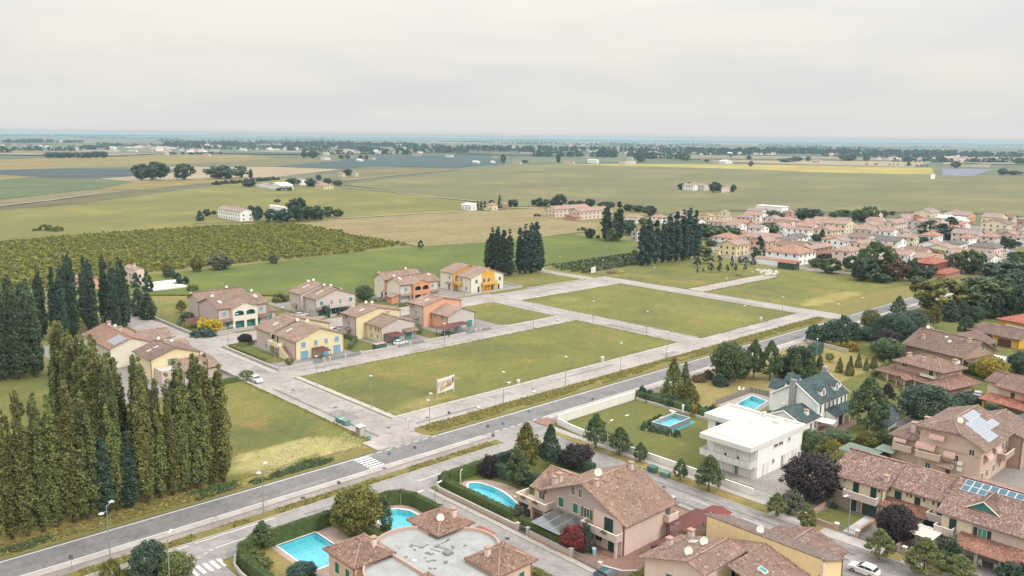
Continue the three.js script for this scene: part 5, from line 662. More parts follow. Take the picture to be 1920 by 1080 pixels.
for (const h of [[383.6,238.8,11.6,10.7,6,"gu","y","r",1,"yellow gabled house standing alone before the village"],[378.1,245.4,1.6,2.7,3,"flat","y","r",0,"low yellow annex of the yellow gabled house"],[380.9,202.5,16.7,17.9,5.5,"hip","w","t",1,"long white house with terracotta hipped roof behind the garages"],[370.9,207.6,3.3,12.7,2.8,"fW","w","r",0,"low white garage row with red roof by the dirt lane"],[365.0,195.8,4.5,8.7,3,"fW","k","d",0,"black box shed with red roof by the dirt lane"],[410.3,236.9,10.1,10.8,6,"gu","s","r",1],[425.6,235.0,13.5,7.5,5.5,"gu","w","g",1],[445.7,237.6,10.1,8.2,5.5,"gu","w","g",1],[403.2,207.8,22.7,6.3,5.5,"gu","b","r",1,"long brick house with rosy roof beside the pink hipped house"],[406.6,189.5,12.6,8.9,6,"hip","p","r",1,"big pink house with broad hipped roof"],[448.0,212.2,9.5,10.2,5.5,"gu","w","m",1],[445.6,201.7,12.8,6.4,5.5,"gu","p","r",1],[537.2,254.2,13.3,16.5,6,"gv","c","r",1,"long cream hall with plain rosy roof"],[523.5,267.3,9.6,11.2,5.5,"hip","p","r",1],[488.3,254.2,5.0,15.1,5.5,"hip","w","r",1],[495.0,242.7,11.5,12.1,5.5,"gu","c","r",1],[532.1,290.2,12.0,12.6,5.5,"hip","p","r",1],[493.3,301.1,9.7,10.4,5.5,"gv","o","t",1,"orange house with terracotta roof"],[496.0,295.5,8.7,5.9,5.5,"gu","c","r",1],[484.3,312.8,10.5,10.3,6,"hip","p","r",1],[513.5,342.0,6.6,8.2,6,"gu","c","r",1],[515.3,332.3,10.1,4.3,6,"gu","c","m",1],[573.6,337.2,7.6,12.4,7,"gv","w","m",1,"tall white hall with mauve roof"],[609.7,340.9,9.5,23.0,8,"flat","w","x",1,"long white flat building at the village edge"],[593.3,322.7,4.6,8.4,6,"gu","s","r",1],[532.6,321.8,7.0,10.7,5.5,"hip","p","m",1],[554.9,355.8,4.8,7.0,6,"gu","c","m",1],[460.5,282.5,6.0,4.4,3,"gu","s","t",0],[515.6,227.2,10.5,11.7,6,"gv","g","r",1],[517.9,216.0,8.9,8.1,6,"gv","w","r",1],[527.3,211.4,6.5,5.3,5.5,"gu","g","r",1],[472.1,193.1,10.5,13.3,5.5,"gv","w","g",1],[497.0,194.5,6.8,10.0,5.5,"gv","c","r",1],[391.2,144.1,16.3,9.2,6.5,"hip","r","d",1,"dark red house with wide red hipped roof among trees"],[388.6,137.6,16.5,6.0,3,"hip","b","d",0,"low red roofed wing beside the dark red house"],[418.3,166.3,14.8,9.4,5.5,"gv","w","r",1],[436.9,165.6,10.0,10.4,5.5,"gv","p","b",1],[458.5,160.5,9.6,13.2,5.8,"gu","w","r",1,"white house with broad gable facing the grass lot"],[477.4,163.8,12.1,8.0,6.5,"hip","w","g",1],[514.2,189.4,10.6,9.0,6,"hip","w","t",1],[471.6,144.9,13.2,12.6,7,"hip","p","g",1,"pink house with grey hipped roof and white balcony awnings"],[522.9,174.1,11.2,6.5,5.5,"hip","w","t",1],[539.7,166.4,10.5,7.6,5.5,"hip","g","t",1],[559.9,162.3,9.6,7.2,6,"gu","p","r",1],[626.3,185.9,14.2,16.4,6,"gu","c","b",1,"broad cream gabled house with brown roof"],[663.8,203.2,18.7,11.6,7,"gv","y","m",1,"yellow house with mauve roof at the field edge"],[664.5,224.0,16.0,11.0,7,"gv","o","m",1,"orange gabled house with mauve roof at the field edge"],[637.0,218.5,15.2,8.9,5.5,"gv","w","x",0,"white barn with white sheet roof"],[647.9,230.7,10.1,8.6,5.5,"gv","w","x",0,"smaller white barn behind the cypress trees"],[665.9,250.1,17.0,13.0,7,"gu","c","m",1],[633.8,243.2,6.4,6.9,6,"gu","o","r",1,"small orange house between rosy roofs"],[629.9,250.4,7.8,7.6,6,"gv","p","r",1],[611.4,245.9,10.6,7.4,5.5,"gu","w","r",1],[579.3,250.6,7.0,5.5,5.5,"gv","p","r",1],[575.7,238.2,17.1,8.9,5.5,"gu","p","r",1],[613.3,228.6,14.1,7.7,5.5,"gv","s","b",1],[568.2,192.2,9.1,4.2,5.5,"gv","p","d",1],[663.2,187.2,11.6,3.9,7,"gv","b","m",1],[610.4,172.8,10.6,5.7,5.5,"gv","w","b",1],[569.9,160.0,10.0,3.8,5.5,"gu","p","r",1],[577.7,221.1,5.8,5.1,5,"gv","p","b",1],[451.9,189.7,6.6,4.7,5,"hip","p","t",1],[464.9,446.6,38.8,10.9,6.2,"gu","p","r",1,"long pink terrace on the field edge, upper row"],[465.8,422.3,36.2,11.0,6.2,"gu","p","r",1,"long pink terrace on the field edge, lower row"],[481.3,381.3,8.4,12.8,4,"hip","w","r",1],[486.8,363.8,7.0,9.3,5,"hip","w","r",1],[455.7,417.0,5.0,10.6,3,"fS","b","d",0,"low red lean-to below the pink terraces"],[395.4,312.9,2.5,4.5,6,"gu","g","g",1],[118.8,341.7,3.6,10.9,7,"gv","p","r",1,"pink farmhouse between dark cypress and vineyard"],[101.8,346.3,5.8,12.9,4,"gv","s","r",1,"low pink barn behind the dark poplars"],[87.6,316.6,1.3,9.1,4,"gu","w","g",0,"white shed behind the dark poplars"],[496.9,341.5,10.2,12.3,3.2,"gv","w","b",1],[609.4,263.4,10.7,10.5,3.2,"gv","w","r",1],[540.4,305.6,9.5,11.6,5.2,"gu","p","m",1],[648.6,170.5,13.3,11.7,5.6,"hip","g","r",1],[602.7,205.4,13.5,9.7,5.2,"gv","w","t",1],[557.1,328.2,10.8,14.4,5.2,"gv","w","r",1],[558.2,273.9,10.5,14.6,5.2,"gv","w","r",1],[473.6,211.3,12.6,10.7,5.6,"gv","g","b",1],[473.8,225.0,10.4,13.2,3.2,"hip","i","t",1],[409.5,217.1,12.1,13.9,5.2,"gv","c","b",1],[553.4,198.7,11.1,10.0,3.2,"gv","w","t",1],[508.6,262.6,9.7,11.6,5.6,"gv","p","r",1],[562.4,177.7,13.0,11.3,3.2,"hip","i","r",1],[474.0,278.3,9.5,9.2,5.2,"gv","w","m",1],[549.6,242.0,13.0,9.6,5.6,"gu","i","r",1],[427.5,250.1,9.2,14.0,5.6,"hip","i","r",1],[520.2,360.8,10.1,9.1,3.2,"hip","p","m",1],[414.8,150.7,10.2,11.6,5.6,"gv","c","r",1],[597.1,228.3,13.0,11.3,5.2,"gu","g","t",1],[449.5,253.5,10.8,12.6,3.2,"gv","c","r",1],[492.7,179.7,10.5,10.6,3.2,"gu","w","r",1],[552.7,145.5,11.4,14.0,5.2,"hip","w","m",1],[688.4,237.6,12.5,14.0,5.6,"gu","w","r",1],[519.0,284.0,10.0,10.9,5.2,"gv","i","b",1],[414.2,260.3,10.4,13.3,5.2,"hip","w","t",1],[491.3,272.3,10.3,11.7,5.6,"gu","w","r",1],[425.0,184.3,11.4,9.1,5.2,"gv","p","t",1],[545.0,177.3,11.1,14.8,5.6,"gv","p","m",1],[687.5,201.6,9.9,11.6,5.6,"gv","p","b",1],[576.0,200.7,9.9,9.8,5.6,"gv","i","t",1],[458.7,141.8,9.5,13.4,3.2,"gv","w","m",1],[586.9,339.2,11.6,9.8,5.2,"gv","c","m",1],[644.3,256.6,9.7,10.2,3.2,"gu","p","r",1],[589.1,144.2,12.5,9.6,3.2,"hip","i","r",1],[444.0,144.5,10.4,12.1,5.6,"gv","c","r",1],[588.0,166.7,12.6,14.1,3.2,"gv","w","b",1],[540.8,274.6,9.9,11.4,5.2,"gv","w","r",1],[497.5,214.8,9.8,11.0,3.2,"gv","p","m",1],[479.5,298.0,10.5,9.9,5.2,"gv","w","r",1],[504.8,359.3,10.4,12.8,5.6,"gu","g","r",1],[627.7,274.4,11.3,12.4,5.6,"gv","c","r",1],[536.8,216.1,9.3,9.5,3.2,"hip","i","m",1]]) farHouse(h, 'village_house', 'house', ['houses of the village at the estate edge', 'in the crowded village']);
for (const h of [[266.6,557.3,9.9,35.0,7,"gv","w","m",1,"white farmhouse beside the dark round trees"],[318.7,592.6,3.0,22.5,5,"gv","w","x",0,"white shed behind the dark round trees"],[453.4,847.3,14.9,28.0,5,"gu","w","x",1],[458.5,885.2,6.5,29.6,4,"gu","w","m",1],[516.3,916.7,9.5,23.3,6,"gv","w","m",1],[495.7,830.2,12.4,17.0,4.5,"hip","y","r",1,"yellow bungalow at the farm hamlet"],[524.6,886.3,7.1,8.0,4,"gv","c","r",1],[456.6,534.5,6.0,12.5,4,"fW","w","x",1,"long white shed at the fork of the farm tracks"],[468.2,521.2,5.9,7.7,4.5,"hip","y","r",1,"cream cottage beside the pointed conifer"],[483.3,524.7,6.1,1.6,4.5,"gu","b","r",1],[844.8,573.3,10.8,17.3,6,"gv","g","m",1],[833.8,580.4,10.6,14.9,6,"gv","w","m",1],[831.5,540.6,19.8,2.8,6,"gu","p","m",1],[839.9,597.1,7.1,7.6,5,"gv","p","b",1],[662.3,1056.4,4.4,12.3,6,"gv","p","m",1],[690.6,1065.8,4.6,12.3,6,"gv","g","m",1],[1096.8,1825.0,14.0,21.5,6,"hip","w","m",1],[1193.3,1763.7,6.2,23.1,6,"gu","p","m",1],[1101.2,1681.7,9.4,15.5,4,"gv","w","x",1],[1535.6,2025.2,1.5,39.0,5,"gv","p","t",1],[1264.1,1458.8,8.7,17.4,4,"gv","w","x",1],[1298.8,1443.8,7.3,9.9,4,"gv","w","x",1],[1596.8,1764.3,2.0,18.7,6,"gv","p","r",1],[1587.4,2300.6,20.6,20.9,7,"gu","w","m",1],[1363.8,2253.4,4.6,28.7,7,"gv","w","m",1],[1545.5,1892.8,4.9,30.0,6,"gv","w","m",1],[2284.0,3133.9,11.7,30.1,6,"gv","w","x",1],[1552.4,2978.9,16.3,25.0,6,"gv","w","x",1],[1527.1,1334.0,5.7,31.3,8,"gv","w","x",0,"white warehouse on the far field edge"],[1505.0,1231.9,4.7,19.3,8,"flat","g","g",1],[1544.1,1236.8,2.9,23.3,8,"gv","w","m",1],[1403.0,1295.5,5.2,30.4,6,"gv","p","t",1],[1312.1,1370.9,6.1,23.6,5,"gv","p","m",1],[2048.5,2082.1,3.8,62.0,7,"gv","p","r",1],[1812.1,1172.0,32.1,17.0,6,"gv","w","x",1],[1828.0,1201.3,3.5,19.3,5,"gv","c","m",1],[1822.4,1469.2,4.5,18.3,9,"gv","g","m",1],[2747.3,1907.3,10.4,16.9,7,"gv","p","m",1],[2733.7,1838.8,10.4,23.4,7,"gv","p","m",1],[2835.1,1812.3,18.2,16.3,7,"gv","w","x",1],[2096.1,1074.3,14.2,20.1,6,"gv","p","m",1],[2973.0,1020.2,11.7,32.5,7,"gv","p","t",1],[2451.9,860.6,7.6,16.9,7,"gv","p","t",1],[1426.3,541.6,16.2,1.0,7,"gu","w","x",0,"small white tower by the blue field"],[993.3,3817.2,8.7,98.3,7,"gv","w","m",1],[934.1,3471.8,8.9,63.7,7,"gv","w","x",1],[983.5,4134.5,3.0,86.3,7,"gv","p","m",1],[898.1,3056.4,11.4,44.7,9,"gv","p","r",1],[1044.1,3129.0,11.5,45.4,9,"gv","w","x",1],[1002.1,2799.8,6.6,69.7,6,"gv","w","m",1],[1049.0,2792.0,5.0,108.6,6,"gv","p","m",1],[940.9,2408.2,11.1,45.8,6,"gv","p","t",1],[1238.4,2878.1,7.5,76.9,7,"gv","p","t",1],[985.9,2225.4,5.1,41.8,6,"gv","p","t",1],[1397.3,2857.2,6.0,49.4,7,"gv","w","x",1],[894.3,3962.3,4.8,85.5,7,"gv","w","m",1],[943.9,3811.3,8.6,107.2,6,"gv","p","m",1],[913.2,3239.1,6.8,45.5,6,"gv","p","m",1]]) farHouse(h, 'farm_building', 'farmhouse', ['farm buildings scattered over the plain', 'on the far plain']);
// ================= TREES AND PLANTS =================
const leafCol = { ol: [0.165, 0.195, 0.058], YE: [0.62, 0.50, 0.04], o2: [0.185, 0.195, 0.055], dk: [0.055, 0.105, 0.066], gr: [0.098, 0.148, 0.056], yg: [0.18, 0.18, 0.038], ye: [0.35, 0.28, 0.04], pu: [0.036, 0.024, 0.032], rd: [0.23, 0.035, 0.035], gy: [0.15, 0.165, 0.11], br: [0.17, 0.11, 0.06], te: [0.05, 0.112, 0.088], fb: [0.06, 0.12, 0.105], he: [0.088, 0.128, 0.034], vi: [0.235, 0.25, 0.04], we: [0.32, 0.29, 0.085], dr: [0.66, 0.58, 0.38], lb: [0.092, 0.14, 0.072] };
const leafMats = {};
const leafMat = (c) => leafMats[c] || (leafMats[c] = new THREE.MeshPhysicalMaterial({ color: lin(...leafCol[c]), roughness: 0.85, vertexColors: true, side: THREE.DoubleSide, transmission: 0.28, thickness: 0 }));
const unit = (r) => { const z = r() * 2 - 1, a = r() * 6.2832, q = Math.sqrt(1 - z * z); return [q * Math.cos(a), z, q * Math.sin(a)]; };
class Leaves {
  constructor(seed) { this.p = []; this.n = []; this.c = []; this.i = []; this.r = rng(seed); }
  leaf(x, y, z, out, s, col) {
    const r = this.r, d = unit(r); let n = [out[0] * 0.75 + d[0], out[1] * 0.75 + d[1] + 0.25, out[2] * 0.75 + d[2]]; const l = Math.hypot(...n) || 1; n = n.map((q) => q / l);
    let t = unit(r), dt = t[0] * n[0] + t[1] * n[1] + t[2] * n[2]; t = [t[0] - dt * n[0], t[1] - dt * n[1], t[2] - dt * n[2]]; const tl = Math.hypot(...t) || 1; t = t.map((q) => q / tl); const b = [n[1] * t[2] - n[2] * t[1], n[2] * t[0] - n[0] * t[2], n[0] * t[1] - n[1] * t[0]];
    const S = s * (0.65 + 0.7 * r()), w = S * 0.62, k = this.p.length / 3, bend = S * 0.18;
    for (const [a, c, e] of [[-S, 0, -bend], [0, -w, 0], [S, 0, -bend], [0, w, 0]]) { this.p.push(x + t[0] * a + b[0] * c + n[0] * e, y + t[1] * a + b[1] * c + n[1] * e, z + t[2] * a + b[2] * c + n[2] * e); this.n.push(...n); this.c.push(...col); }
    this.i.push(k, k + 1, k + 2, k, k + 2, k + 3);
  }
  clump(x, y, z, rad, n, s, out, tone, flat = 0.85) { const r = this.r; for (let k = 0; k < n; k++) { const d = unit(r), q = rad * Math.cbrt(0.25 + 0.75 * r()), t = tone * (0.84 + 0.32 * r()), hue = r(); const o = [d[0] * 0.7 + out[0] * 0.5, d[1] * 0.7 + out[1] * 0.5, d[2] * 0.7 + out[2] * 0.5]; this.leaf(x + d[0] * q, y + d[1] * q * flat, z + d[2] * q, o, s, hue > 0.93 ? [t * 1.4, t * 1.2, t * 0.9] : [t, t, t]); } }
  geo() { const g = new THREE.BufferGeometry(); g.setAttribute('position', new THREE.Float32BufferAttribute(this.p, 3)); g.setAttribute('normal', new THREE.Float32BufferAttribute(this.n, 3)); g.setAttribute('color', new THREE.Float32BufferAttribute(this.c, 3)); g.setIndex(this.i); return g; }
}
const toneOf = (r) => 0.72 + 0.62 * r();
// crowns are made at height 1 and half-width 1 of the whole tree, then scaled
function crownG(type, seed, n, s) { // s: leaf half length in metres for the typical size H x R
  const H = { poplar: 22, round: 9, conic: 6.5, cone: 6, cypress: 8, shrub: 2, ball: 3 }[type], R = { poplar: 1.75, round: 4.4, conic: 2.1, cone: 2, cypress: 1.3, shrub: 1.6, ball: 1.6 }[type], L = new Leaves(seed), r = L.r;
  if (type === 'poplar') { const pl = Array.from({ length: 9 }, (_, k) => ({ a: k * 0.7 + r() * 0.4, d: k ? 0.28 + 0.42 * r() : 0, t1: k ? 0.62 + 0.34 * r() : 1, t0: 0.025 + 0.07 * r(), tn: toneOf(r) })); const N = Math.round(n / 26); for (let k = 0; k < N; k++) { const q = pl[(r() * 9) | 0], t = q.t0 + (q.t1 - q.t0) * r(), f = (t - q.t0) / (q.t1 - q.t0), w = Math.min(1, 0.35 + f * 3.2) * Math.pow(1 - f * f, 0.42), wob = 0.25 * Math.sin(t * 23 + q.a * 5), x = (Math.cos(q.a + wob) * q.d * (0.45 + 0.55 * w) + (r() - 0.5) * 0.42 * w) * R, z = (Math.sin(q.a + wob) * q.d * (0.45 + 0.55 * w) + (r() - 0.5) * 0.42 * w) * R, l = Math.hypot(x, z) || 1; L.clump(x, t * H, z, 0.5 * (0.45 + 0.75 * w), 26, s, [x / l, 0.3, z / l], q.tn * (0.75 + 0.5 * r()), 1.35); } }
  else if (type === 'round') { const N = Math.round(n / 40), by = 0.05; for (let k = 0; k < N; k++) { let d = unit(r); const lob = 0.8 + 0.32 * fbm(d[0] * 2 + 5 + seed, d[2] * 2 + d[1] * 2.3, 200 + seed, 3) * 1.3, q = (0.55 + 0.45 * Math.sqrt(r())) * lob, y = by + (1 - by) * (0.5 + 0.5 * d[1] * q * (d[1] < 0 ? 0.92 : 0.96)); L.clump(d[0] * q * R, y * H, d[2] * q * R, 0.75 + 0.45 * r(), 40, s, d, toneOf(r)); } }
  else if (type === 'conic') { const N = Math.round(n / 30); for (let k = 0; k < N; k++) { const t = 0.2 + 0.8 * Math.pow(r(), 0.9), f = (t - 0.2) / 0.8, w = Math.sin(Math.PI * Math.pow(Math.min(1, f * 0.86 + 0.13), 0.72)), a = r() * 6.283, q = w * (0.5 + 0.5 * Math.sqrt(r())) * (0.85 + 0.3 * r()), d = [Math.cos(a), 0.2, Math.sin(a)]; L.clump(d[0] * q * R, t * H, d[2] * q * R, 0.4, 30, s, d, toneOf(r)); } }
  else if (type === 'cone' || type === 'cypress') { const N = Math.round(n / 24), p = type === 'cone' ? 1 : 0.55; for (let k = 0; k < N; k++) { const t = Math.pow(r(), 1.25), w = type === 'cone' ? Math.pow(1 - t, 0.8) * Math.min(1, 0.62 + t * 4) : Math.sin(Math.PI * Math.min(1, 0.12 + 0.88 * Math.pow(t, 0.85))) * 0.6 + Math.pow(1 - t, 0.6) * 0.45, a = r() * 6.283, q = w * (0.72 + 0.28 * r()), d = [Math.cos(a), 0.45, Math.sin(a)]; L.clump(d[0] * q * R, (0.03 + 0.97 * t) * H, d[2] * q * R, 0.38 * (0.6 + w * 0.6), 24, s, d, toneOf(r), 1.3); } }
  else { const N = Math.round(n / 30); for (let k = 0; k < N; k++) { let d = unit(r); if (type === 'shrub') d[1] = Math.abs(d[1]); const q = (0.7 + 0.3 * r()) * (0.85 + 0.3 * fbm(d[0] * 2 + seed, d[2] * 2 + d[1], 210, 2)), y = type === 'shrub' ? 0.1 + 0.86 * d[1] * q : 0.62 + 0.36 * d[1] * q; L.clump(d[0] * q * R, y * H, d[2] * q * R, 0.32, 30, s, d, toneOf(r)); } }
  const g = L.geo(); g.scale(1 / R, 1 / H, 1 / R); return g;
}
function trunkG(type, seed) {
  const r = rng(seed), G = []; const th = { poplar: 0.9, round: 0.55, conic: 0.8, cone: 0.9, cypress: 0.9, shrub: 0.5, ball: 0.6 }[type], w = { poplar: 0.14, round: 0.045, conic: 0.05, cone: 0.05, cypress: 0.08, shrub: 0.06, ball: 0.09 }[type];
  G.push(rod([0, -0.01, 0], [0.01, th * 0.5, 0.01], w * 1.2, w * 0.8, 7), rod([0.01, th * 0.5, 0.01], [0, th, 0], w * 0.8, w * 0.25, 6)); const n = type === 'round' ? 7 : 4; for (let k = 0; k < n; k++) { const a = k * 2.4 + r(), y = th * (0.45 + 0.4 * r()), l = type === 'poplar' ? 0.35 : 0.55; G.push(rod([0, y, 0], [Math.cos(a) * l, y + 0.16 + 0.12 * r(), Math.sin(a) * l], w * 0.5, w * 0.15, 5)); }
  return join(G);
}
const SPEC = { poplar: [9500, 0.21], round: [9000, 0.25], conic: [4800, 0.16], cone: [4200, 0.16], cypress: [3600, 0.16], shrub: [2400, 0.13], ball: [2400, 0.11] }, FAR = { poplar: [4200, 0.34], round: [2600, 0.5], conic: [1100, 0.34], cone: [1100, 0.32], cypress: [1100, 0.32], shrub: [700, 0.26], ball: [700, 0.22] };
const protoCache = {};
function proto(type, variant, far) { const k = type + variant + far; return protoCache[k] || (protoCache[k] = { crown: crownG(type, 31 * variant + 7 + type.length * 13, ...(far ? FAR : SPEC)[type]), trunk: trunkG(type, variant + 3) }); }
let treeN = 0;
const tname = { poplar: 'poplar_tree', round: 'leafy_tree', conic: 'young_tree', cone: 'conifer_tree', cypress: 'cypress_tree', shrub: 'shrub', ball: 'small_tree' };
function tree(type, u, v, h, w, col, label, group, far = false) {
  const k = treeN++, P = proto(type, k % 3, far ? 1 : 0), o = thing(tname[type], label, type === 'shrub' ? 'shrub' : 'tree', u, v, group, 0, (k * 2.399) % 6.283), s = [w / 2 * (0.96 + 0.08 * hash2(k, 1, 2)), h, w / 2 * (0.96 + 0.08 * hash2(k, 3, 2))];
  const t = part(o, type === 'shrub' ? 'stem' : 'trunk', P.trunk, M.bark); t.scale.set(...s); const c = part(o, 'crown', P.crown, leafMat(col)); c.scale.set(...s); return o;
}
const FARTREE = 330 * 330;
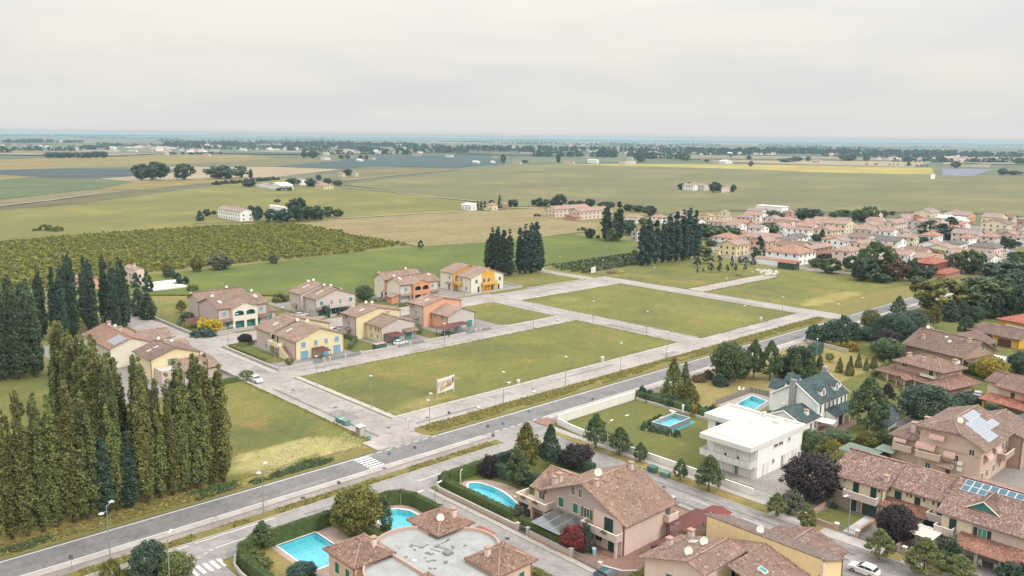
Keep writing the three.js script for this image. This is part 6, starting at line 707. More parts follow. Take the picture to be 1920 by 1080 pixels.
for (const [label, group, list] of [["dense leafy tree rising from the bend of the pool hedge",0,[["conic",53.7,109.8,4.2,3.3,"gr"]]],["small olive tree inside the pool hedge","small trees on the pool lawn",[["ball",50.8,106.0,2.2,2.3,"ol"],["ball",50.5,103.0,2.3,2.4,"ol"]]],["blue green tree beside the rectangular pool",0,[["round",53.3,97.8,2.5,3.8,"te"]]],["big yellow green tree between the two pool gardens",0,[["round",66.5,104.4,7.4,7.2,"yg"]]],["slim dark conifer beside the curved pool",0,[["cypress",70.2,102.3,5.7,2.0,"gr"]]],["dark bushy tree beside the local road kerb","trees before the local road",[["round",37.9,111.1,5.8,4.7,"dk"]]],["yellow topped bush beside the local road kerb","bushes before the local road",[["shrub",34.2,115.4,3.0,2.7,"yg"],["shrub",35.7,113.8,1.7,2.1,"yg"]]],["tree with grey street lamp in front beside the local road",0,[["round",40.6,108.7,4.2,4.5,"ol"]]],["tall yellow green tree behind the keyhole pool",0,[["conic",102.6,104.6,9.2,4.9,"yg"]]],["dense green tree on the keyhole pool lawn",0,[["conic",96.6,100.6,7.0,4.7,"gr"]]],["purple leaved columnar shrub in the pool hedge",0,[["shrub",96.5,107.7,4.4,3.1,"pu"]]],["dark conical tree on the lawn by the purple plum",0,[["conic",107.5,103.3,8.1,3.7,"dk"]]],["round purple plum tree behind the pink house",0,[["round",110.9,100.0,4.5,5.5,"pu"]]],["grey olive shrub at the end of the keyhole pool",0,[["shrub",89.9,92.6,2.0,3.0,"gy"]]],["bright red maple beside the dark pergola",0,[["round",87.1,78.6,3.9,3.7,"rd"]]],["dark climbing shrub at the pink house corner",0,[["shrub",88.4,77.4,4.3,2.1,"dk"]]],["conical street tree on the verge along the white wall","street trees along the white wall",[["conic",121.5,104.5,6.8,4.5,"gr"],["conic",122.0,99.0,5.5,4.3,"gr"],["conic",122.1,94.0,3.8,2.7,"gr"],["conic",120.8,83.9,3.9,2.6,"gr"],["conic",120.4,77.7,6.3,4.7,"gr"]]],["small street tree on the verge before the cream row house","street trees before the row house",[["conic",119.3,58.9,4.1,3.0,"ol"],["conic",118.2,47.1,4.6,3.7,"ol"],["conic",118.2,40.8,5.5,4.9,"ol"],["conic",119.8,64.5,4.0,3.1,"ol"]]],["leafy tree at the last drive of the cream row house",0,[["conic",120.8,37.1,3.6,4.2,"ol"]]],["big dark purple plum beside the pale forecourt",0,[["round",130.1,63.9,7.8,8.7,"pu"]]],["dark purple plum on the drive of the cream row house",0,[["round",125.6,47.8,5.7,5.4,"pu"]]],["upright yellow green tree behind the purple plum",0,[["conic",145.0,69.0,6.0,4.2,"yg"]]],["grey green bush at the forecourt wall","bushes beside the forecourt",[["shrub",123.7,63.5,3.7,4.2,"gy"]]],["grey green bush beside the white awning",0,[["shrub",123.4,39.5,4.6,4.0,"lb"]]],["dark bush below the hipped porch",0,[["shrub",126.2,31.9,3.2,4.0,"dk"]]],["small dark bush on the drive",0,[["shrub",130.0,59.8,1.0,1.3,"dk"]]],["tall brownish conifer beside the dark hedge","conifers beside the dark hedge",[["cone",160.2,114.5,9.2,6.1,"ol"],["cone",164.1,113.9,7.8,3.6,"ol"]]],["yellow green conifer at the dark hedge",0,[["cone",161.4,110.7,5.0,4.8,"yg"]]],["low dark round bush on the dry lawn",0,[["shrub",176.9,112.6,3.0,4.3,"dk"]]],["leafy tree on the roadside of the dry lawn","trees at the roadside of the dry lawn",[["round",181.7,113.3,10.0,8.3,"gr"],["round",186.1,112.7,7.7,6.0,"gr"]]],["slender leafy tree on the dry lawn","slender trees on the dry lawn",[["conic",189.2,110.7,9.8,5.0,"gr"],["conic",190.2,106.7,10.0,5.3,"gr"]]],["dark tree behind the white villa dormers","dark trees behind the white villa",[["round",195.3,106.3,5.3,5.4,"dk"],["round",197.5,102.7,8.4,6.5,"dk"]]],["golden shrub in the dark hedge",0,[["shrub",152.5,103.1,3.0,2.0,"ye"]]],["bushy shrub against the roadside fence","shrubs by the roadside fence",[["shrub",176.1,118.2,1.9,3.4,"br"],["shrub",179.9,118.1,2.3,3.1,"br"]]],["dark upright conifer in the trio on the dry lawn","conifer trio on the dry lawn",[["cone",194.6,102.1,8.5,4.6,"gr"],["cone",196.5,99.6,8.1,5.4,"gr"],["cone",200.2,98.7,6.4,4.0,"gr"]]],["small pointed conifer on the dry lawn","small conifers on the dry lawn",[["cone",211.1,98.6,4.0,2.3,"ol"],["cone",210.2,95.4,5.2,2.7,"ol"],["cone",219.7,97.5,3.9,2.2,"ol"],["cone",218.1,94.7,3.5,1.8,"ol"],["cone",221.9,94.4,3.4,2.5,"ol"]]],["round bush between small conifers",0,[["ball",219.0,105.3,2.5,2.5,"ol"]]],["huge dark bush beside the main road","dark bushes beside the main road",[["shrub",239.2,119.1,5.6,8.3,"dk"],["shrub",245.2,114.0,8.2,8.4,"dk"],["shrub",240.9,115.5,6.5,8.6,"dk"]]],["yellow flowering shrub before the dark bushes","yellow shrubs along the garden path",[["shrub",237.1,114.4,1.6,2.2,"ye"],["shrub",237.1,112.2,1.6,2.2,"ye"],["shrub",237.3,109.9,1.9,2.2,"ye"],["shrub",236.5,107.1,2.9,3.6,"ye"]]],["olive tree crown at the main road edge",0,[["round",266.5,115.4,6.8,5.9,"ol"]]],["lone leafy tree standing in front of the main road",0,[["conic",292.2,117.5,7.6,5.0,"gr"]]],["dark garden tree in the thicket by the brown roof","trees in the garden thicket",[["round",253.4,110.6,3.9,6.8,"dk"],["round",257.0,104.5,8.5,9.5,"dk"],["round",273.8,105.8,6.9,9.4,"dk"],["round",254.6,100.6,8.4,7.6,"dk"]]],["purple leaved tree beside the brown roofed villa",0,[["round",242.1,100.2,6.4,7.6,"pu"]]],["green tree before the purple tree",0,[["round",233.6,95.8,6.0,8.6,"gr"]]],["yellow shrub against the brown roof",0,[["shrub",248.3,96.2,2.8,3.1,"ye"]]],["big tree with yellowing crown beside the main road",0,[["round",311.3,111.5,12.5,17.8,"yg"]]],["slim yellow green tree behind the brown roof",0,[["conic",287.5,103.9,7.5,4.6,"yg"]]],["tall dark cypress behind the brown roofed villa","dark cypresses behind the brown roof",[["cypress",301.9,104.2,7.3,5.3,"dk"],["cypress",305.2,101.3,7.0,4.5,"dk"]]],["dark leafy tree near the red roofed villa","dark trees near the red roofed villa",[["round",307.4,97.9,5.2,5.4,"dk"],["round",342.0,98.1,12.7,15.5,"dk"],["round",321.0,87.9,12.4,9.3,"dk"],["round",321.3,94.3,8.8,9.3,"dk"]]],["huge green tree above the cypresses",0,[["round",322.5,100.2,13.1,18.2,"gr"]]],["dark conical tree beside the gold villa",0,[["conic",281.1,91.9,6.7,5.2,"dk"]]],["blue spruce before the gold villa garage",0,[["cone",268.0,81.1,4.6,3.9,"te"]]],["tall dense green tree beside the white villa",0,[["conic",171.0,73.0,11.5,7.6,"gr"]]],["dark purple tree behind the dense green tree",0,[["conic",193.4,78.5,4.8,3.7,"pu"]]],["broad dark tree before the hipped villa",0,[["round",186.5,67.1,8.1,11.0,"dk"]]],["dark shrubs beside the white parked car","dark shrubs by the white car",[["shrub",206.7,65.5,3.0,6.7,"dk"],["shrub",202.4,66.6,2.5,4.2,"dk"]]],["golden olive tree between the villas",0,[["round",233.8,69.4,6.0,7.1,"ye"]]],["small olive tree beside the golden tree",0,[["round",235.8,74.2,3.2,4.4,"ol"]]],["clipped yellow ball bush by the lane",0,[["shrub",198.2,63.9,2.0,3.2,"yg"]]],["dark ball bush at the pink villa porch","dark bushes at the pink villa",[["shrub",202.7,58.8,2.5,3.4,"dk"],["shrub",196.7,56.9,2.4,3.0,"dk"]]],["dark tree beside the gold villa drive",0,[["round",246.6,66.4,5.8,6.1,"dk"]]],["leafy bush behind the white modern house","bushes behind the white modern house",[["round",150.3,74.4,4.7,5.6,"gr"],["round",161.7,74.8,2.1,5.7,"gr"]]],["golden edged bush near the green canopy",0,[["shrub",156.9,73.0,1.8,2.1,"ye"]]],["yellow green bush in the villa garden","yellow green bushes in the villa garden",[["shrub",163.8,69.5,2.8,4.1,"yg"],["shrub",163.9,70.8,1.9,2.6,"yg"]]],["dark bush in the villa garden","dark bushes in the villa garden",[["shrub",167.0,67.4,3.0,4.0,"gr"],["shrub",170.2,66.6,2.8,3.2,"gr"]]],["dark purple tree on the yellow house corner",0,[["round",108.5,227.2,3.2,3.8,"pu"]]],["clipped bright yellow tree before the arched house","bright yellow clipped trees",[["ball",105.4,247.7,5.0,4.7,"YE"],["ball",108.3,246.3,4.4,4.3,"YE"]]],["dark shrubs below the clipped yellow trees",0,[["shrub",104.1,245.3,2.5,7.3,"te"]]],["small olive bush at the yellow house fence",0,[["ball",105.9,196.9,2.5,2.5,"ol"]]],["round headed small tree beside the white parked car",0,[["ball",92.2,193.2,2.5,3.3,"ol"]]],["yellow green garden tree beyond the arched house",0,[["conic",112.8,283.2,4.2,3.2,"yg"]]],["grey olive tree by the red carport",0,[["ball",109.2,269.5,3.0,3.9,"gy"]]],["leafy tree between grey and orange houses",0,[["round",171.3,260.8,5.8,6.2,"gr"]]],["yellow shrub between grey and orange houses",0,[["shrub",159.3,250.3,3.4,5.0,"ye"]]],["blue green shrub before the grey house","blue green shrubs before the grey house",[["shrub",152.8,246.3,2.9,3.4,"te"],["shrub",145.7,245.2,3.9,3.6,"te"],["shrub",151.8,244.3,3.2,4.4,"te"]]],["olive tree at the grey house door",0,[["ball",140.9,253.5,1.7,2.5,"ol"]]],["yellow green bushes behind the grey house","bushes behind the grey house",[["shrub",147.0,279.1,3.4,4.8,"yg"],["shrub",149.3,278.8,2.5,3.0,"yg"]]],["dark cypress by the pink farmhouse","cypresses by the pink farmhouse",[["cypress",118.6,328.6,8.1,3.6,"dk"],["cypress",118.5,340.8,6.1,3.1,"dk"]]],["dark cypress at the end of the wide street","cypresses at the street end",[["cypress",100.6,280.3,8.7,5.2,"dk"],["cypress",100.4,288.0,9.0,4.9,"dk"]]],["yellow green tree before the dark poplars",0,[["conic",83.7,289.9,7.7,4.8,"yg"]]],["silvery round tree on the vineyard edge",0,[["round",163.4,363.5,6.9,9.4,"gy"]]],["small tree on the vineyard edge","small trees on the vineyard edge",[["round",152.4,363.4,6.8,5.4,"yg"],["round",190.1,364.7,4.5,4.2,"gy"],["round",138.8,360.3,5.3,4.5,"yg"]]],["dark shrub on the bright green field corner","dark shrubs at the field corner",[["shrub",137.3,355.6,4.2,4.8,"dk"],["shrub",135.7,345.3,3.9,4.7,"dk"],["shrub",135.4,337.3,3.6,5.4,"dk"],["shrub",132.1,319.2,3.1,4.4,"ol"]]],["lone dark conifer at the tip of the vineyard",0,[["conic",274.3,362.4,5.0,3.8,"te"]]],["yellow bush in the grass by the arched house","bushes in the grass beyond the arched house",[["shrub",117.6,294.8,1.9,3.0,"yg"]]],["dark poplar in the clump behind the golden house","poplars behind the golden house",[["poplar",258.0,290.4,13.7,4.1,"dk"],["poplar",254.4,283.2,19.8,5.9,"dk"],["poplar",252.6,277.2,20.7,6.2,"dk"],["poplar",250.9,271.5,20.2,5.7,"dk"],["poplar",251.5,268.6,20.5,5.2,"dk"],["poplar",251.9,274.2,17.3,5.7,"dk"]]],["dark poplar in the clump beside the pale lane","poplars beside the pale lane",[["poplar",259.5,270.3,20.7,5.3,"te"],["poplar",261.4,268.8,22.3,6.2,"te"],["poplar",264.1,267.8,22.4,6.2,"te"],["poplar",268.5,269.1,22.9,6.3,"te"],["poplar",272.4,270.8,16.2,5.5,"te"]]],["tall slim poplar by the field corner","slim poplars by the field corner",[["poplar",384.0,327.0,23.0,7.7,"dk"],["poplar",387.3,320.3,23.6,8.3,"dk"]]],["dark poplar in the long row beside the sapling lot","poplars in the row beside the sapling lot",[["poplar",320.4,249.9,22.2,5.8,"te"],["poplar",324.3,249.5,22.8,6.3,"te"],["poplar",331.5,250.6,21.4,6.4,"te"],["poplar",337.0,250.4,22.0,6.0,"te"],["poplar",341.3,249.8,23.3,6.0,"te"],["poplar",345.7,249.1,24.9,6.6,"te"],["poplar",351.2,249.1,25.4,7.1,"te"],["poplar",356.8,249.1,25.7,7.2,"te"],["poplar",361.2,248.6,24.8,6.2,"te"]]],["dense bush at the foot of the slim poplars",0,[["shrub",381.8,320.5,7.4,9.0,"gr"]]],["round tree on the bright green field edge",0,[["round",385.4,340.8,6.0,6.5,"dk"]]],["small bush on the stubble edge","small bushes on the stubble edge",[["shrub",412.6,370.8,2.9,3.3,"dk"],["shrub",409.3,371.9,1.9,2.0,"dk"],["shrub",387.9,336.6,2.4,2.8,"dk"]]],["leafy tree behind the pink terraces","trees behind the pink terraces",[["round",530.2,529.6,7.3,7.6,"dk"],["round",532.4,523.6,6.4,6.4,"dk"],["round",545.6,518.5,10.5,11.8,"dk"],["round",540.3,522.3,6.1,7.1,"dk"],["round",562.5,519.8,4.2,7.2,"dk"],["round",565.6,513.0,4.4,7.2,"dk"],["round",561.8,497.8,7.0,8.8,"dk"],["round",563.8,483.4,5.2,9.3,"dk"],["round",574.0,484.6,4.7,7.1,"dk"],["round",557.3,450.9,5.5,9.0,"dk"],["round",556.5,439.7,5.5,10.6,"dk"],["round",532.2,409.9,8.3,10.0,"dk"],["round",534.6,539.9,5.3,4.8,"dk"]]],["blue green tree behind the slim poplars",0,[["round",417.0,336.2,9.4,10.1,"te"]]],["yellow green tree at the head of the poplar row",0,[["round",473.3,369.4,5.3,7.1,"yg"]]],["dark hedge bush at the pink terraces",0,[["shrub",459.9,460.6,2.3,6.1,"dk"]]],["young sapling on the grass lot","saplings on the grass lot",[["conic",338.1,230.9,4.7,3.9,"te"],["conic",322.3,219.7,2.8,1.4,"te"],["conic",327.5,220.5,2.0,1.2,"te"],["conic",329.1,217.5,4.1,3.1,"te"],["conic",332.3,214.8,4.5,2.7,"te"],["conic",335.0,212.6,3.7,1.9,"te"],["conic",343.6,215.8,6.3,1.9,"te"],["conic",340.3,211.6,3.7,1.9,"te"],["conic",361.5,222.8,3.9,2.0,"te"],["conic",363.7,220.9,3.5,4.3,"te"],["conic",347.7,211.3,2.6,1.9,"te"],["conic",360.8,214.8,4.0,2.9,"te"],["conic",352.1,234.2,4.6,5.8,"te"],["conic",361.5,234.3,3.3,2.9,"te"]]],["leafy tree before the village houses","trees before the village",[["round",437.7,294.5,9.4,10.5,"gr"],["round",439.2,284.8,9.1,15.9,"gr"],["round",461.5,290.5,5.8,12.6,"gr"],["round",411.2,272.3,3.5,6.7,"gr"],["round",491.2,282.7,7.7,13.1,"gr"],["round",381.4,193.6,4.5,6.3,"gr"],["round",370.7,181.5,6.8,9.6,"gr"],["round",372.7,251.9,5.1,8.0,"gr"]]],["dark tree between village roofs","dark trees between village roofs",[["round",496.8,278.4,6.5,9.5,"te"],["round",503.9,305.9,2.1,4.9,"dk"],["cone",390.2,229.2,10.8,8.6,"dk"],["round",581.2,331.5,7.2,14.0,"dk"],["round",602.9,319.5,8.8,12.8,"dk"],["round",602.9,310.8,8.7,13.5,"dk"],["cone",486.5,244.5,7.0,6.3,"dk"],["round",481.5,245.6,4.3,6.2,"dk"],["round",382.7,176.7,7.3,7.5,"dk"],["round",411.6,203.5,3.0,7.7,"pu"]]],["round tree on the field edge behind the village","trees on the field edge",[["round",644.2,315.3,4.0,7.5,"gr"],["round",658.9,313.7,5.3,12.2,"gr"],["round",653.1,299.4,6.6,12.0,"gr"],["round",624.4,286.0,8.9,11.5,"gr"],["round",620.8,276.3,12.1,12.8,"gr"],["round",680.7,292.6,5.1,8.5,"gr"],["round",703.8,294.7,3.3,4.8,"gr"]]],["tall dark cypress in the middle of the village","cypresses in the village",[["cypress",581.8,218.3,9.1,15.0,"dk"],["cypress",559.6,198.3,13.6,14.9,"dk"],["cypress",565.7,205.6,8.4,10.1,"dk"]]],["tree in the green belt along the grass lot","green belt along the grass lot",[["round",371.9,161.1,15.8,14.5,"gr"],["round",361.1,160.9,10.1,11.2,"dk"],["round",377.0,147.7,9.4,6.4,"dk"],["round",390.1,146.1,5.4,9.2,"dk"],["round",362.5,153.8,3.9,7.1,"dk"],["round",365.3,140.0,4.2,7.0,"gr"],["round",361.6,163.5,6.7,5.9,"te"]]],["brown leaved tree in the green belt",0,[["round",371.8,152.0,9.7,10.2,"br"]]],["yellow tree in front of the white gable",0,[["round",455.8,167.6,5.3,9.7,"ye"]]],["tree beside the dark red house","trees beside the dark red house",[["round",416.9,143.4,9.1,8.8,"gy"],["round",419.0,138.3,11.1,11.1,"gr"],["round",453.9,145.4,6.2,5.5,"dk"]]],["dark bush between white village houses","dark bushes between white houses",[["round",509.3,193.9,5.4,6.9,"dk"],["round",555.7,167.6,5.0,7.3,"dk"],["round",536.5,157.0,5.8,8.2,"dk"],["round",488.4,141.1,3.9,5.3,"dk"],["round",553.4,158.8,3.1,6.6,"dk"]]],["yellow green shrubs below the pink village house",0,[["shrub",423.3,134.8,5.0,10.7,"yg"]]],["dark tree at the village road","dark trees at the village road",[["round",412.8,127.3,6.8,8.6,"pu"],["round",390.3,113.5,11.2,18.4,"dk"],["round",372.3,117.9,6.2,13.6,"gr"],["round",410.0,114.3,13.2,11.6,"gr"],["round",370.9,103.8,9.9,12.2,"dk"]]],["big round field tree by the dark netted field","big round trees by the netted field",[["round",407.3,1126.3,20.3,21.5,"dk"],["round",422.4,1117.1,23.2,27.1,"dk"],["round",457.3,1111.4,20.7,25.9,"dk"]]],["wide dark thicket by the stubble",0,[["round",503.7,1107.7,17.2,38.1,"dk"]]],["pale green round tree by the stubble",0,[["round",538.5,1121.0,16.2,20.4,"gr"]]],["slim pair of trees by the stubble",0,[["poplar",550.7,1113.7,12.1,7.6,"gr"]]],["dark tree in the short far row","trees in the short far row",[["round",584.8,2181.2,13.4,21.9,"te"],["round",597.6,2176.4,13.4,21.9,"te"],["round",610.4,2171.5,13.4,21.9,"te"],["round",623.4,2166.7,13.5,21.8,"te"],["round",636.3,2161.8,13.5,21.8,"te"],["round",649.4,2156.9,13.6,21.8,"te"],["round",662.5,2152.0,13.6,21.8,"te"],["round",675.7,2147.0,16.1,21.8,"te"],["round",689.0,2142.0,16.1,21.8,"te"]]],["tree round the white farmhouse","trees round the white farmhouse",[["cypress",247.1,578.4,7.2,5.3,"te"],["round",265.5,608.6,5.4,5.9,"dk"],["round",275.6,619.0,3.1,3.9,"dk"],["round",279.1,556.5,10.3,7.2,"te"],["round",282.4,542.2,9.1,10.2,"te"],["round",291.1,539.5,9.1,11.5,"te"],["round",300.9,539.9,15.9,12.3,"dk"],["round",327.1,594.7,10.2,8.9,"yg"],["round",309.6,541.5,9.5,9.8,"dk"],["round",315.0,539.8,9.7,12.4,"dk"],["round",331.6,550.3,7.8,9.4,"gr"],["round",337.2,546.0,6.2,8.1,"gr"],["round",307.3,624.0,5.2,4.4,"dk"],["round",368.6,696.3,3.1,5.8,"dk"]]],["dark conifer at the white shed","dark trees at the fork of the tracks",[["cypress",478.4,551.3,5.6,2.5,"dk"],["cypress",480.8,549.5,5.6,2.5,"dk"],["cypress",484.8,549.4,5.6,2.5,"dk"],["round",510.5,569.6,4.0,4.8,"dk"],["round",499.4,533.2,6.8,4.2,"dk"],["round",502.5,530.9,7.0,6.1,"te"],["round",476.5,533.2,5.6,3.2,"br"],["shrub",459.6,526.8,2.4,5.5,"gr"]]],["pointed conifer beside the cream cottage",0,[["cone",485.8,531.8,11.1,4.5,"te"]]],["tree at the lonely farmstead","trees at the lonely farmstead",[["round",847.6,596.0,9.2,5.6,"dk"],["round",859.6,588.0,5.0,5.7,"dk"],["round",828.1,547.3,11.9,12.8,"dk"],["round",852.1,538.4,8.9,6.3,"dk"],["round",839.4,601.5,7.9,8.6,"dk"]]],["tree at the farm hamlet","trees at the farm hamlet",[["round",453.1,921.8,6.9,13.7,"dk"],["round",501.3,907.1,9.5,16.0,"dk"],["round",508.7,881.3,10.2,11.5,"dk"],["round",553.0,917.8,7.5,12.1,"dk"],["round",600.2,1018.4,7.1,6.4,"dk"],["shrub",455.1,842.9,4.6,18.0,"gr"],["round",549.9,888.5,6.3,10.9,"dk"]]],["bush on the bare mound","bushes on the bare mound",[["shrub",149.5,577.0,4.4,8.0,"ol"],["shrub",152.9,569.3,3.7,7.9,"ol"],["shrub",144.1,578.7,1.6,6.2,"ol"]]],["lone tree on the far plain","lone trees on the far plain",[["round",2051.6,728.4,16.0,19.7,"te"],["round",2092.5,848.2,9.7,9.2,"te"],["round",1719.1,528.1,12.2,18.0,"te"],["round",2606.0,762.4,17.9,31.4,"te"],["round",2436.0,1162.2,18.8,46.4,"te"],["round",2449.2,1114.7,16.0,18.5,"te"],["round",2262.4,1195.1,13.7,13.6,"te"],["round",2102.5,1175.0,9.5,41.4,"te"],["round",2182.9,1190.2,13.7,32.6,"te"],["round",1755.5,519.3,7.8,25.8,"te"],["round",2243.0,1371.7,10.8,16.4,"te"],["round",1683.7,1023.7,12.2,10.5,"te"],["round",1709.2,1349.8,13.5,20.4,"te"],["round",1451.6,1388.7,22.1,10.7,"te"],["round",1929.7,1376.9,20.9,33.3,"te"],["round",2399.3,1532.8,14.3,8.0,"te"],["round",1914.9,1294.8,6.5,12.3,"te"],["round",1310.2,1423.0,20.4,10.9,"te"],["round",1139.0,2000.2,16.4,14.4,"te"],["round",1161.4,1991.9,16.5,31.0,"te"],["round",1162.4,1858.8,10.5,11.7,"te"],["round",1189.4,1873.9,10.7,13.2,"te"],["round",1207.5,1841.0,9.9,11.7,"te"],["round",1201.7,1805.4,10.8,10.2,"te"],["round",1919.7,2527.7,13.9,26.8,"te"],["round",1914.2,2652.1,16.8,38.8,"te"],["round",1998.2,3311.9,17.8,24.2,"te"],["round",701.4,1104.2,9.7,13.5,"te"],["round",596.0,1010.1,6.9,7.0,"te"],["round",1390.8,1437.5,6.7,13.8,"te"]]]]) for (const [type, u, v, h, w, col] of list) tree(type, u, v, h, w, col, label, group || undefined, u * u + v * v > FARTREE);
// ---- the poplar rows along the main road ----
{
  const r = rng(8);
  for (let k = 0; k < 20; k++) { const u = 20.6 + k * 2.2 + (r() - 0.5) * 0.5, dark = k === 9 || k === 11; if (k > 18) continue; tree('poplar', u, 136.9 + (r() - 0.5) * 0.9, dark ? 13 : 19.8 + 4 * r(), dark ? 3.6 : 3.2 + 1.0 * r(), dark ? 'dk' : r() < 0.35 ? 'o2' : 'ol', dark ? 'short dark poplar squeezed into the roadside poplar row' : 'tall olive green poplar in the row beside the main road', dark ? 'dark trees in the roadside poplar row' : 'poplars in the roadside row'); }
  for (let v = 141; v < 195; v += 3) tree('poplar', 49.6 + (r() - 0.5) * 2.4, v + (r() - 0.5), 19.6 + 4 * r(), 3.6 + 0.9 * r(), r() < 0.45 ? 'o2' : 'ol', 'olive green poplar in the row running up to the white gabled house', 'poplars in the second row');
  for (const [u, v] of [[43, 142], [38, 143.5], [33, 142.5], [45, 147], [55, 143], [58.5, 141.4]]) tree('poplar', u, v, 19 + 4 * r(), 3.6, 'ol', 'olive green poplar standing just behind the roadside row', 'poplars behind the roadside row');
  tree('poplar', 57.6, 222, 15, 4, 'ye', 'golden yellow poplar at the end of the second row');
  for (const [u, v] of [[44, 233], [47.6, 231.6], [51, 230.2], [54.4, 229], [42, 239], [46, 238], [50, 237], [54, 236.4], [44, 246], [48.6, 244.6], [53, 243.4], [40, 233.6], [37, 237], [56.5, 241]]) tree('poplar', u, v, 21.5 + 4.5 * r(), 4.8, 'lb', 'grey green poplar in the dense clump by the far meadow', 'poplars in the dense clump');
  for (const [u, v] of [[72, 277], [75.5, 281], [70.5, 264], [74, 267], [79.4, 267], [82, 276], [86, 275], [84.6, 264], [88.4, 268], [91.6, 274], [90, 280], [78, 285], [84, 287], [67, 272], [81, 292]]) tree('poplar', u, v, 18.5 + 4.5 * r(), 4.4, 'dk', 'dark green poplar in the clump before the vineyard', 'dark poplars before the vineyard');
}
// ---- clipped hedges ----
const coreMats = {};
function hedge(lab, pts, w, h, col = 'he', dens = 62) {
  const [u0, v0] = pts[0], o = thing('hedge', lab, 'hedge', u0, v0), L = new Leaves(300 + treeN++), r = L.r, core = new GB();
  for (let k = 0; k + 1 < pts.length; k++) {
    const a = pts[k], b = pts[k + 1], d = [b[0] - a[0], b[1] - a[1]], l = Math.hypot(...d), e = [d[0] / l, d[1] / l], n = [-e[1], e[0]], wi = w / 2 - 0.1, q = (t, s, y) => [a[0] + e[0] * t + n[0] * s - u0, y, -(a[1] + e[1] * t + n[1] * s - v0)], x0 = -wi, x1 = l + wi;
    const c8 = (y) => [q(x0, -wi, y), q(x1, -wi, y), q(x1, wi, y), q(x0, wi, y)], lo = c8(0), hi = c8(h - 0.12); core.poly(hi); for (let i = 0; i < 4; i++) core.poly([lo[i], lo[(i + 1) % 4], hi[(i + 1) % 4], hi[i]]);
    const put = (t, s, y, out) => { const p = q(t, s, y + 0.06 * (fbm(t * 0.9, s * 2 + k * 9, 17, 2) - 0.5) * 4 * (y > h * 0.9 ? 1 : 0)), tn = 0.7 + 0.6 * fbm(t * 1.3 + k * 7, y * 1.3, 23, 3) + 0.2 * (r() - 0.5); L.leaf(p[0] + (r() - 0.5) * 0.16, p[1] + (r() - 0.5) * 0.1, p[2] + (r() - 0.5) * 0.16, out, 0.1, [tn, tn, tn]); };
    for (let i = 0; i < (l + w) * w * dens * 1.3; i++) put(r() * (l + w) - w / 2, (r() - 0.5) * w, h, [0, 1, 0]); for (let i = 0; i < (l + w) * h * dens; i++) { const sg = r() < 0.5 ? -1 : 1; put(r() * (l + w) - w / 2, sg * w / 2, r() * h, [n[0] * sg, 0, -n[1] * sg]); } for (let i = 0; i < w * h * dens * 2; i++) { const sg = r() < 0.5; put(sg ? -w / 2 : l + w / 2, (r() - 0.5) * w, r() * h, [e[0] * (sg ? -1 : 1), 0, -e[1] * (sg ? -1 : 1)]); }
  }
  part(o, 'twigs', core.build(), coreMats[col] || (coreMats[col] = std(leafCol[col]))); part(o, 'foliage', L.geo(), leafMat(col)); return o;
}
hedge('tall clipped hedge curving round the rectangular pool garden', [[48.6, 90], [48.6, 104], [48.9, 106.6], [50, 108.6], [52, 109.7], [66, 109.8]], 1.1, 2.5); hedge('clipped hedge dividing the two pool gardens', [[66.6, 108.8], [66.6, 98.4]], 1.1, 2.4); hedge('rounded clipped hedge behind the curved pool', [[67.8, 109.8], [73, 110], [76, 109.9], [78, 108.8], [78.9, 106.6], [79, 100]], 1.0, 2.4);
hedge('clipped hedge along the wall of the keyhole pool garden', [[86.6, 92.2], [86.6, 108], [87.2, 109.6], [88.6, 110.2], [97, 110.3]], 1.2, 2.2); hedge('clipped hedge before the dark pergola', [[86.5, 79], [86.5, 88.8]], 1.2, 2.0); hedge('loose dark hedge behind the purple shrub', [[98.6, 110.2], [109.4, 110], [110.4, 108], [110.6, 96]], 1.3, 2.3, 'dk'); hedge('dark hedge dividing the pool lawn', [[97.4, 108.4], [98.6, 100], [101, 94.4]], 1.5, 2.4, 'dk');
hedge('yellowish hedge above the parked dark car', [[85.8, 66.6], [92.6, 67]], 1.1, 1.3, 'yg'); hedge('dark hedge end beside the golden terrace', [[93.8, 65.4], [95.6, 65.4]], 1.2, 1.9, 'gr'); hedge('round topped hedge before the flat roofed villa', [[77.6, 77], [77.6, 72]], 1.2, 1.2, 'yg'); hedge('hedge patch between red shelter and golden wall', [[103.6, 66.2], [106.8, 66.4]], 1.3, 2.0, 'gr');
hedge('tall dark hedge between white wall garden and villa lawn', [[153.2, 97], [153.2, 119]], 1.3, 2.0, 'gr', 40); for (let k = 0; k < 11; k++) tree('shrub', 153.4 + (k % 3) * 0.4, 97 + k * 2.15, 2.3 + 0.9 * hash2(k, 4, 4), 2.8, k % 4 ? 'dk' : 'gr', 'bushy dark shrub grown through the tall garden hedge', 'shrubs in the tall garden hedge'); hedge('box hedge on the dry lawn', [[222, 112], [227, 112.6]], 2.2, 3, 'te', 30); hedge('long low hedge along the villa lawn', [[232.6, 95], [224, 92.2], [214, 90.8]], 1.0, 1.3, 'gr', 30); hedge('garden hedge below the green canopies', [[152, 62.6], [160.4, 64.4]], 1.2, 1.5, 'gr', 40); hedge('rust coloured hedge behind the green canopy', [[147, 63.4], [151.4, 64.6]], 1, 1.3, 'br', 40);
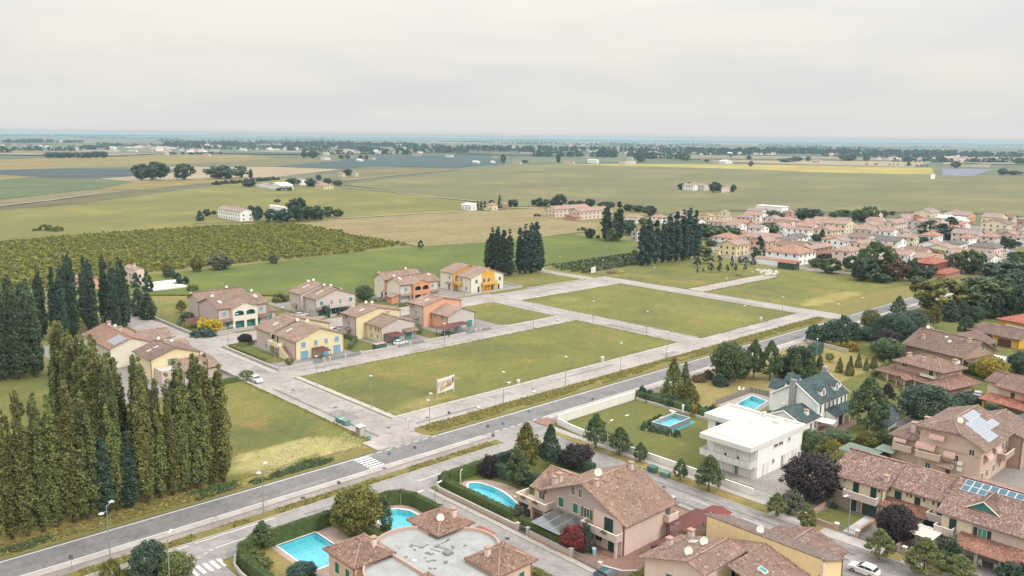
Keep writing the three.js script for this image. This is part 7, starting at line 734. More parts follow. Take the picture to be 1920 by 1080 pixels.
hedge('olive hedge round the yellow house lawn', [[103.4, 206], [103.4, 225.4], [110, 226]], 1.1, 1.2, 'ol', 36); hedge('hedge between the yellow houses', [[128.4, 203], [134.6, 210], [134.6, 216]], 1.1, 1.4, 'gr', 36); hedge('hedge before the salmon house', [[154.6, 205], [159.6, 212]], 1.0, 1.2, 'gr', 36); hedge('low hedge before the orange house', [[175, 243.6], [190, 244.2]], 1.2, 1.3, 'gr', 30); hedge('low hedge at the corner of the rough lot', [[83, 193.4], [89.6, 193.8]], 1.2, 1.2, 'gr', 36); hedge('hedge row at the white arched house garden', [[103, 262], [111, 277]], 1, 1.2, 'gr', 30);
// ---- vineyard rows and small growth too fine to count ----
function scatter(name, label, cat, geo, mat, list) { const m = new THREE.InstancedMesh(geo, mat, list.length), q = new THREE.Matrix4(), e = new THREE.Euler(), c = new THREE.Color(); list.forEach(([u, v, s, sy, t], k) => { q.compose(new THREE.Vector3(u, 0.02, -v), new THREE.Quaternion().setFromEuler(e.set(0, hash2(k, 5, 6) * 6.283, 0)), new THREE.Vector3(s, sy, s)); m.setMatrixAt(k, q); const b = 0.7 + 0.6 * hash2(k, 7, 8); m.setColorAt(k, c.setRGB(b * t, b * (2 - t > 1 ? 1 : 1), b)); }); return stuff(name, label, cat, m); }
const vineG = (() => { const L = new Leaves(5); for (let k = 0; k < 9; k++) L.clump((L.r() - 0.5) * 1.7, 0.5 + L.r() * 1.0, (L.r() - 0.5) * 1.2, 0.45, 8, 0.34, [0, 0.6, 0], toneOf(L.r)); return L.geo(); })();
for (const [pts, name, lab, col] of [[[[54,493],[113,529],[161,536],[225,536],[283,526],[286,508],[287,461],[280,447],[280,379],[233,376],[232,373],[163,371],[133,374],[75,357],[36,347]], 'vineyard_rows', 'long olive vine rows filling the vineyard', 'vi'], [[[285,275],[320,277],[354,279],[322,252],[283,250],[280,265]], 'vineyard_rows', 'short green vine rows beside the poplar row', 'gr']]) {
  const us = pts.map((p) => p[0]), vs = pts.map((p) => p[1]), list = [], r = rng(12), st = col === 'vi' ? 6 : 4.8;
  for (let v = Math.min(...vs); v < Math.max(...vs); v += st) for (let u = Math.min(...us); u < Math.max(...us); u += 1.7) if (r() > 0.1 && inPoly(pts, u, v)) list.push([u + (r() - 0.5) * 0.8, v + (r() - 0.5) * 0.8 + 0.9 * Math.sin(u * 0.05 + v), 1.0 + 0.45 * r(), 0.8 + 0.5 * r(), 1]);
  scatter(name, lab, 'vineyard', vineG, leafMat(col), list);
}
const tuftG = (() => { const L = new Leaves(6), r = L.r; for (let k = 0; k < 26; k++) { const a = r() * 6.28, d = 0.45 * r(); L.leaf(Math.cos(a) * d, 0.12 + 0.3 * r(), Math.sin(a) * d, [Math.cos(a), 0.3, Math.sin(a)], 0.13, Array(3).fill(toneOf(r))); } return L.geo(); })();
const band = (n, u0, u1, v0, v1, s, seed, test) => { const r = rng(seed), l = []; for (let k = 0; k < n; k++) { const u = u0 + (u1 - u0) * r(), v = v0 + (v1 - v0) * r(); if (!test || test(u, v, r)) l.push([u, v, s * (0.6 + 0.8 * r()), s * (0.5 + 0.9 * r()), 1]); } return l; };
scatter('verge_weeds', 'thick weeds on the verge north of the main road', 'weeds', tuftG, leafMat('we'), band(6000, 103, 273, 132.6, 137, 0.72, 21, (u, v, r) => fbm(u * 0.12, v * 0.4, 5, 3) + (v - 133.6) * 0.12 > 0.42));
scatter('verge_weeds', 'weeds on the strip beside the cycle path', 'weeds', tuftG, leafMat('we'), band(2600, -20, 108.4, 118.8, 120.7, 0.6, 22, (u, v) => fbm(u * 0.2, v * 0.5, 6, 3) > 0.4));
scatter('dry_weeds', 'pale dry weeds on the rough grass lot', 'weeds', tuftG, leafMat('dr'), band(2200, 61, 90, 133.6, 147, 0.38, 23, (u, v) => fbm(u * 0.22, v * 0.3, 8, 3) > 0.48 && v < 148 - (u - 61) * 0.18 + 5 * fbm(u * 0.2, v * 0.2, 9, 2)));
scatter('edge_grass', 'ragged grass growing over the kerbs of the lots', 'grass', tuftG, leafMat('we'), [...band(900, 103.4, 206, 146.2, 146.9, 0.35, 31), ...band(420, 103.3, 104, 146, 187, 0.35, 32), ...band(800, 103.5, 206, 186.4, 187.4, 0.4, 33), ...band(420, 205.4, 206.4, 146, 187, 0.4, 34), ...band(420, 215.6, 216.8, 145, 224, 0.4, 35), ...band(420, 216, 273, 144.6, 145.6, 0.4, 36), ...band(420, 272, 273, 145, 224, 0.4, 37), ...band(420, 216, 273, 223.4, 224.6, 0.4, 38), ...band(500, 90.2, 91.2, 137, 192, 0.45, 39), ...band(360, 283.2, 284.4, 145, 258, 0.5, 40), ...band(500, 284, 342, 198.6, 200, 0.5, 41), ...band(500, 284, 342, 189.4, 190.6, 0.5, 42)]);
scatter('bramble', 'dark brambles at the foot of the poplars', 'brambles', tuftG, leafMat('gr'), band(3000, 10, 84, 132.2, 136, 0.8, 24, (u, v, r) => fbm(u * 0.12, v * 0.3, 10, 3) > (u < 50 ? 0.62 : 0.4)));
scatter('bramble', 'dry weeds along the poplar row', 'brambles', tuftG, leafMat('we'), band(1300, 0, 62, 132.4, 136.2, 0.7, 25));
// ---- woods and tree belts far off ----
const beltG = { p: crownG('round', 3, 520, 1.1), q: crownG('poplar', 4, 520, 0.9) };
for (const [lab, kind, pts, hh, dens] of [["far poplar belt left of the plain","p",[[1138,5097],[1269,5123],[1442,5277]],24,22],["small far wood by a pale field","p",[[1464,5163],[1598,5312]],18,22],["broad far wood beyond the hamlet","p",[[1535,4003],[1729,4003],[1957,3917]],26,18],["far wood across the plain","p",[[2440,4847],[2542,4860]],26,20],["long far tree belt beyond the netted field","p",[[2091,3915],[2361,3824],[2731,3723]],28,18],["straight poplar belt beyond the green fields","q",[[2228,3019],[2586,2771]],30,16],["straight far poplar belt in the middle of the plain","q",[[2503,2665],[2808,2485],[2883,2085]],30,14],["dense far poplar belt beyond the tan field","p",[[2786,1989],[3064,1789]],30,16],["long dark tree belt across the plain","p",[[3292,1922],[3482,1663],[3619,1247]],28,16],["tree belt at the far end of the plain","p",[[3626,1244],[3734,1078]],26,18],["grove before the poplar belt","p",[[1848,1866],[1943,1868]],18,16],["grove beside the far warehouse","p",[[1938,1835],[2018,1807]],18,16],["thick grove behind the far warehouse","p",[[1963,1726],[2072,1686]],26,16],["thick grove beside the tan field","p",[[1954,1575],[2079,1526]],24,16],["grove behind the far farm","p",[[1954,3185],[2031,3111],[1835,2694]],16,16],["grove on the far field edge","p",[[1899,2439],[1959,2333]],16,16],["grove by the distant hamlet","p",[[1039,3476],[1151,3525]],14,18],["low trees round the distant hamlet","p",[[941,2430],[1002,2412],[1085,2387]],9,16],["trees before the long dark belt","p",[[3366,1698],[3452,1672]],14,20],["low trees along the far ditch","p",[[2862,1220],[2866,1119]],12,20],["bushes along the far ditch","p",[[2086,964],[2124,862],[2087,801]],5,26],["hazy woods on the skyline","p",[[2793,12471],[4287,13669],[7600,18237],[9292,18443]],26,60],["hazy woods along the skyline","p",[[7146,14185],[9977,14639],[10304,11042]],26,60],["hazy woods below the skyline","p",[[9676,10305],[13741,11092],[17580,10352]],26,60],["hazy woods at the end of the skyline","p",[[16188,9470],[17505,7545],[15759,4573]],26,60],["faint woods on the horizon","p",[[4576,20413],[8955,25563],[23240,46120]],30,120],["faint woods along the horizon","p",[[18591,36894],[57133,82217],[33885,36089]],30,120],["faint woods near the horizon","p",[[19360,20618],[39208,31073],[59376,34746]],30,120],["faint woods at the end of the horizon","p",[[35623,20844],[39881,16832],[31525,9154]],30,120],["dark hedgerow above the olive field","p",[[434,976],[554,1046]],5,5]]) {
  const r = rng(40 + pts.length), l = []; for (let k = 0; k + 1 < pts.length; k++) { const a = pts[k], b = pts[k + 1], len = Math.hypot(b[0] - a[0], b[1] - a[1]), n = Math.max(2, Math.round(len / dens)); for (let i = 0; i < n; i++) for (let q = 0; q < 3; q++) { const t = (i + r()) / n, h = hh * (0.5 + 0.4 * r()); l.push([a[0] + (b[0] - a[0]) * t + (r() - 0.5) * hh * 3, a[1] + (b[1] - a[1]) * t + (r() - 0.5) * hh * 3, h * (kind === 'q' ? 0.3 : 0.55) * (0.8 + 0.5 * r()), h, 1]); } }
  scatter('distant_wood', lab, 'wood', beltG[kind], leafMat('fb'), l);
}

// ---- scattered strips, copses and hamlets of the far plain ----
{
  const r = rng(2024), cols = [[0.40, 0.34, 0.22], [0.15, 0.20, 0.12], [0.12, 0.17, 0.14], [0.46, 0.40, 0.30], [0.22, 0.25, 0.13], [0.33, 0.29, 0.15]], copse = [], tiny = [], P = (d, a) => [Math.cos(HEAD + a) * d, Math.sin(HEAD + a) * d];
  for (let k = 0; k < 90; k++) { const d = 2600 * Math.pow(6, r()), a = (r() - 0.5) * 1.16, c = P(d, a), w = 120 + r() * d * 0.14, l = 60 + r() * d * 0.05, q = (x, y) => [c[0] + Math.cos(0.82) * x - Math.sin(0.82) * y, c[1] + Math.sin(0.82) * x + Math.cos(0.82) * y]; structure('field', null, sheetPoly([q(-l, w), q(-l, -w), q(l, -w), q(l, w)], 0.9 + k * 0.02), fieldMats['z' + k % 6] || (fieldMats['z' + k % 6] = cropMat(cols[k % 6], 500))); }
  for (let k = 0; k < 120; k++) { const d = 2700 * Math.pow(5.5, r()), a = (r() - 0.5) * 1.16, n = 6 + r() * 26, t = 0.82 + Math.PI / 2 + (r() - 0.5) * 0.5, c = P(d, a); for (let i = 0; i < n; i++) { const h = 6 + 9 * r(), s = (i - n / 2) * (7 + d * 0.0012); copse.push([c[0] + Math.cos(t) * s + (r() - 0.5) * 30, c[1] + Math.sin(t) * s + (r() - 0.5) * 30, h * (0.5 + 0.3 * r()), h, 1]); } }
  scatter('distant_copses', 'scattered copses and hedgerows fading into the haze', 'wood', beltG.p, leafMat('fb'), copse);
  for (let k = 0; k < 420; k++) { const g = Math.floor(k / 10), rr = rng(600 + g), d = 2900 * Math.pow(4, rr()), a = (rr() - 0.5) * 1.14, c = P(d, a); tiny.push([c[0] + (r() - 0.5) * 160, c[1] + (r() - 0.5) * 320, 8 + 10 * r(), 5 + 5 * r(), 1]); }
  const hg = new GB(); hg.box(-0.5, 0.5, 0, 0.75, -0.7, 0.7, [0.75, 0.7, 0.66]); hg.poly([[-0.55, 0.72, 0.75], [0, 1.05, 0.75], [0, 1.05, -0.75], [-0.55, 0.72, -0.75]].reverse(), null, [0.42, 0.28, 0.24]); hg.poly([[0.55, 0.72, 0.75], [0, 1.05, 0.75], [0, 1.05, -0.75], [0.55, 0.72, -0.75]], null, [0.42, 0.28, 0.24]);
  scatter('distant_hamlets', 'tiny pale hamlets scattered over the far plain', 'settlement', hg.build(), new THREE.MeshStandardMaterial({ color: 0xffffff, vertexColors: true, side: THREE.DoubleSide, roughness: 0.9 }), tiny);
}
// ================= WALLS, GATES AND STREET FURNITURE =================
function wallRun(name, lab, pts, h, t, mat, capMat, group) {
  const [u0, v0] = pts[0], o = thing(name, lab, 'wall', u0, v0, group), g = new GB(), c = new GB();
  for (let k = 0; k + 1 < pts.length; k++) { const a = pts[k], b = pts[k + 1], d = [b[0] - a[0], b[1] - a[1]], l = Math.hypot(...d), n = [-d[1] / l, d[0] / l], run = (G, w, y0, y1) => { const q = [[a, -1], [b, -1], [b, 1], [a, 1]].map(([p, s]) => [p[0] + n[0] * s * w - u0, -(p[1] + n[1] * s * w - v0)]), lo = q.map((p) => [p[0], y0, p[1]]), hi = q.map((p) => [p[0], y1, p[1]]); G.poly(hi); G.poly([...lo].reverse()); for (let i = 0; i < 4; i++) G.poly([lo[i], lo[(i + 1) % 4], hi[(i + 1) % 4], hi[i]]); }; run(g, t / 2, 0, h - k * 0.002); run(c, t / 2 + 0.05, h - k * 0.002, h + 0.07 - k * 0.002); }
  part(o, 'wall_body', g.build(), mat); part(o, 'coping', c.build(), capMat); return o;
}
function railGate(lab, a, b, h, mat = M.railGrey, solid = false) {
  const o = thing('gate', lab, 'gate', a[0], a[1]), d = [b[0] - a[0], b[1] - a[1]], l = Math.hypot(...d), ang = Math.atan2(d[1], d[0]); o.rotation.y = ang;
  part(o, 'rail', boxG(0, l, h - 0.08, h, -0.03, 0.03), mat); part(o, 'rail', boxG(0, l, 0.12, 0.2, -0.03, 0.03), mat);
  if (solid) part(o, 'panel', boxG(0.03, l - 0.03, 0.2, h - 0.08, -0.02, 0.02), mat); else { const n = Math.max(3, Math.round(l / 0.28)); for (let k = 0; k <= n; k++) part(o, 'bar', cached('gb' + h, () => boxG(-0.02, 0.02, 0.2, h - 0.08, -0.02, 0.02)), mat).position.x = 0.02 + (l - 0.04) * k / n; }
  return o;
}
function pillar(lab, u, v, h, w, mat, cap, group) { const o = thing('gate_pillar', lab, 'pillar', u, v, group); part(o, 'shaft', boxG(-w / 2, w / 2, 0, h, -w / 2, w / 2), mat); part(o, 'cap', boxG(-w / 2 - 0.08, w / 2 + 0.08, h, h + 0.1, -w / 2 - 0.08, w / 2 + 0.08), cap); return o; }
const wWhite = wallMat([0.80, 0.79, 0.76]), wPink = wallMat([0.56, 0.45, 0.40]), wOch = wallMat([0.52, 0.34, 0.25]), wGrey = wallMat([0.52, 0.47, 0.44]);
wallRun('garden_wall', 'high white garden wall along the cycle path', [[126.2, 119.4], [152, 119.4]], 1.9, 0.25, wWhite, M.white); wallRun('garden_wall', 'white garden wall curving along the street', [[126, 119.1], [125, 114], [124.5, 109], [124.25, 100], [124.2, 71.4]], 1.35, 0.25, wWhite, M.white); wallRun('garden_wall', 'low pale wall between lawn and dark hedge', [[152.05, 118.9], [152.05, 93]], 0.55, 0.25, wGrey, M.concLt);
railGate('white sliding gate of the modern house', [124.2, 71.2], [124.2, 66.6], 1.2, M.white); pillar('white gate pillar at the forecourt', 124.2, 66.3, 1.4, 0.5, wWhite, M.white);
wallRun('garden_wall', 'orange brick garden wall before the row house lawn', [[122.4, 65.8], [122.4, 55.9]], 0.85, 0.22, wOch, M.clayCap); wallRun('garden_wall', 'orange brick wall beside the pale drive', [[123, 52.6], [131.2, 52.6]], 0.9, 0.25, wOch, M.clayCap); wallRun('garden_wall', 'brick wall dividing the paved drives', [[122.8, 46.5], [129.4, 46.5]], 0.9, 0.25, wOch, M.clayCap); wallRun('garden_wall', 'brick street wall at the last drive', [[122.4, 44.6], [122.4, 28]], 0.8, 0.22, wOch, M.clayCap); wallRun('garden_wall', 'short brick wall on the front lawn', [[123, 61], [130, 61.2]], 0.7, 0.22, wOch, M.clayCap);
for (const [v, l] of [[60.8, 'beside the street tree'], [55.6, 'at the front lawn'], [52.3, 'between the two drives'], [47.2, 'at the far drive gate'], [45.2, 'beside the letter box gate']]) pillar('white capped brick pillar ' + l, 122.4, v, 1.25, 0.5, wOch, M.white);
railGate('grey gate of the pale drive', [122.4, 55.3], [122.4, 52.6], 1.1); railGate('grey gate of the paved drive', [122.4, 52], [122.4, 47.5], 1.1); railGate('small grey gate between brick pillars', [122.4, 46.9], [122.4, 45.5], 1.1);
wallRun('garden_wall', 'pale pink wall below the keyhole pool hedge', [[85.6, 89.2], [85.6, 108.4], [86.3, 110], [88, 111]], 0.85, 0.22, wPink, M.concLt); wallRun('garden_wall', 'pale pink wall below the pergola hedge', [[85.6, 78], [85.6, 86.4]], 0.85, 0.22, wPink, M.concLt); for (const [v, l] of [[88.9, 'pale pillar beside the small grey street gate'], [86.7, 'second pale pillar of the small grey street gate'], [77.7, 'pale pillar at the red paved yard gate'], [72.2, 'low pale pillar at the dark parked car']]) pillar(l, 85.6, v, 1.25, 0.45, wPink, M.concLt);
railGate('small grey gate in the pink wall', [85.6, 88.6], [85.6, 87], 1.1); railGate('long grey gate of the red paved yard', [85.6, 77.4], [85.6, 72.5], 1.15); wallRun('garden_wall', 'curved pink wall behind the dark parked car', [[85.6, 72], [86.6, 69], [89.4, 66.6], [93, 65.9]], 0.9, 0.22, wPink, M.concLt);
wallRun('garden_wall', 'pale wall below the curved pool hedge', [[47.6, 96], [47.6, 104], [48, 107], [49.4, 109.6]], 0.7, 0.2, wPink, M.concLt); railGate('grey railing beside the pink house yard', [111.2, 78], [111.2, 66], 1.1); pillar('dark pillar at the pink house railing', 111.2, 78.4, 1.4, 0.6, M.metalDark, M.concLt); wallRun('garden_wall', 'grey railing wall at the plum tree garden', [[111.2, 79], [111.2, 110.6]], 0.7, 0.2, wGrey, M.concLt); wallRun('garden_wall', 'pale garden wall beside the yellow shrubs', [[235.2, 120.6], [232.6, 106.5]], 1.1, 0.25, wGrey, M.concLt); wallRun('garden_wall', 'low roadside wall of the dry lawn', [[153, 121.3], [234.6, 121.3]], 0.45, 0.25, wGrey, M.concLt);
for (const [lab, a, b, h] of [['low garden wall of the yellow house on the wide street', [102, 195.4], [102, 227.4], 0.75], ['low street wall of the yellow house', [102.3, 195.5], [112, 195.5], 0.7], ['low street wall between the yellow houses', [127, 195.5], [139.2, 195.5], 0.7], ['low street wall before the red carport', [149, 195.5], [158, 195.5], 0.7], ['low street wall before the salmon house', [158.6, 195.5], [165, 195.5], 0.7], ['low street wall at the end of the salmon house', [175.6, 195.5], [181.6, 195.5], 0.6], ['low wall round the arched house garden', [102.2, 244.6], [120, 244.6], 0.9], ['low wall of the arched house on the wide street', [102.1, 244.9], [102.1, 282], 0.8], ['low wall before the grey house', [126, 244.4], [160, 244.4], 0.8], ['low wall before the golden house', [206, 244.4], [236, 244.4], 0.6], ['low wall beside the golden house yard', [236, 244.4], [236, 262], 0.6], ['low wall behind the front row', [102.2, 227.8], [182, 227.8], 0.8], ['low wall of the yellow house behind the poplars', [90.8, 196], [90.8, 226], 0.8]]) wallRun('garden_wall', lab, [a, b], h, 0.22, wGrey, M.concLt);
for (const [lab, a, b, s = true] of [['green grey gate before the blue garage', [112.2, 195.5], [115, 195.5]], ['green grey gate before the red carport of the yellow house', [117.6, 195.5], [121.6, 195.5]], ['green grey gate at the yellow house corner', [122.4, 195.5], [126.6, 195.5]], ['green gate before the white car carport', [139.6, 195.5], [143.2, 195.5]], ['green gate before the teal garage', [144.6, 195.5], [148.6, 195.5]], ['green gate before the first teal garage of the salmon house', [165.4, 195.5], [168.6, 195.5]], ['green gate before the second teal garage of the salmon house', [171.4, 195.5], [175, 195.5]], ['green panel fence beside the arched house', [121, 244.6], [125.6, 244.6]]]) railGate(lab, a, b, 0.95, M.railGrey, s);
for (const u of [115.4, 117.2, 122, 127, 143.8, 168.9, 171]) pillar('pale pillar in the low street wall of the front row', u, 195.5, 1.05, 0.45, wGrey, M.concLt, 'pillars along the front row street');
{ const o = thing('storage_bin', 'dark green storage bins beside the red carport', 'bin', 132.8, 196.6); part(o, 'body', boxG(0, 3.6, 0, 1.7, -1.8, 0), M.gateGreen); part(o, 'lid', boxG(-0.05, 3.65, 1.7, 1.8, -1.85, 0.05), std([0.40, 0.30, 0.25])); }
// ---- lamps ----
function lamp(lab, u, v, h, turn, kind = 'disc', group) {
  const o = thing('street_lamp', lab, 'lamp', u, v, group, 0, turn); part(o, 'pole', join([cyl(0.09, 0.055, h, 8)]), M.metal); part(o, 'base', cyl(0.16, 0.14, 0.3, 8), M.metal);
  const head = (x, y, z) => { const q = part(o, 'lamp_head', join([mv(cyl(0.42, 0.12, 0.2, 14), 0, 0, 0), mv(cyl(0.36, 0.4, 0.08, 14), 0, -0.06, 0)]), lampMat); q.position.set(x, y, z); };
  if (kind === 'disc') head(0, h, 0); else if (kind === 'arm') { part(o, 'arm', rod([0, h, 0], [1.1, h + 0.25, 0], 0.045), M.metal); const q = part(o, 'lamp_head', new RoundedBoxGeometry(0.95, 0.14, 0.34, 2, 0.06), M.white); q.position.set(1.4, h + 0.28, 0); } else { part(o, 'arm', rod([0, h - 0.2, 0], [1.2, h + 0.1, 0], 0.045), M.metal); part(o, 'arm', rod([0, h - 0.8, 0], [-1.2, h - 0.55, 0], 0.045), M.metal); head(1.3, h + 0.05, 0); head(-1.3, h - 0.6, 0); }
  return o;
}
const lampMat = std([0.52, 0.52, 0.50], { roughness: 0.5 }), LG = 'disc lamps round the building lots', LL = 'slim street lamp with round white head beside a building lot';
for (const [u, v, h = 7.5] of [[102.6, 154.2], [102.4, 177], [127, 137.3], [147.6, 137.3], [168.6, 137.3], [188.4, 137.3], [206.6, 180.4], [206.6, 158.4], [216.4, 200], [243, 239.8], [186, 187.3, 7], [150, 187.3, 7], [240, 145, 7], [264, 145, 7], [276.4, 262, 7], [283.6, 180, 7], [283.6, 243, 7], [283.8, 215, 7]]) lamp(LL, u, v, h, 0, 'disc', LG);
for (const [u, v, l] of [[36.2, 121.6, 'double headed street lamp beside the cycle path by the poplars'], [59.4, 120.6, 'double headed street lamp on the verge before the pool hedge'], [104.4, 135.4, 'double headed street lamp at the tip of the weedy verge']]) lamp(l, u, v, v > 130 ? 7 : 8, 0.7, 'double');
for (const [u, v, t, l, h = 6.6] of [[122.1, 53.6, Math.PI * 0.95, 'street lamp before the pale drive'], [119.6, 100, 0.2, 'street lamp on the tree verge'], [131.6, 104, Math.PI, 'white lamp on the modern house lawn', 4.6], [39, 107, 0.9, 'curved street lamp at the zebra crossing', 7.6], [79.3, 101.6, 0.3, 'thin lamp behind the curved pool hedge', 5], [222, 110.6, 0.5, 'lamp on the dry lawn', 4.5], [262.7, 123.4, Math.PI / 2, 'roadside lamp before the yellowing tree', 7.5], [280, 123.4, Math.PI / 2, 'roadside lamp beyond the yellowing tree', 7.5], [381, 143, 0.2, 'street lamp at the village edge', 6], [112.6, 243.4, 0, 'lamp before the arched house', 5.5], [104, 228.6, 0, 'lamp behind the yellow house', 5.5], [103, 199, 0, 'lamp at the yellow house corner', 5.5], [128, 243.6, 0, 'lamp before the grey house drive', 5.5], [174, 243.2, 0, 'lamp before the orange house', 5.5]]) lamp(l, u, v, h, t, 'arm');
// garden showers and posts by the pools
for (const [u, v, l] of [[90.9, 109.2, 'pale garden shower by the keyhole pool'], [77.6, 108.6, 'pale garden shower by the curved pool']]) { const o = thing('garden_shower', l, 'shower', u, v); part(o, 'column', rod([0, 0, 0], [0.06, 2.1, 0], 0.09), M.cream); part(o, 'head', rod([0.06, 2.1, 0], [0.5, 2.35, 0], 0.07), M.cream); }
// ---- road signs ----
const signBack = std([0.13, 0.13, 0.14]), blueP = std([0.10, 0.22, 0.36]), tealP = std([0.13, 0.27, 0.30]);
function sign(lab, u, v, h, face, shape, mat) { const o = thing('road_sign', lab, 'sign', u, v, undefined, 0, face); part(o, 'post', cyl(0.035, 0.035, h, 6), M.metal); const g = shape === 'tri' ? new THREE.CylinderGeometry(0.48, 0.48, 0.03, 3) : shape === 'sq' ? new THREE.BoxGeometry(0.62, 0.03, 0.62) : new THREE.CylinderGeometry(0.32, 0.32, 0.03, 18); g.rotateX(Math.PI / 2); if (shape === 'tri') g.rotateZ(Math.PI / 2 + Math.PI / 3 * 0); const q = part(o, 'plate', g, mat || signBack); q.position.set(0, h - 0.2, 0.05); return o; }
sign('dark backed triangular sign on the cycle path by the white wall', 139.6, 121.4, 2.5, -0.8, 'tri'); sign('blue square crossing sign at the zebra on the main road', 85.9, 123.6, 2.7, -0.7, 'sq', blueP); sign('dark round sign on the kerb strip before the zebra', 91.6, 123.4, 2.5, -0.8, 'disc'); sign('dark square sign at the end of the cycle path', 109.4, 122.8, 2.7, -0.8, 'sq'); sign('low dark bollard sign at the verge tip', 109.6, 121.4, 1.1, -0.8, 'sq'); sign('blue round sign at the junction mouth', 112.4, 121.6, 2.9, -0.7, 'disc', blueP); sign('teal square sign on the main road edge', 121.8, 123.6, 2.9, -0.8, 'sq', tealP); sign('dark sign stack beside the cycle path', 31, 121.2, 2.4, -0.8, 'sq'); sign('dark round sign on the weedy verge', 108.8, 134.4, 2.8, -0.8, 'disc'); sign('dark round sign on the cycle path verge', 73, 120, 1.8, -0.8, 'disc'); sign('white round sign at the street mouth', 100.6, 137.6, 2.4, -0.8, 'disc', M.white);
for (const [u, v] of [[52.2, 122.7], [60.6, 122.7]]) { const o = thing('barrier_hoop', 'grey hoop barrier at the cycle path', 'barrier', u, v, 'hoop barriers'); part(o, 'hoop', mv(new THREE.TorusGeometry(0.7, 0.045, 6, 14, Math.PI), 0, 0.2, 0, 0, 0.5), M.metal); part(o, 'leg', rod([-0.62, 0, 0.34], [-0.62, 0.25, 0.34], 0.045), M.metal); }
// ---- bins, cabinet, bollard boxes ----
function skip(lab, u, v, turn, body, lid) { const o = thing('waste_container', lab, 'container', u, v, undefined, 0, turn), s = new THREE.Shape([[-0.55, 0.2], [0.55, 0.2], [0.72, 1.15], [-0.72, 1.15]].map((p) => new THREE.Vector2(...p))), g = new THREE.ExtrudeGeometry(s, { depth: 1.5, bevelEnabled: true, bevelSize: 0.03, bevelThickness: 0.03, bevelSegments: 1 }); g.translate(0, 0, -0.75); part(o, 'body', g, body); const l = new THREE.CylinderGeometry(0.78, 0.78, 1.6, 12, 1, false, -Math.PI / 2, Math.PI); l.rotateX(Math.PI / 2); l.rotateZ(0); l.scale(1, 0.42, 1); part(o, 'lid', mv(l, 0, 1.16, 0), lid); for (const [x, z] of [[-0.45, -0.6], [0.45, -0.6], [-0.45, 0.6], [0.45, 0.6]]) part(o, 'wheel', mv(new THREE.CylinderGeometry(0.11, 0.11, 0.07, 8), x, 0.11, z, 0, 0, Math.PI / 2), M.metalDark); return o; }
const binG = std([0.13, 0.25, 0.225], { roughness: 0.6 }), binD = std([0.04, 0.13, 0.10], { roughness: 0.6 });
skip('pale green waste container with white lid beside the wide street', 92.4, 150.8, 0, binG, M.white); skip('pale green waste container with green lid beside the wide street', 92.3, 148.4, 0, binG, binG); skip('dark green waste container under the white wall', 119.9, 89.4, 0, binD, binD); skip('pale lidded waste container under the white wall', 119.9, 86.6, 0, binG, M.white);
{ const o = thing('utility_cabinet', 'tall grey concrete cabinet with white lid at the street mouth', 'cabinet', 90.9, 140.7); part(o, 'body', boxG(-0.7, 0.7, 0, 2.1, -0.7, 0.7), std([0.42, 0.38, 0.36], { map: rep(T_conc, 3) })); part(o, 'lid', boxG(-0.82, 0.82, 2.1, 2.24, -0.82, 0.82), M.white); part(o, 'door', boxG(-0.5, 0.5, 0.2, 1.9, 0.7, 0.73), std([0.46, 0.44, 0.42])); }
{ const o = thing('water_tap_box', 'small blue box beside the grey cabinet', 'box', 91.4, 138.4); part(o, 'body', boxG(-0.3, 0.3, 0, 0.5, -0.3, 0.3), std([0.16, 0.36, 0.45])); part(o, 'lid', boxG(-0.34, 0.34, 0.5, 0.56, -0.34, 0.34), tealP); }
for (const [u, v, h] of [[172, 146.5, 1.4], [140.8, 146.8, 0.8], [138.4, 147.6, 0.5], [190, 138.2, 1.4], [252, 146, 1.3], [200.6, 190.6, 0.6], [224, 223.6, 0.6], [120.4, 138.2, 0.4], [138, 138.4, 0.4]]) { const o = thing('service_box', 'pale service box on the edge of a building lot', 'box', u, v, 'service boxes'); part(o, 'body', boxG(-0.4, 0.4, 0, h, -0.25, 0.25), M.concLt); part(o, 'cap', boxG(-0.45, 0.45, h, h + 0.06, -0.3, 0.3), M.white); }
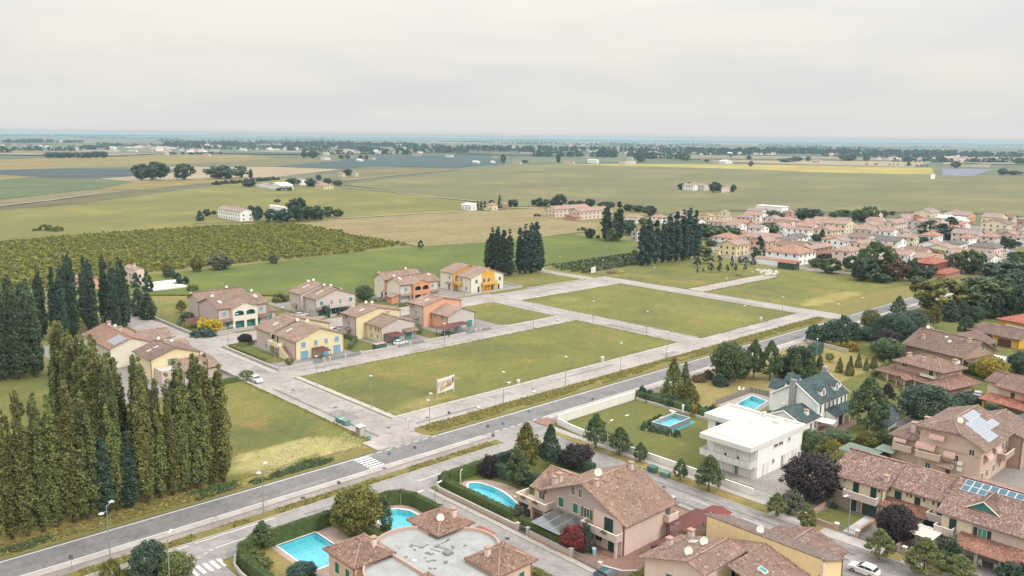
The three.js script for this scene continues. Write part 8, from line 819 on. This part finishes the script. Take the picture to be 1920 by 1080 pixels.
// ---- billboard with a printed house picture ----
{
  const cv = document.createElement('canvas'); cv.width = 512; cv.height = 340; const x = cv.getContext('2d'); x.fillStyle = '#d9d2cf'; x.fillRect(0, 0, 512, 340); x.fillStyle = '#e6e0dc'; x.fillRect(0, 0, 512, 70); x.fillStyle = '#bdb3ad'; x.fillRect(0, 70, 512, 80);
  const poly = (c, p) => { x.fillStyle = c; x.beginPath(); p.forEach((q, k) => k ? x.lineTo(q[0], q[1]) : x.moveTo(q[0], q[1])); x.closePath(); x.fill(); };
  poly('#b9a68f', [[60, 200], [180, 90], [330, 70], [440, 140], [430, 240], [80, 260]]); poly('#d9c9a8', [[150, 190], [260, 110], [300, 170], [190, 240]]); poly('#8d7a6a', [[280, 140], [330, 118], [340, 175], [300, 190]]); poly('#a08d78', [[60, 250], [260, 200], [440, 150], [440, 200], [240, 260], [60, 300]]); poly('#7d6c5e', [[300, 210], [420, 180], [420, 220], [300, 250]]); poly('#c9b694', [[40, 300], [200, 230], [280, 260], [120, 320]]); x.fillStyle = '#4a4441'; x.fillRect(452, 40, 40, 150); x.fillRect(20, 150, 16, 60); poly('#e4ded8', [[180, 300], [500, 230], [500, 320], [180, 335]]);
  for (let k = 0; k < 600; k++) { x.fillStyle = k % 2 ? 'rgba(255,255,255,0.10)' : 'rgba(60,40,30,0.10)'; x.fillRect((k * 97) % 512, (k * 53) % 340, 3 + k % 5, 2); }
  const tx = new THREE.CanvasTexture(cv); tx.colorSpace = THREE.SRGBColorSpace; const o = thing('billboard', 'weathered billboard with brown house picture on the building lot', 'billboard', 121.5, 151.2, undefined, 0, 0.14);
  part(o, 'backing', boxG(-2.8, 2.8, 0.9, 4.3, -0.05, 0), M.metal); const g = new THREE.PlaneGeometry(5.6, 3.4); g.translate(0, 2.6, 0.005); part(o, 'poster', g, new THREE.MeshStandardMaterial({ map: tx, roughness: 0.7 })); for (const p of [-2.85, 0, 2.85]) part(o, 'post', boxG(p - 0.1, p + 0.1, 0, p ? 4.5 : 2, -0.2, -0.06), M.concLt);
}
{ const o = thing('sign_board', 'blank white sign board at the lane corner', 'sign', 284.4, 249, undefined, 0, 0.3); part(o, 'board', boxG(-2.4, 2.4, 0.5, 3.1, -0.04, 0.04), M.white); part(o, 'print', boxG(-1.4, 0.3, 1.6, 2.1, 0.041, 0.05), std([0.55, 0.55, 0.50])); for (const p of [-2, 2]) part(o, 'post', boxG(p - 0.06, p + 0.06, 0, 3, -0.16, -0.05), M.metal); }
// heaps and rubble
function heap(name, lab, u, v, w, h, mat, seed, cat) { const g = new THREE.SphereGeometry(1, 22, 12, 0, 6.2832, 0, Math.PI / 2), p = g.attributes.position; for (let k = 0; k < p.count; k++) { const x = p.getX(k), y = p.getY(k), z = p.getZ(k), n = 0.75 + 0.5 * fbm(x * 2.3 + seed, z * 2.3 + y, seed, 4); p.setXYZ(k, x * w * n, Math.pow(Math.max(0, y), 0.8) * h * n - 0.03, z * w * 0.8 * n); } g.computeVertexNormals(); return single(name, lab, cat, g, mat, u, v); }
heap('dirt_heap', 'pale heap of dug earth beside the sign board', 292.6, 245, 2.8, 1.9, M.soil, 3, 'heap'); heap('dirt_heap', 'grassy back of the earth heap', 295.4, 243.4, 3, 1.3, M.verge, 5, 'heap'); heap('dirt_heap', 'low earth heap at the dirt lane', 330, 203.6, 1.6, 1.3, M.soil, 7, 'heap');
for (let k = 0; k < 26; k++) { const r = rng(900 + k), s = 0.35 + 0.9 * r(), g = new THREE.DodecahedronGeometry(s, 0), p = g.attributes.position; for (let i = 0; i < p.count; i++) p.setXYZ(i, p.getX(i) * (1.2 + 0.5 * r() * 0), p.getY(i) * 0.7, p.getZ(i)); const m = single('rubble_stone', 'pale broken stone in the rubble at the end of the dirt lane', 'stone', g, M.concLt, 340 + r() * 14, 194 + r() * 12, 'rubble stones', s * 0.3, r() * 3); }
for (let k = 0; k < 12; k++) { const r = rng(970 + k), s = 0.15 + 0.2 * r(); single('loose_stone', 'pale loose stone on the upper estate street', 'stone', new THREE.DodecahedronGeometry(s, 0), M.concLt, 222 + r() * 16, 226 + r() * 5, 'loose stones', s * 0.5, r() * 3); }
// ---- cars ----
function car(lab, u, v, turn, col, group, roofCol) {
  const o = thing('car', lab, 'car', u, v, group, 0, turn), paint = new THREE.MeshPhysicalMaterial({ color: lin(...col), roughness: 0.35, clearcoat: 1, clearcoatRoughness: 0.1 });
  const prof = (P, w, b) => { const s = new THREE.Shape(); s.moveTo(...P[0]); for (const q of P.slice(1)) q.length === 4 ? s.quadraticCurveTo(...q) : s.lineTo(...q); s.closePath(); const g = new THREE.ExtrudeGeometry(s, { depth: w - 2 * b, bevelEnabled: true, bevelSize: b, bevelThickness: b, bevelSegments: 3, curveSegments: 8 }); g.translate(0, 0, -(w - 2 * b) / 2); return g; };
  part(o, 'body', prof([[-1.98, 0.34], [1.98, 0.34], [2.05, 0.5], [2.04, 0.66, 1.95, 0.78], [1.5, 0.9, 0.95, 0.95], [-1.75, 0.98], [-2.02, 0.95, -2.05, 0.62]], 1.72, 0.1), paint); part(o, 'cabin', prof([[0.98, 0.93], [0.3, 1.4, -0.1, 1.42], [-1.1, 1.42], [-1.6, 1.36, -1.82, 0.96]], 1.46, 0.08), M.glass); part(o, 'roof', prof([[0.12, 1.42], [-0.2, 1.49, -0.5, 1.49], [-1.1, 1.48], [-1.4, 1.45, -1.5, 1.38], [-1.3, 1.38], [0.1, 1.38]], 1.44, 0.05), paint);
  for (const x of [-0.35, -1.62, 0.72]) for (const s of [-1, 1]) part(o, 'pillar', rod([x + (x > 0 ? 0.22 : 0), 0.93, s * 0.78], [x - (x > 0 ? 0.5 : 0) + (x < -1 ? 0.25 : 0), 1.43, s * 0.68], 0.045), paint);
  for (const [x, z] of [[1.25, 0.78], [1.25, -0.78], [-1.25, 0.78], [-1.25, -0.78]]) { const w = part(o, 'wheel', mv(new THREE.CylinderGeometry(0.32, 0.32, 0.22, 16), 0, 0, 0, Math.PI / 2), M.metalDark); w.position.set(x, 0.32, z); part(w, 'rim', mv(new THREE.CylinderGeometry(0.19, 0.19, 0.24, 10), 0, 0, 0, Math.PI / 2), M.metal); }
  for (const s of [-1, 1]) { part(o, 'headlight', boxG(2.02, 2.1, 0.6, 0.74, s * 0.62 - 0.17, s * 0.62 + 0.17), M.white); part(o, 'tail_light', boxG(-2.13, -2.05, 0.68, 0.86, s * 0.66 - 0.12, s * 0.66 + 0.12), std([0.25, 0.02, 0.02])); }
  for (const s of [-1, 1]) part(o, 'mirror', boxG(0.62, 0.8, 0.95, 1.08, s * 0.98 - 0.1, s * 0.98 + 0.1), paint); part(o, 'number_plate', boxG(2.1, 2.13, 0.42, 0.52, -0.25, 0.25), M.white); return o;
}
const CW = [0.72, 0.73, 0.73], dn = -Math.PI / 2;
car('white car parked on the wide street beside the round headed tree', 93.2, 190.2, -dn * -1, CW); car('white car driving down the street before the cream row house', 112.6, 46.8, dn * -1, CW); car('dark teal car parked by the curved pink wall', 84.2, 69.4, dn, [0.03, 0.10, 0.12]); car('white car parked in the grey house drive', 140.4, 251.5, 0.1, CW); car('white car parked behind the yellow house', 136.5, 224.6, 0.2, CW); car('white car under the red carport of the yellow and grey house', 142.4, 198.2, 0.05, CW); car('dark car under the brown carport before the salmon house', 160, 198.2, 0, [0.04, 0.05, 0.05]); car('white car before the hipped villa', 209.8, 67.6, 0.3, CW); car('silver car parked behind the white car at the hipped villa', 216, 66.4, 0.2, [0.5, 0.52, 0.53]); car('grey car parked by the orange house', 176.2, 257.6, 0, [0.22, 0.24, 0.25]); car('silver car parked under the village trees', 371, 121.6, 0.4, [0.45, 0.5, 0.52]); car('white car under the village trees', 375, 118.4, 0.4, CW);
for (const [u, v] of [[556, 160], [522, 155], [560, 168], [606, 268], [612, 274], [590, 160], [500, 152]]) car('pale car parked among the village houses', u, v, hash2(u, v, 3) * 3, [0.55, 0.58, 0.6], 'cars parked in the village');
for (const [u0, u1, v0, v1, l] of [[157.4, 162.6, 196.9, 200.6, 'brown roofed carport before the salmon house'], [162.8, 168.6, 198, 201.6, 'red roofed carport beside the teal garage']]) shelter(l, u0, u1, v0, v1, 2.5, M.canopyRed, 0.15, 'carport', 'fS');
shelter('flat green canopy behind the row house ridge', 151, 155.8, 63.2, 69.6, 2.3, std([0.16, 0.21, 0.17]), 0.05, 'canopy', 'fS'); shelter('smaller flat green canopy behind the row house', 155.9, 159.4, 61.6, 64.8, 2.4, std([0.22, 0.28, 0.24]), 0.05, 'canopy', 'fS'); shelter('white flat canopy behind the hipped villa', 245, 252, 69.8, 75.4, 2.4, M.white, 0.1, 'canopy', 'fS'); shelter('small red roofed hut on the narrow street', 76.8, 79.2, 87.4, 90.4, 2.3, std([0.33, 0.10, 0.075]), 0.6, 'hut', 'hip', wPink);
// ---- garden things ----
{
  const o = thing('frame_pool', 'grey above-ground pool with blue water on the lawn', 'pool', 139.6, 100.4, undefined, 0, 0.06), w = 8.2, d = 4.2, t = 0.16, grey = std([0.22, 0.26, 0.31], { roughness: 0.6 }); const g = new GB(); g.box(0, w, 0, 1.25, -t, 0).box(0, w, 0, 1.25, -d, -d + t).box(0, t, 0, 1.25, -d + t, -t).box(w - t, w, 0, 1.25, -d + t, -t); part(o, 'pool_wall', g.build(), grey); part(o, 'liner', boxG(t, w - t, 0.05, 0.2, -d + t, -t), poolTile); part(o, 'water', sheetPoly([[t, t], [w - t, t], [w - t, d - t], [t, d - t]], 1.08), poolWater);
  for (let k = 0; k <= 8; k++) { part(o, 'frame_post', rod([k * w / 8, 0, 0.06], [k * w / 8, 1.3, 0.06], 0.05), M.metal); if (k < 5) part(o, 'frame_post', rod([-0.06, 0, -k * d / 4], [-0.06, 1.3, -k * d / 4], 0.05), M.metal); } part(o, 'top_rail', join([rod([0, 1.28, 0], [w, 1.28, 0], 0.06), rod([0, 1.28, -d], [w, 1.28, -d], 0.06), rod([0, 1.28, 0], [0, 1.28, -d], 0.06), rod([w, 1.28, 0], [w, 1.28, -d], 0.06)]), M.white);
  single('ground_mat', 'teal mat under the above-ground pool', 'mat', boxG(0, 10.4, 0, 0.03, -5.6, 0), std([0.05, 0.32, 0.34]), 138.8, 99.6, undefined, 0.06, 0.06);
  for (let k = 0; k < 5; k++) { const q = thing('planter', 'white planter with a small shrub beside the above-ground pool', 'planter', 137 + k * 0.45, 104.6 - k * 1.7, 'planters by the pool'); part(q, 'trough', boxG(-0.25, 0.25, 0, 0.4, -0.6, 0.6), M.white); }
  for (let k = 0; k < 9; k++) tree('shrub', k < 5 ? 137 + k * 0.45 : 138 + (k - 5) * 2.2, k < 5 ? 104.6 - k * 1.7 : 105.4 + (k - 5) * 0.3, 1.5, 1.5, 'gr', 'small green shrub beside the above-ground pool', 'shrubs round the above-ground pool');
  const s = thing('toy_slide', 'white toy slide behind the above-ground pool', 'slide', 149.4, 107); part(s, 'chute', new GB().box(-0.4, 0.4, 0.9, 1, -0.4, 0.4).box(0.3, 1.6, 0.4, 0.5, -0.3, 0.3).build(), M.white); for (const x of [-0.3, 0.3]) part(s, 'leg', rod([x, 0, 0.3], [x, 1, 0.3], 0.06), M.white);
  const f = thing('folded_parasol', 'white folded parasol by the low pale wall', 'parasol', 151.2, 105.2); part(f, 'cloth', cyl(0.16, 0.3, 1.7, 8).translate(0, 0.6, 0), M.white); part(f, 'pole', cyl(0.04, 0.04, 0.8, 6), M.metal); const y = thing('toy_house', 'small red toy house beside the above-ground pool', 'toy', 143.6, 105.4); part(y, 'walls', boxG(-0.6, 0.6, 0, 0.8, -0.5, 0.5), std([0.5, 0.16, 0.12])); part(y, 'roof', slabG(roofPlanes('gu', -0.6, 0.6, -0.5, 0.5, 0.8, 0.4, 0.1), 0.06), std([0.6, 0.3, 0.26]));
}
{ const o = thing('sun_lounger', 'white sun lounger on the keyhole pool deck', 'lounger', 94, 97.2, undefined, 0.09, -0.35); part(o, 'seat', boxG(-1, 0.3, 0.3, 0.42, -0.35, 0.35), M.cream); const b = part(o, 'backrest', boxG(0, 0.8, 0, 0.1, -0.35, 0.35), M.cream); b.position.set(0.3, 0.32, 0); b.rotation.z = 0.6; for (const [x, z] of [[-0.85, -0.28], [-0.85, 0.28], [0.5, -0.28], [0.5, 0.28]]) part(o, 'leg', rod([x, 0, z], [x, 0.32, z], 0.03), M.white); }
for (const [u, v, l] of [[126.9, 36.4, 'white plastic chair under the hipped porch'], [127.2, 34.4, 'second white plastic chair under the hipped porch']]) { const o = thing('plastic_chair', l, 'chair', u, v, undefined, 0.05, -1.2); part(o, 'seat', boxG(-0.26, 0.26, 0.4, 0.45, -0.26, 0.26), M.white); part(o, 'backrest', boxG(-0.26, 0.26, 0.45, 0.95, -0.28, -0.23), M.white); for (const s of [-1, 1]) { part(o, 'armrest', boxG(s * 0.29 - 0.03, s * 0.29 + 0.03, 0.62, 0.66, -0.26, 0.22), M.white); part(o, 'leg', rod([s * 0.24, 0, 0.22], [s * 0.22, 0.4, 0.2], 0.03), M.white); part(o, 'leg', rod([s * 0.24, 0, -0.26], [s * 0.22, 0.4, -0.24], 0.03), M.white); } }
{ const o = thing('parasol', 'square white parasol before the white villa garage', 'parasol', 165.6, 79.2, undefined, 0, 0.2); const g = new THREE.CylinderGeometry(0.1, 2.4, 0.45, 4); part(o, 'canopy', mv(g, 0, 2.3, 0, 0, Math.PI / 4), M.white); part(o, 'pole', cyl(0.04, 0.04, 2.2, 6), M.metal); }
{ const o = thing('wooden_fence', 'weathered wooden fence round the villa pool', 'fence', 162.8, 104.2), wood = [std([0.24, 0.21, 0.19]), std([0.30, 0.26, 0.23]), std([0.19, 0.17, 0.16])]; let n = 0; for (const [a, b] of [[[162.8, 104.3], [177.4, 104.3]], [[177.4, 104.3], [178, 97]]]) { const d = [b[0] - a[0], b[1] - a[1]], l = Math.hypot(...d), c = Math.round(l / 0.32); for (let k = 0; k < c; k++) { const q = part(o, 'board', cached('fb' + n % 3, () => boxG(-0.14, 0.14, 0.05, 1.3 + 0.05 * (n % 3), -0.015, 0.015)), wood[n % 3]); n++; q.position.set(a[0] + d[0] * k / c - 162.8, 0, -(a[1] + d[1] * k / c - 104.2)); q.rotation.y = Math.atan2(d[1], d[0]); } } }
for (const [u, v] of [[176.6, 105.6], [176.6, 106.8]]) { const o = thing('deck_chair', 'white deck chair behind the wooden fence', 'chair', u, v, 'deck chairs behind the fence', 0, -0.5); part(o, 'seat', boxG(-0.3, 0.3, 0.35, 0.42, -0.3, 0.3), M.white); part(o, 'backrest', boxG(-0.3, 0.3, 0.42, 1.1, -0.34, -0.28), M.white); for (const s of [-1, 1]) part(o, 'leg', rod([s * 0.26, 0, 0], [s * 0.26, 0.36, 0], 0.03), M.white); }
{ const o = thing('covered_stack', 'long white plastic cover with bales on the meadow', 'cover', 120, 328, undefined, 0, 0.0), g = new THREE.BoxGeometry(14, 1, 9, 28, 3, 18), p = g.attributes.position; for (let k = 0; k < p.count; k++) { const x = p.getX(k), y = p.getY(k), z = p.getZ(k); p.setY(k, y > -0.49 ? (0.6 + 0.5 * fbm(x * 0.5, z * 0.7, 4, 3)) * (1 - 0.5 * Math.pow(Math.abs(x) / 7, 4)) : 0); } g.computeVertexNormals(); part(o, 'sheet', g.translate(7.5, 0, -4.5), M.white); for (let k = 0; k < 7; k++) part(o, 'bale', mv(new THREE.CylinderGeometry(1, 1, 1.7, 14), 2 + k * 1.75, 1, -11, 0, 0, Math.PI / 2), M.white); }
for (const [u, v, l] of [[88.4, 75.8, 'light blue bin under the balcony'], [89, 77.6, 'heap of covered bicycles under the balcony']]) { const o = thing(l.includes('bin') ? 'bin' : 'covered_bicycles', l, l.includes('bin') ? 'bin' : 'bicycles', u, v, undefined, 0.05, 0.4); if (l.includes('bin')) { part(o, 'body', cyl(0.3, 0.36, 1, 4), std([0.30, 0.50, 0.60])); part(o, 'lid', mv(cyl(0.4, 0.3, 0.1, 4), 0, 1, 0), std([0.35, 0.55, 0.65])); } else for (let k = 0; k < 3; k++) { part(o, 'wheel', mv(new THREE.TorusGeometry(0.32, 0.04, 6, 16), -0.5, 0.34, -k * 0.4), M.metalDark); part(o, 'wheel', mv(new THREE.TorusGeometry(0.32, 0.04, 6, 16), 0.5, 0.34, -k * 0.4), M.metalDark); part(o, 'frame', join([rod([-0.5, 0.34, -k * 0.4], [0.1, 0.8, -k * 0.4], 0.03), rod([0.1, 0.8, -k * 0.4], [0.5, 0.34, -k * 0.4], 0.03), rod([0.4, 0.34, -k * 0.4], [0.45, 0.95, -k * 0.4], 0.03)]), SH.teal); } }
for (const [u, v] of [[89.5, 78.6], [89.5, 75], [89.3, 91.6], [89.3, 89]]) { const o = thing('flower_box', 'dark flower box hung on the pink house balcony', 'flower box', u, v, 'flower boxes on the balconies', 3.35, 0); part(o, 'box', boxG(-0.22, 0.02, 0, 0.22, -0.5, 0.5), M.gutter); part(o, 'plants', mv(new THREE.IcosahedronGeometry(0.3, 1), -0.1, 0.3, 0).scale(0.8, 0.8, 1.6), leafMat('br')); }
renderer.render(scene, camera);
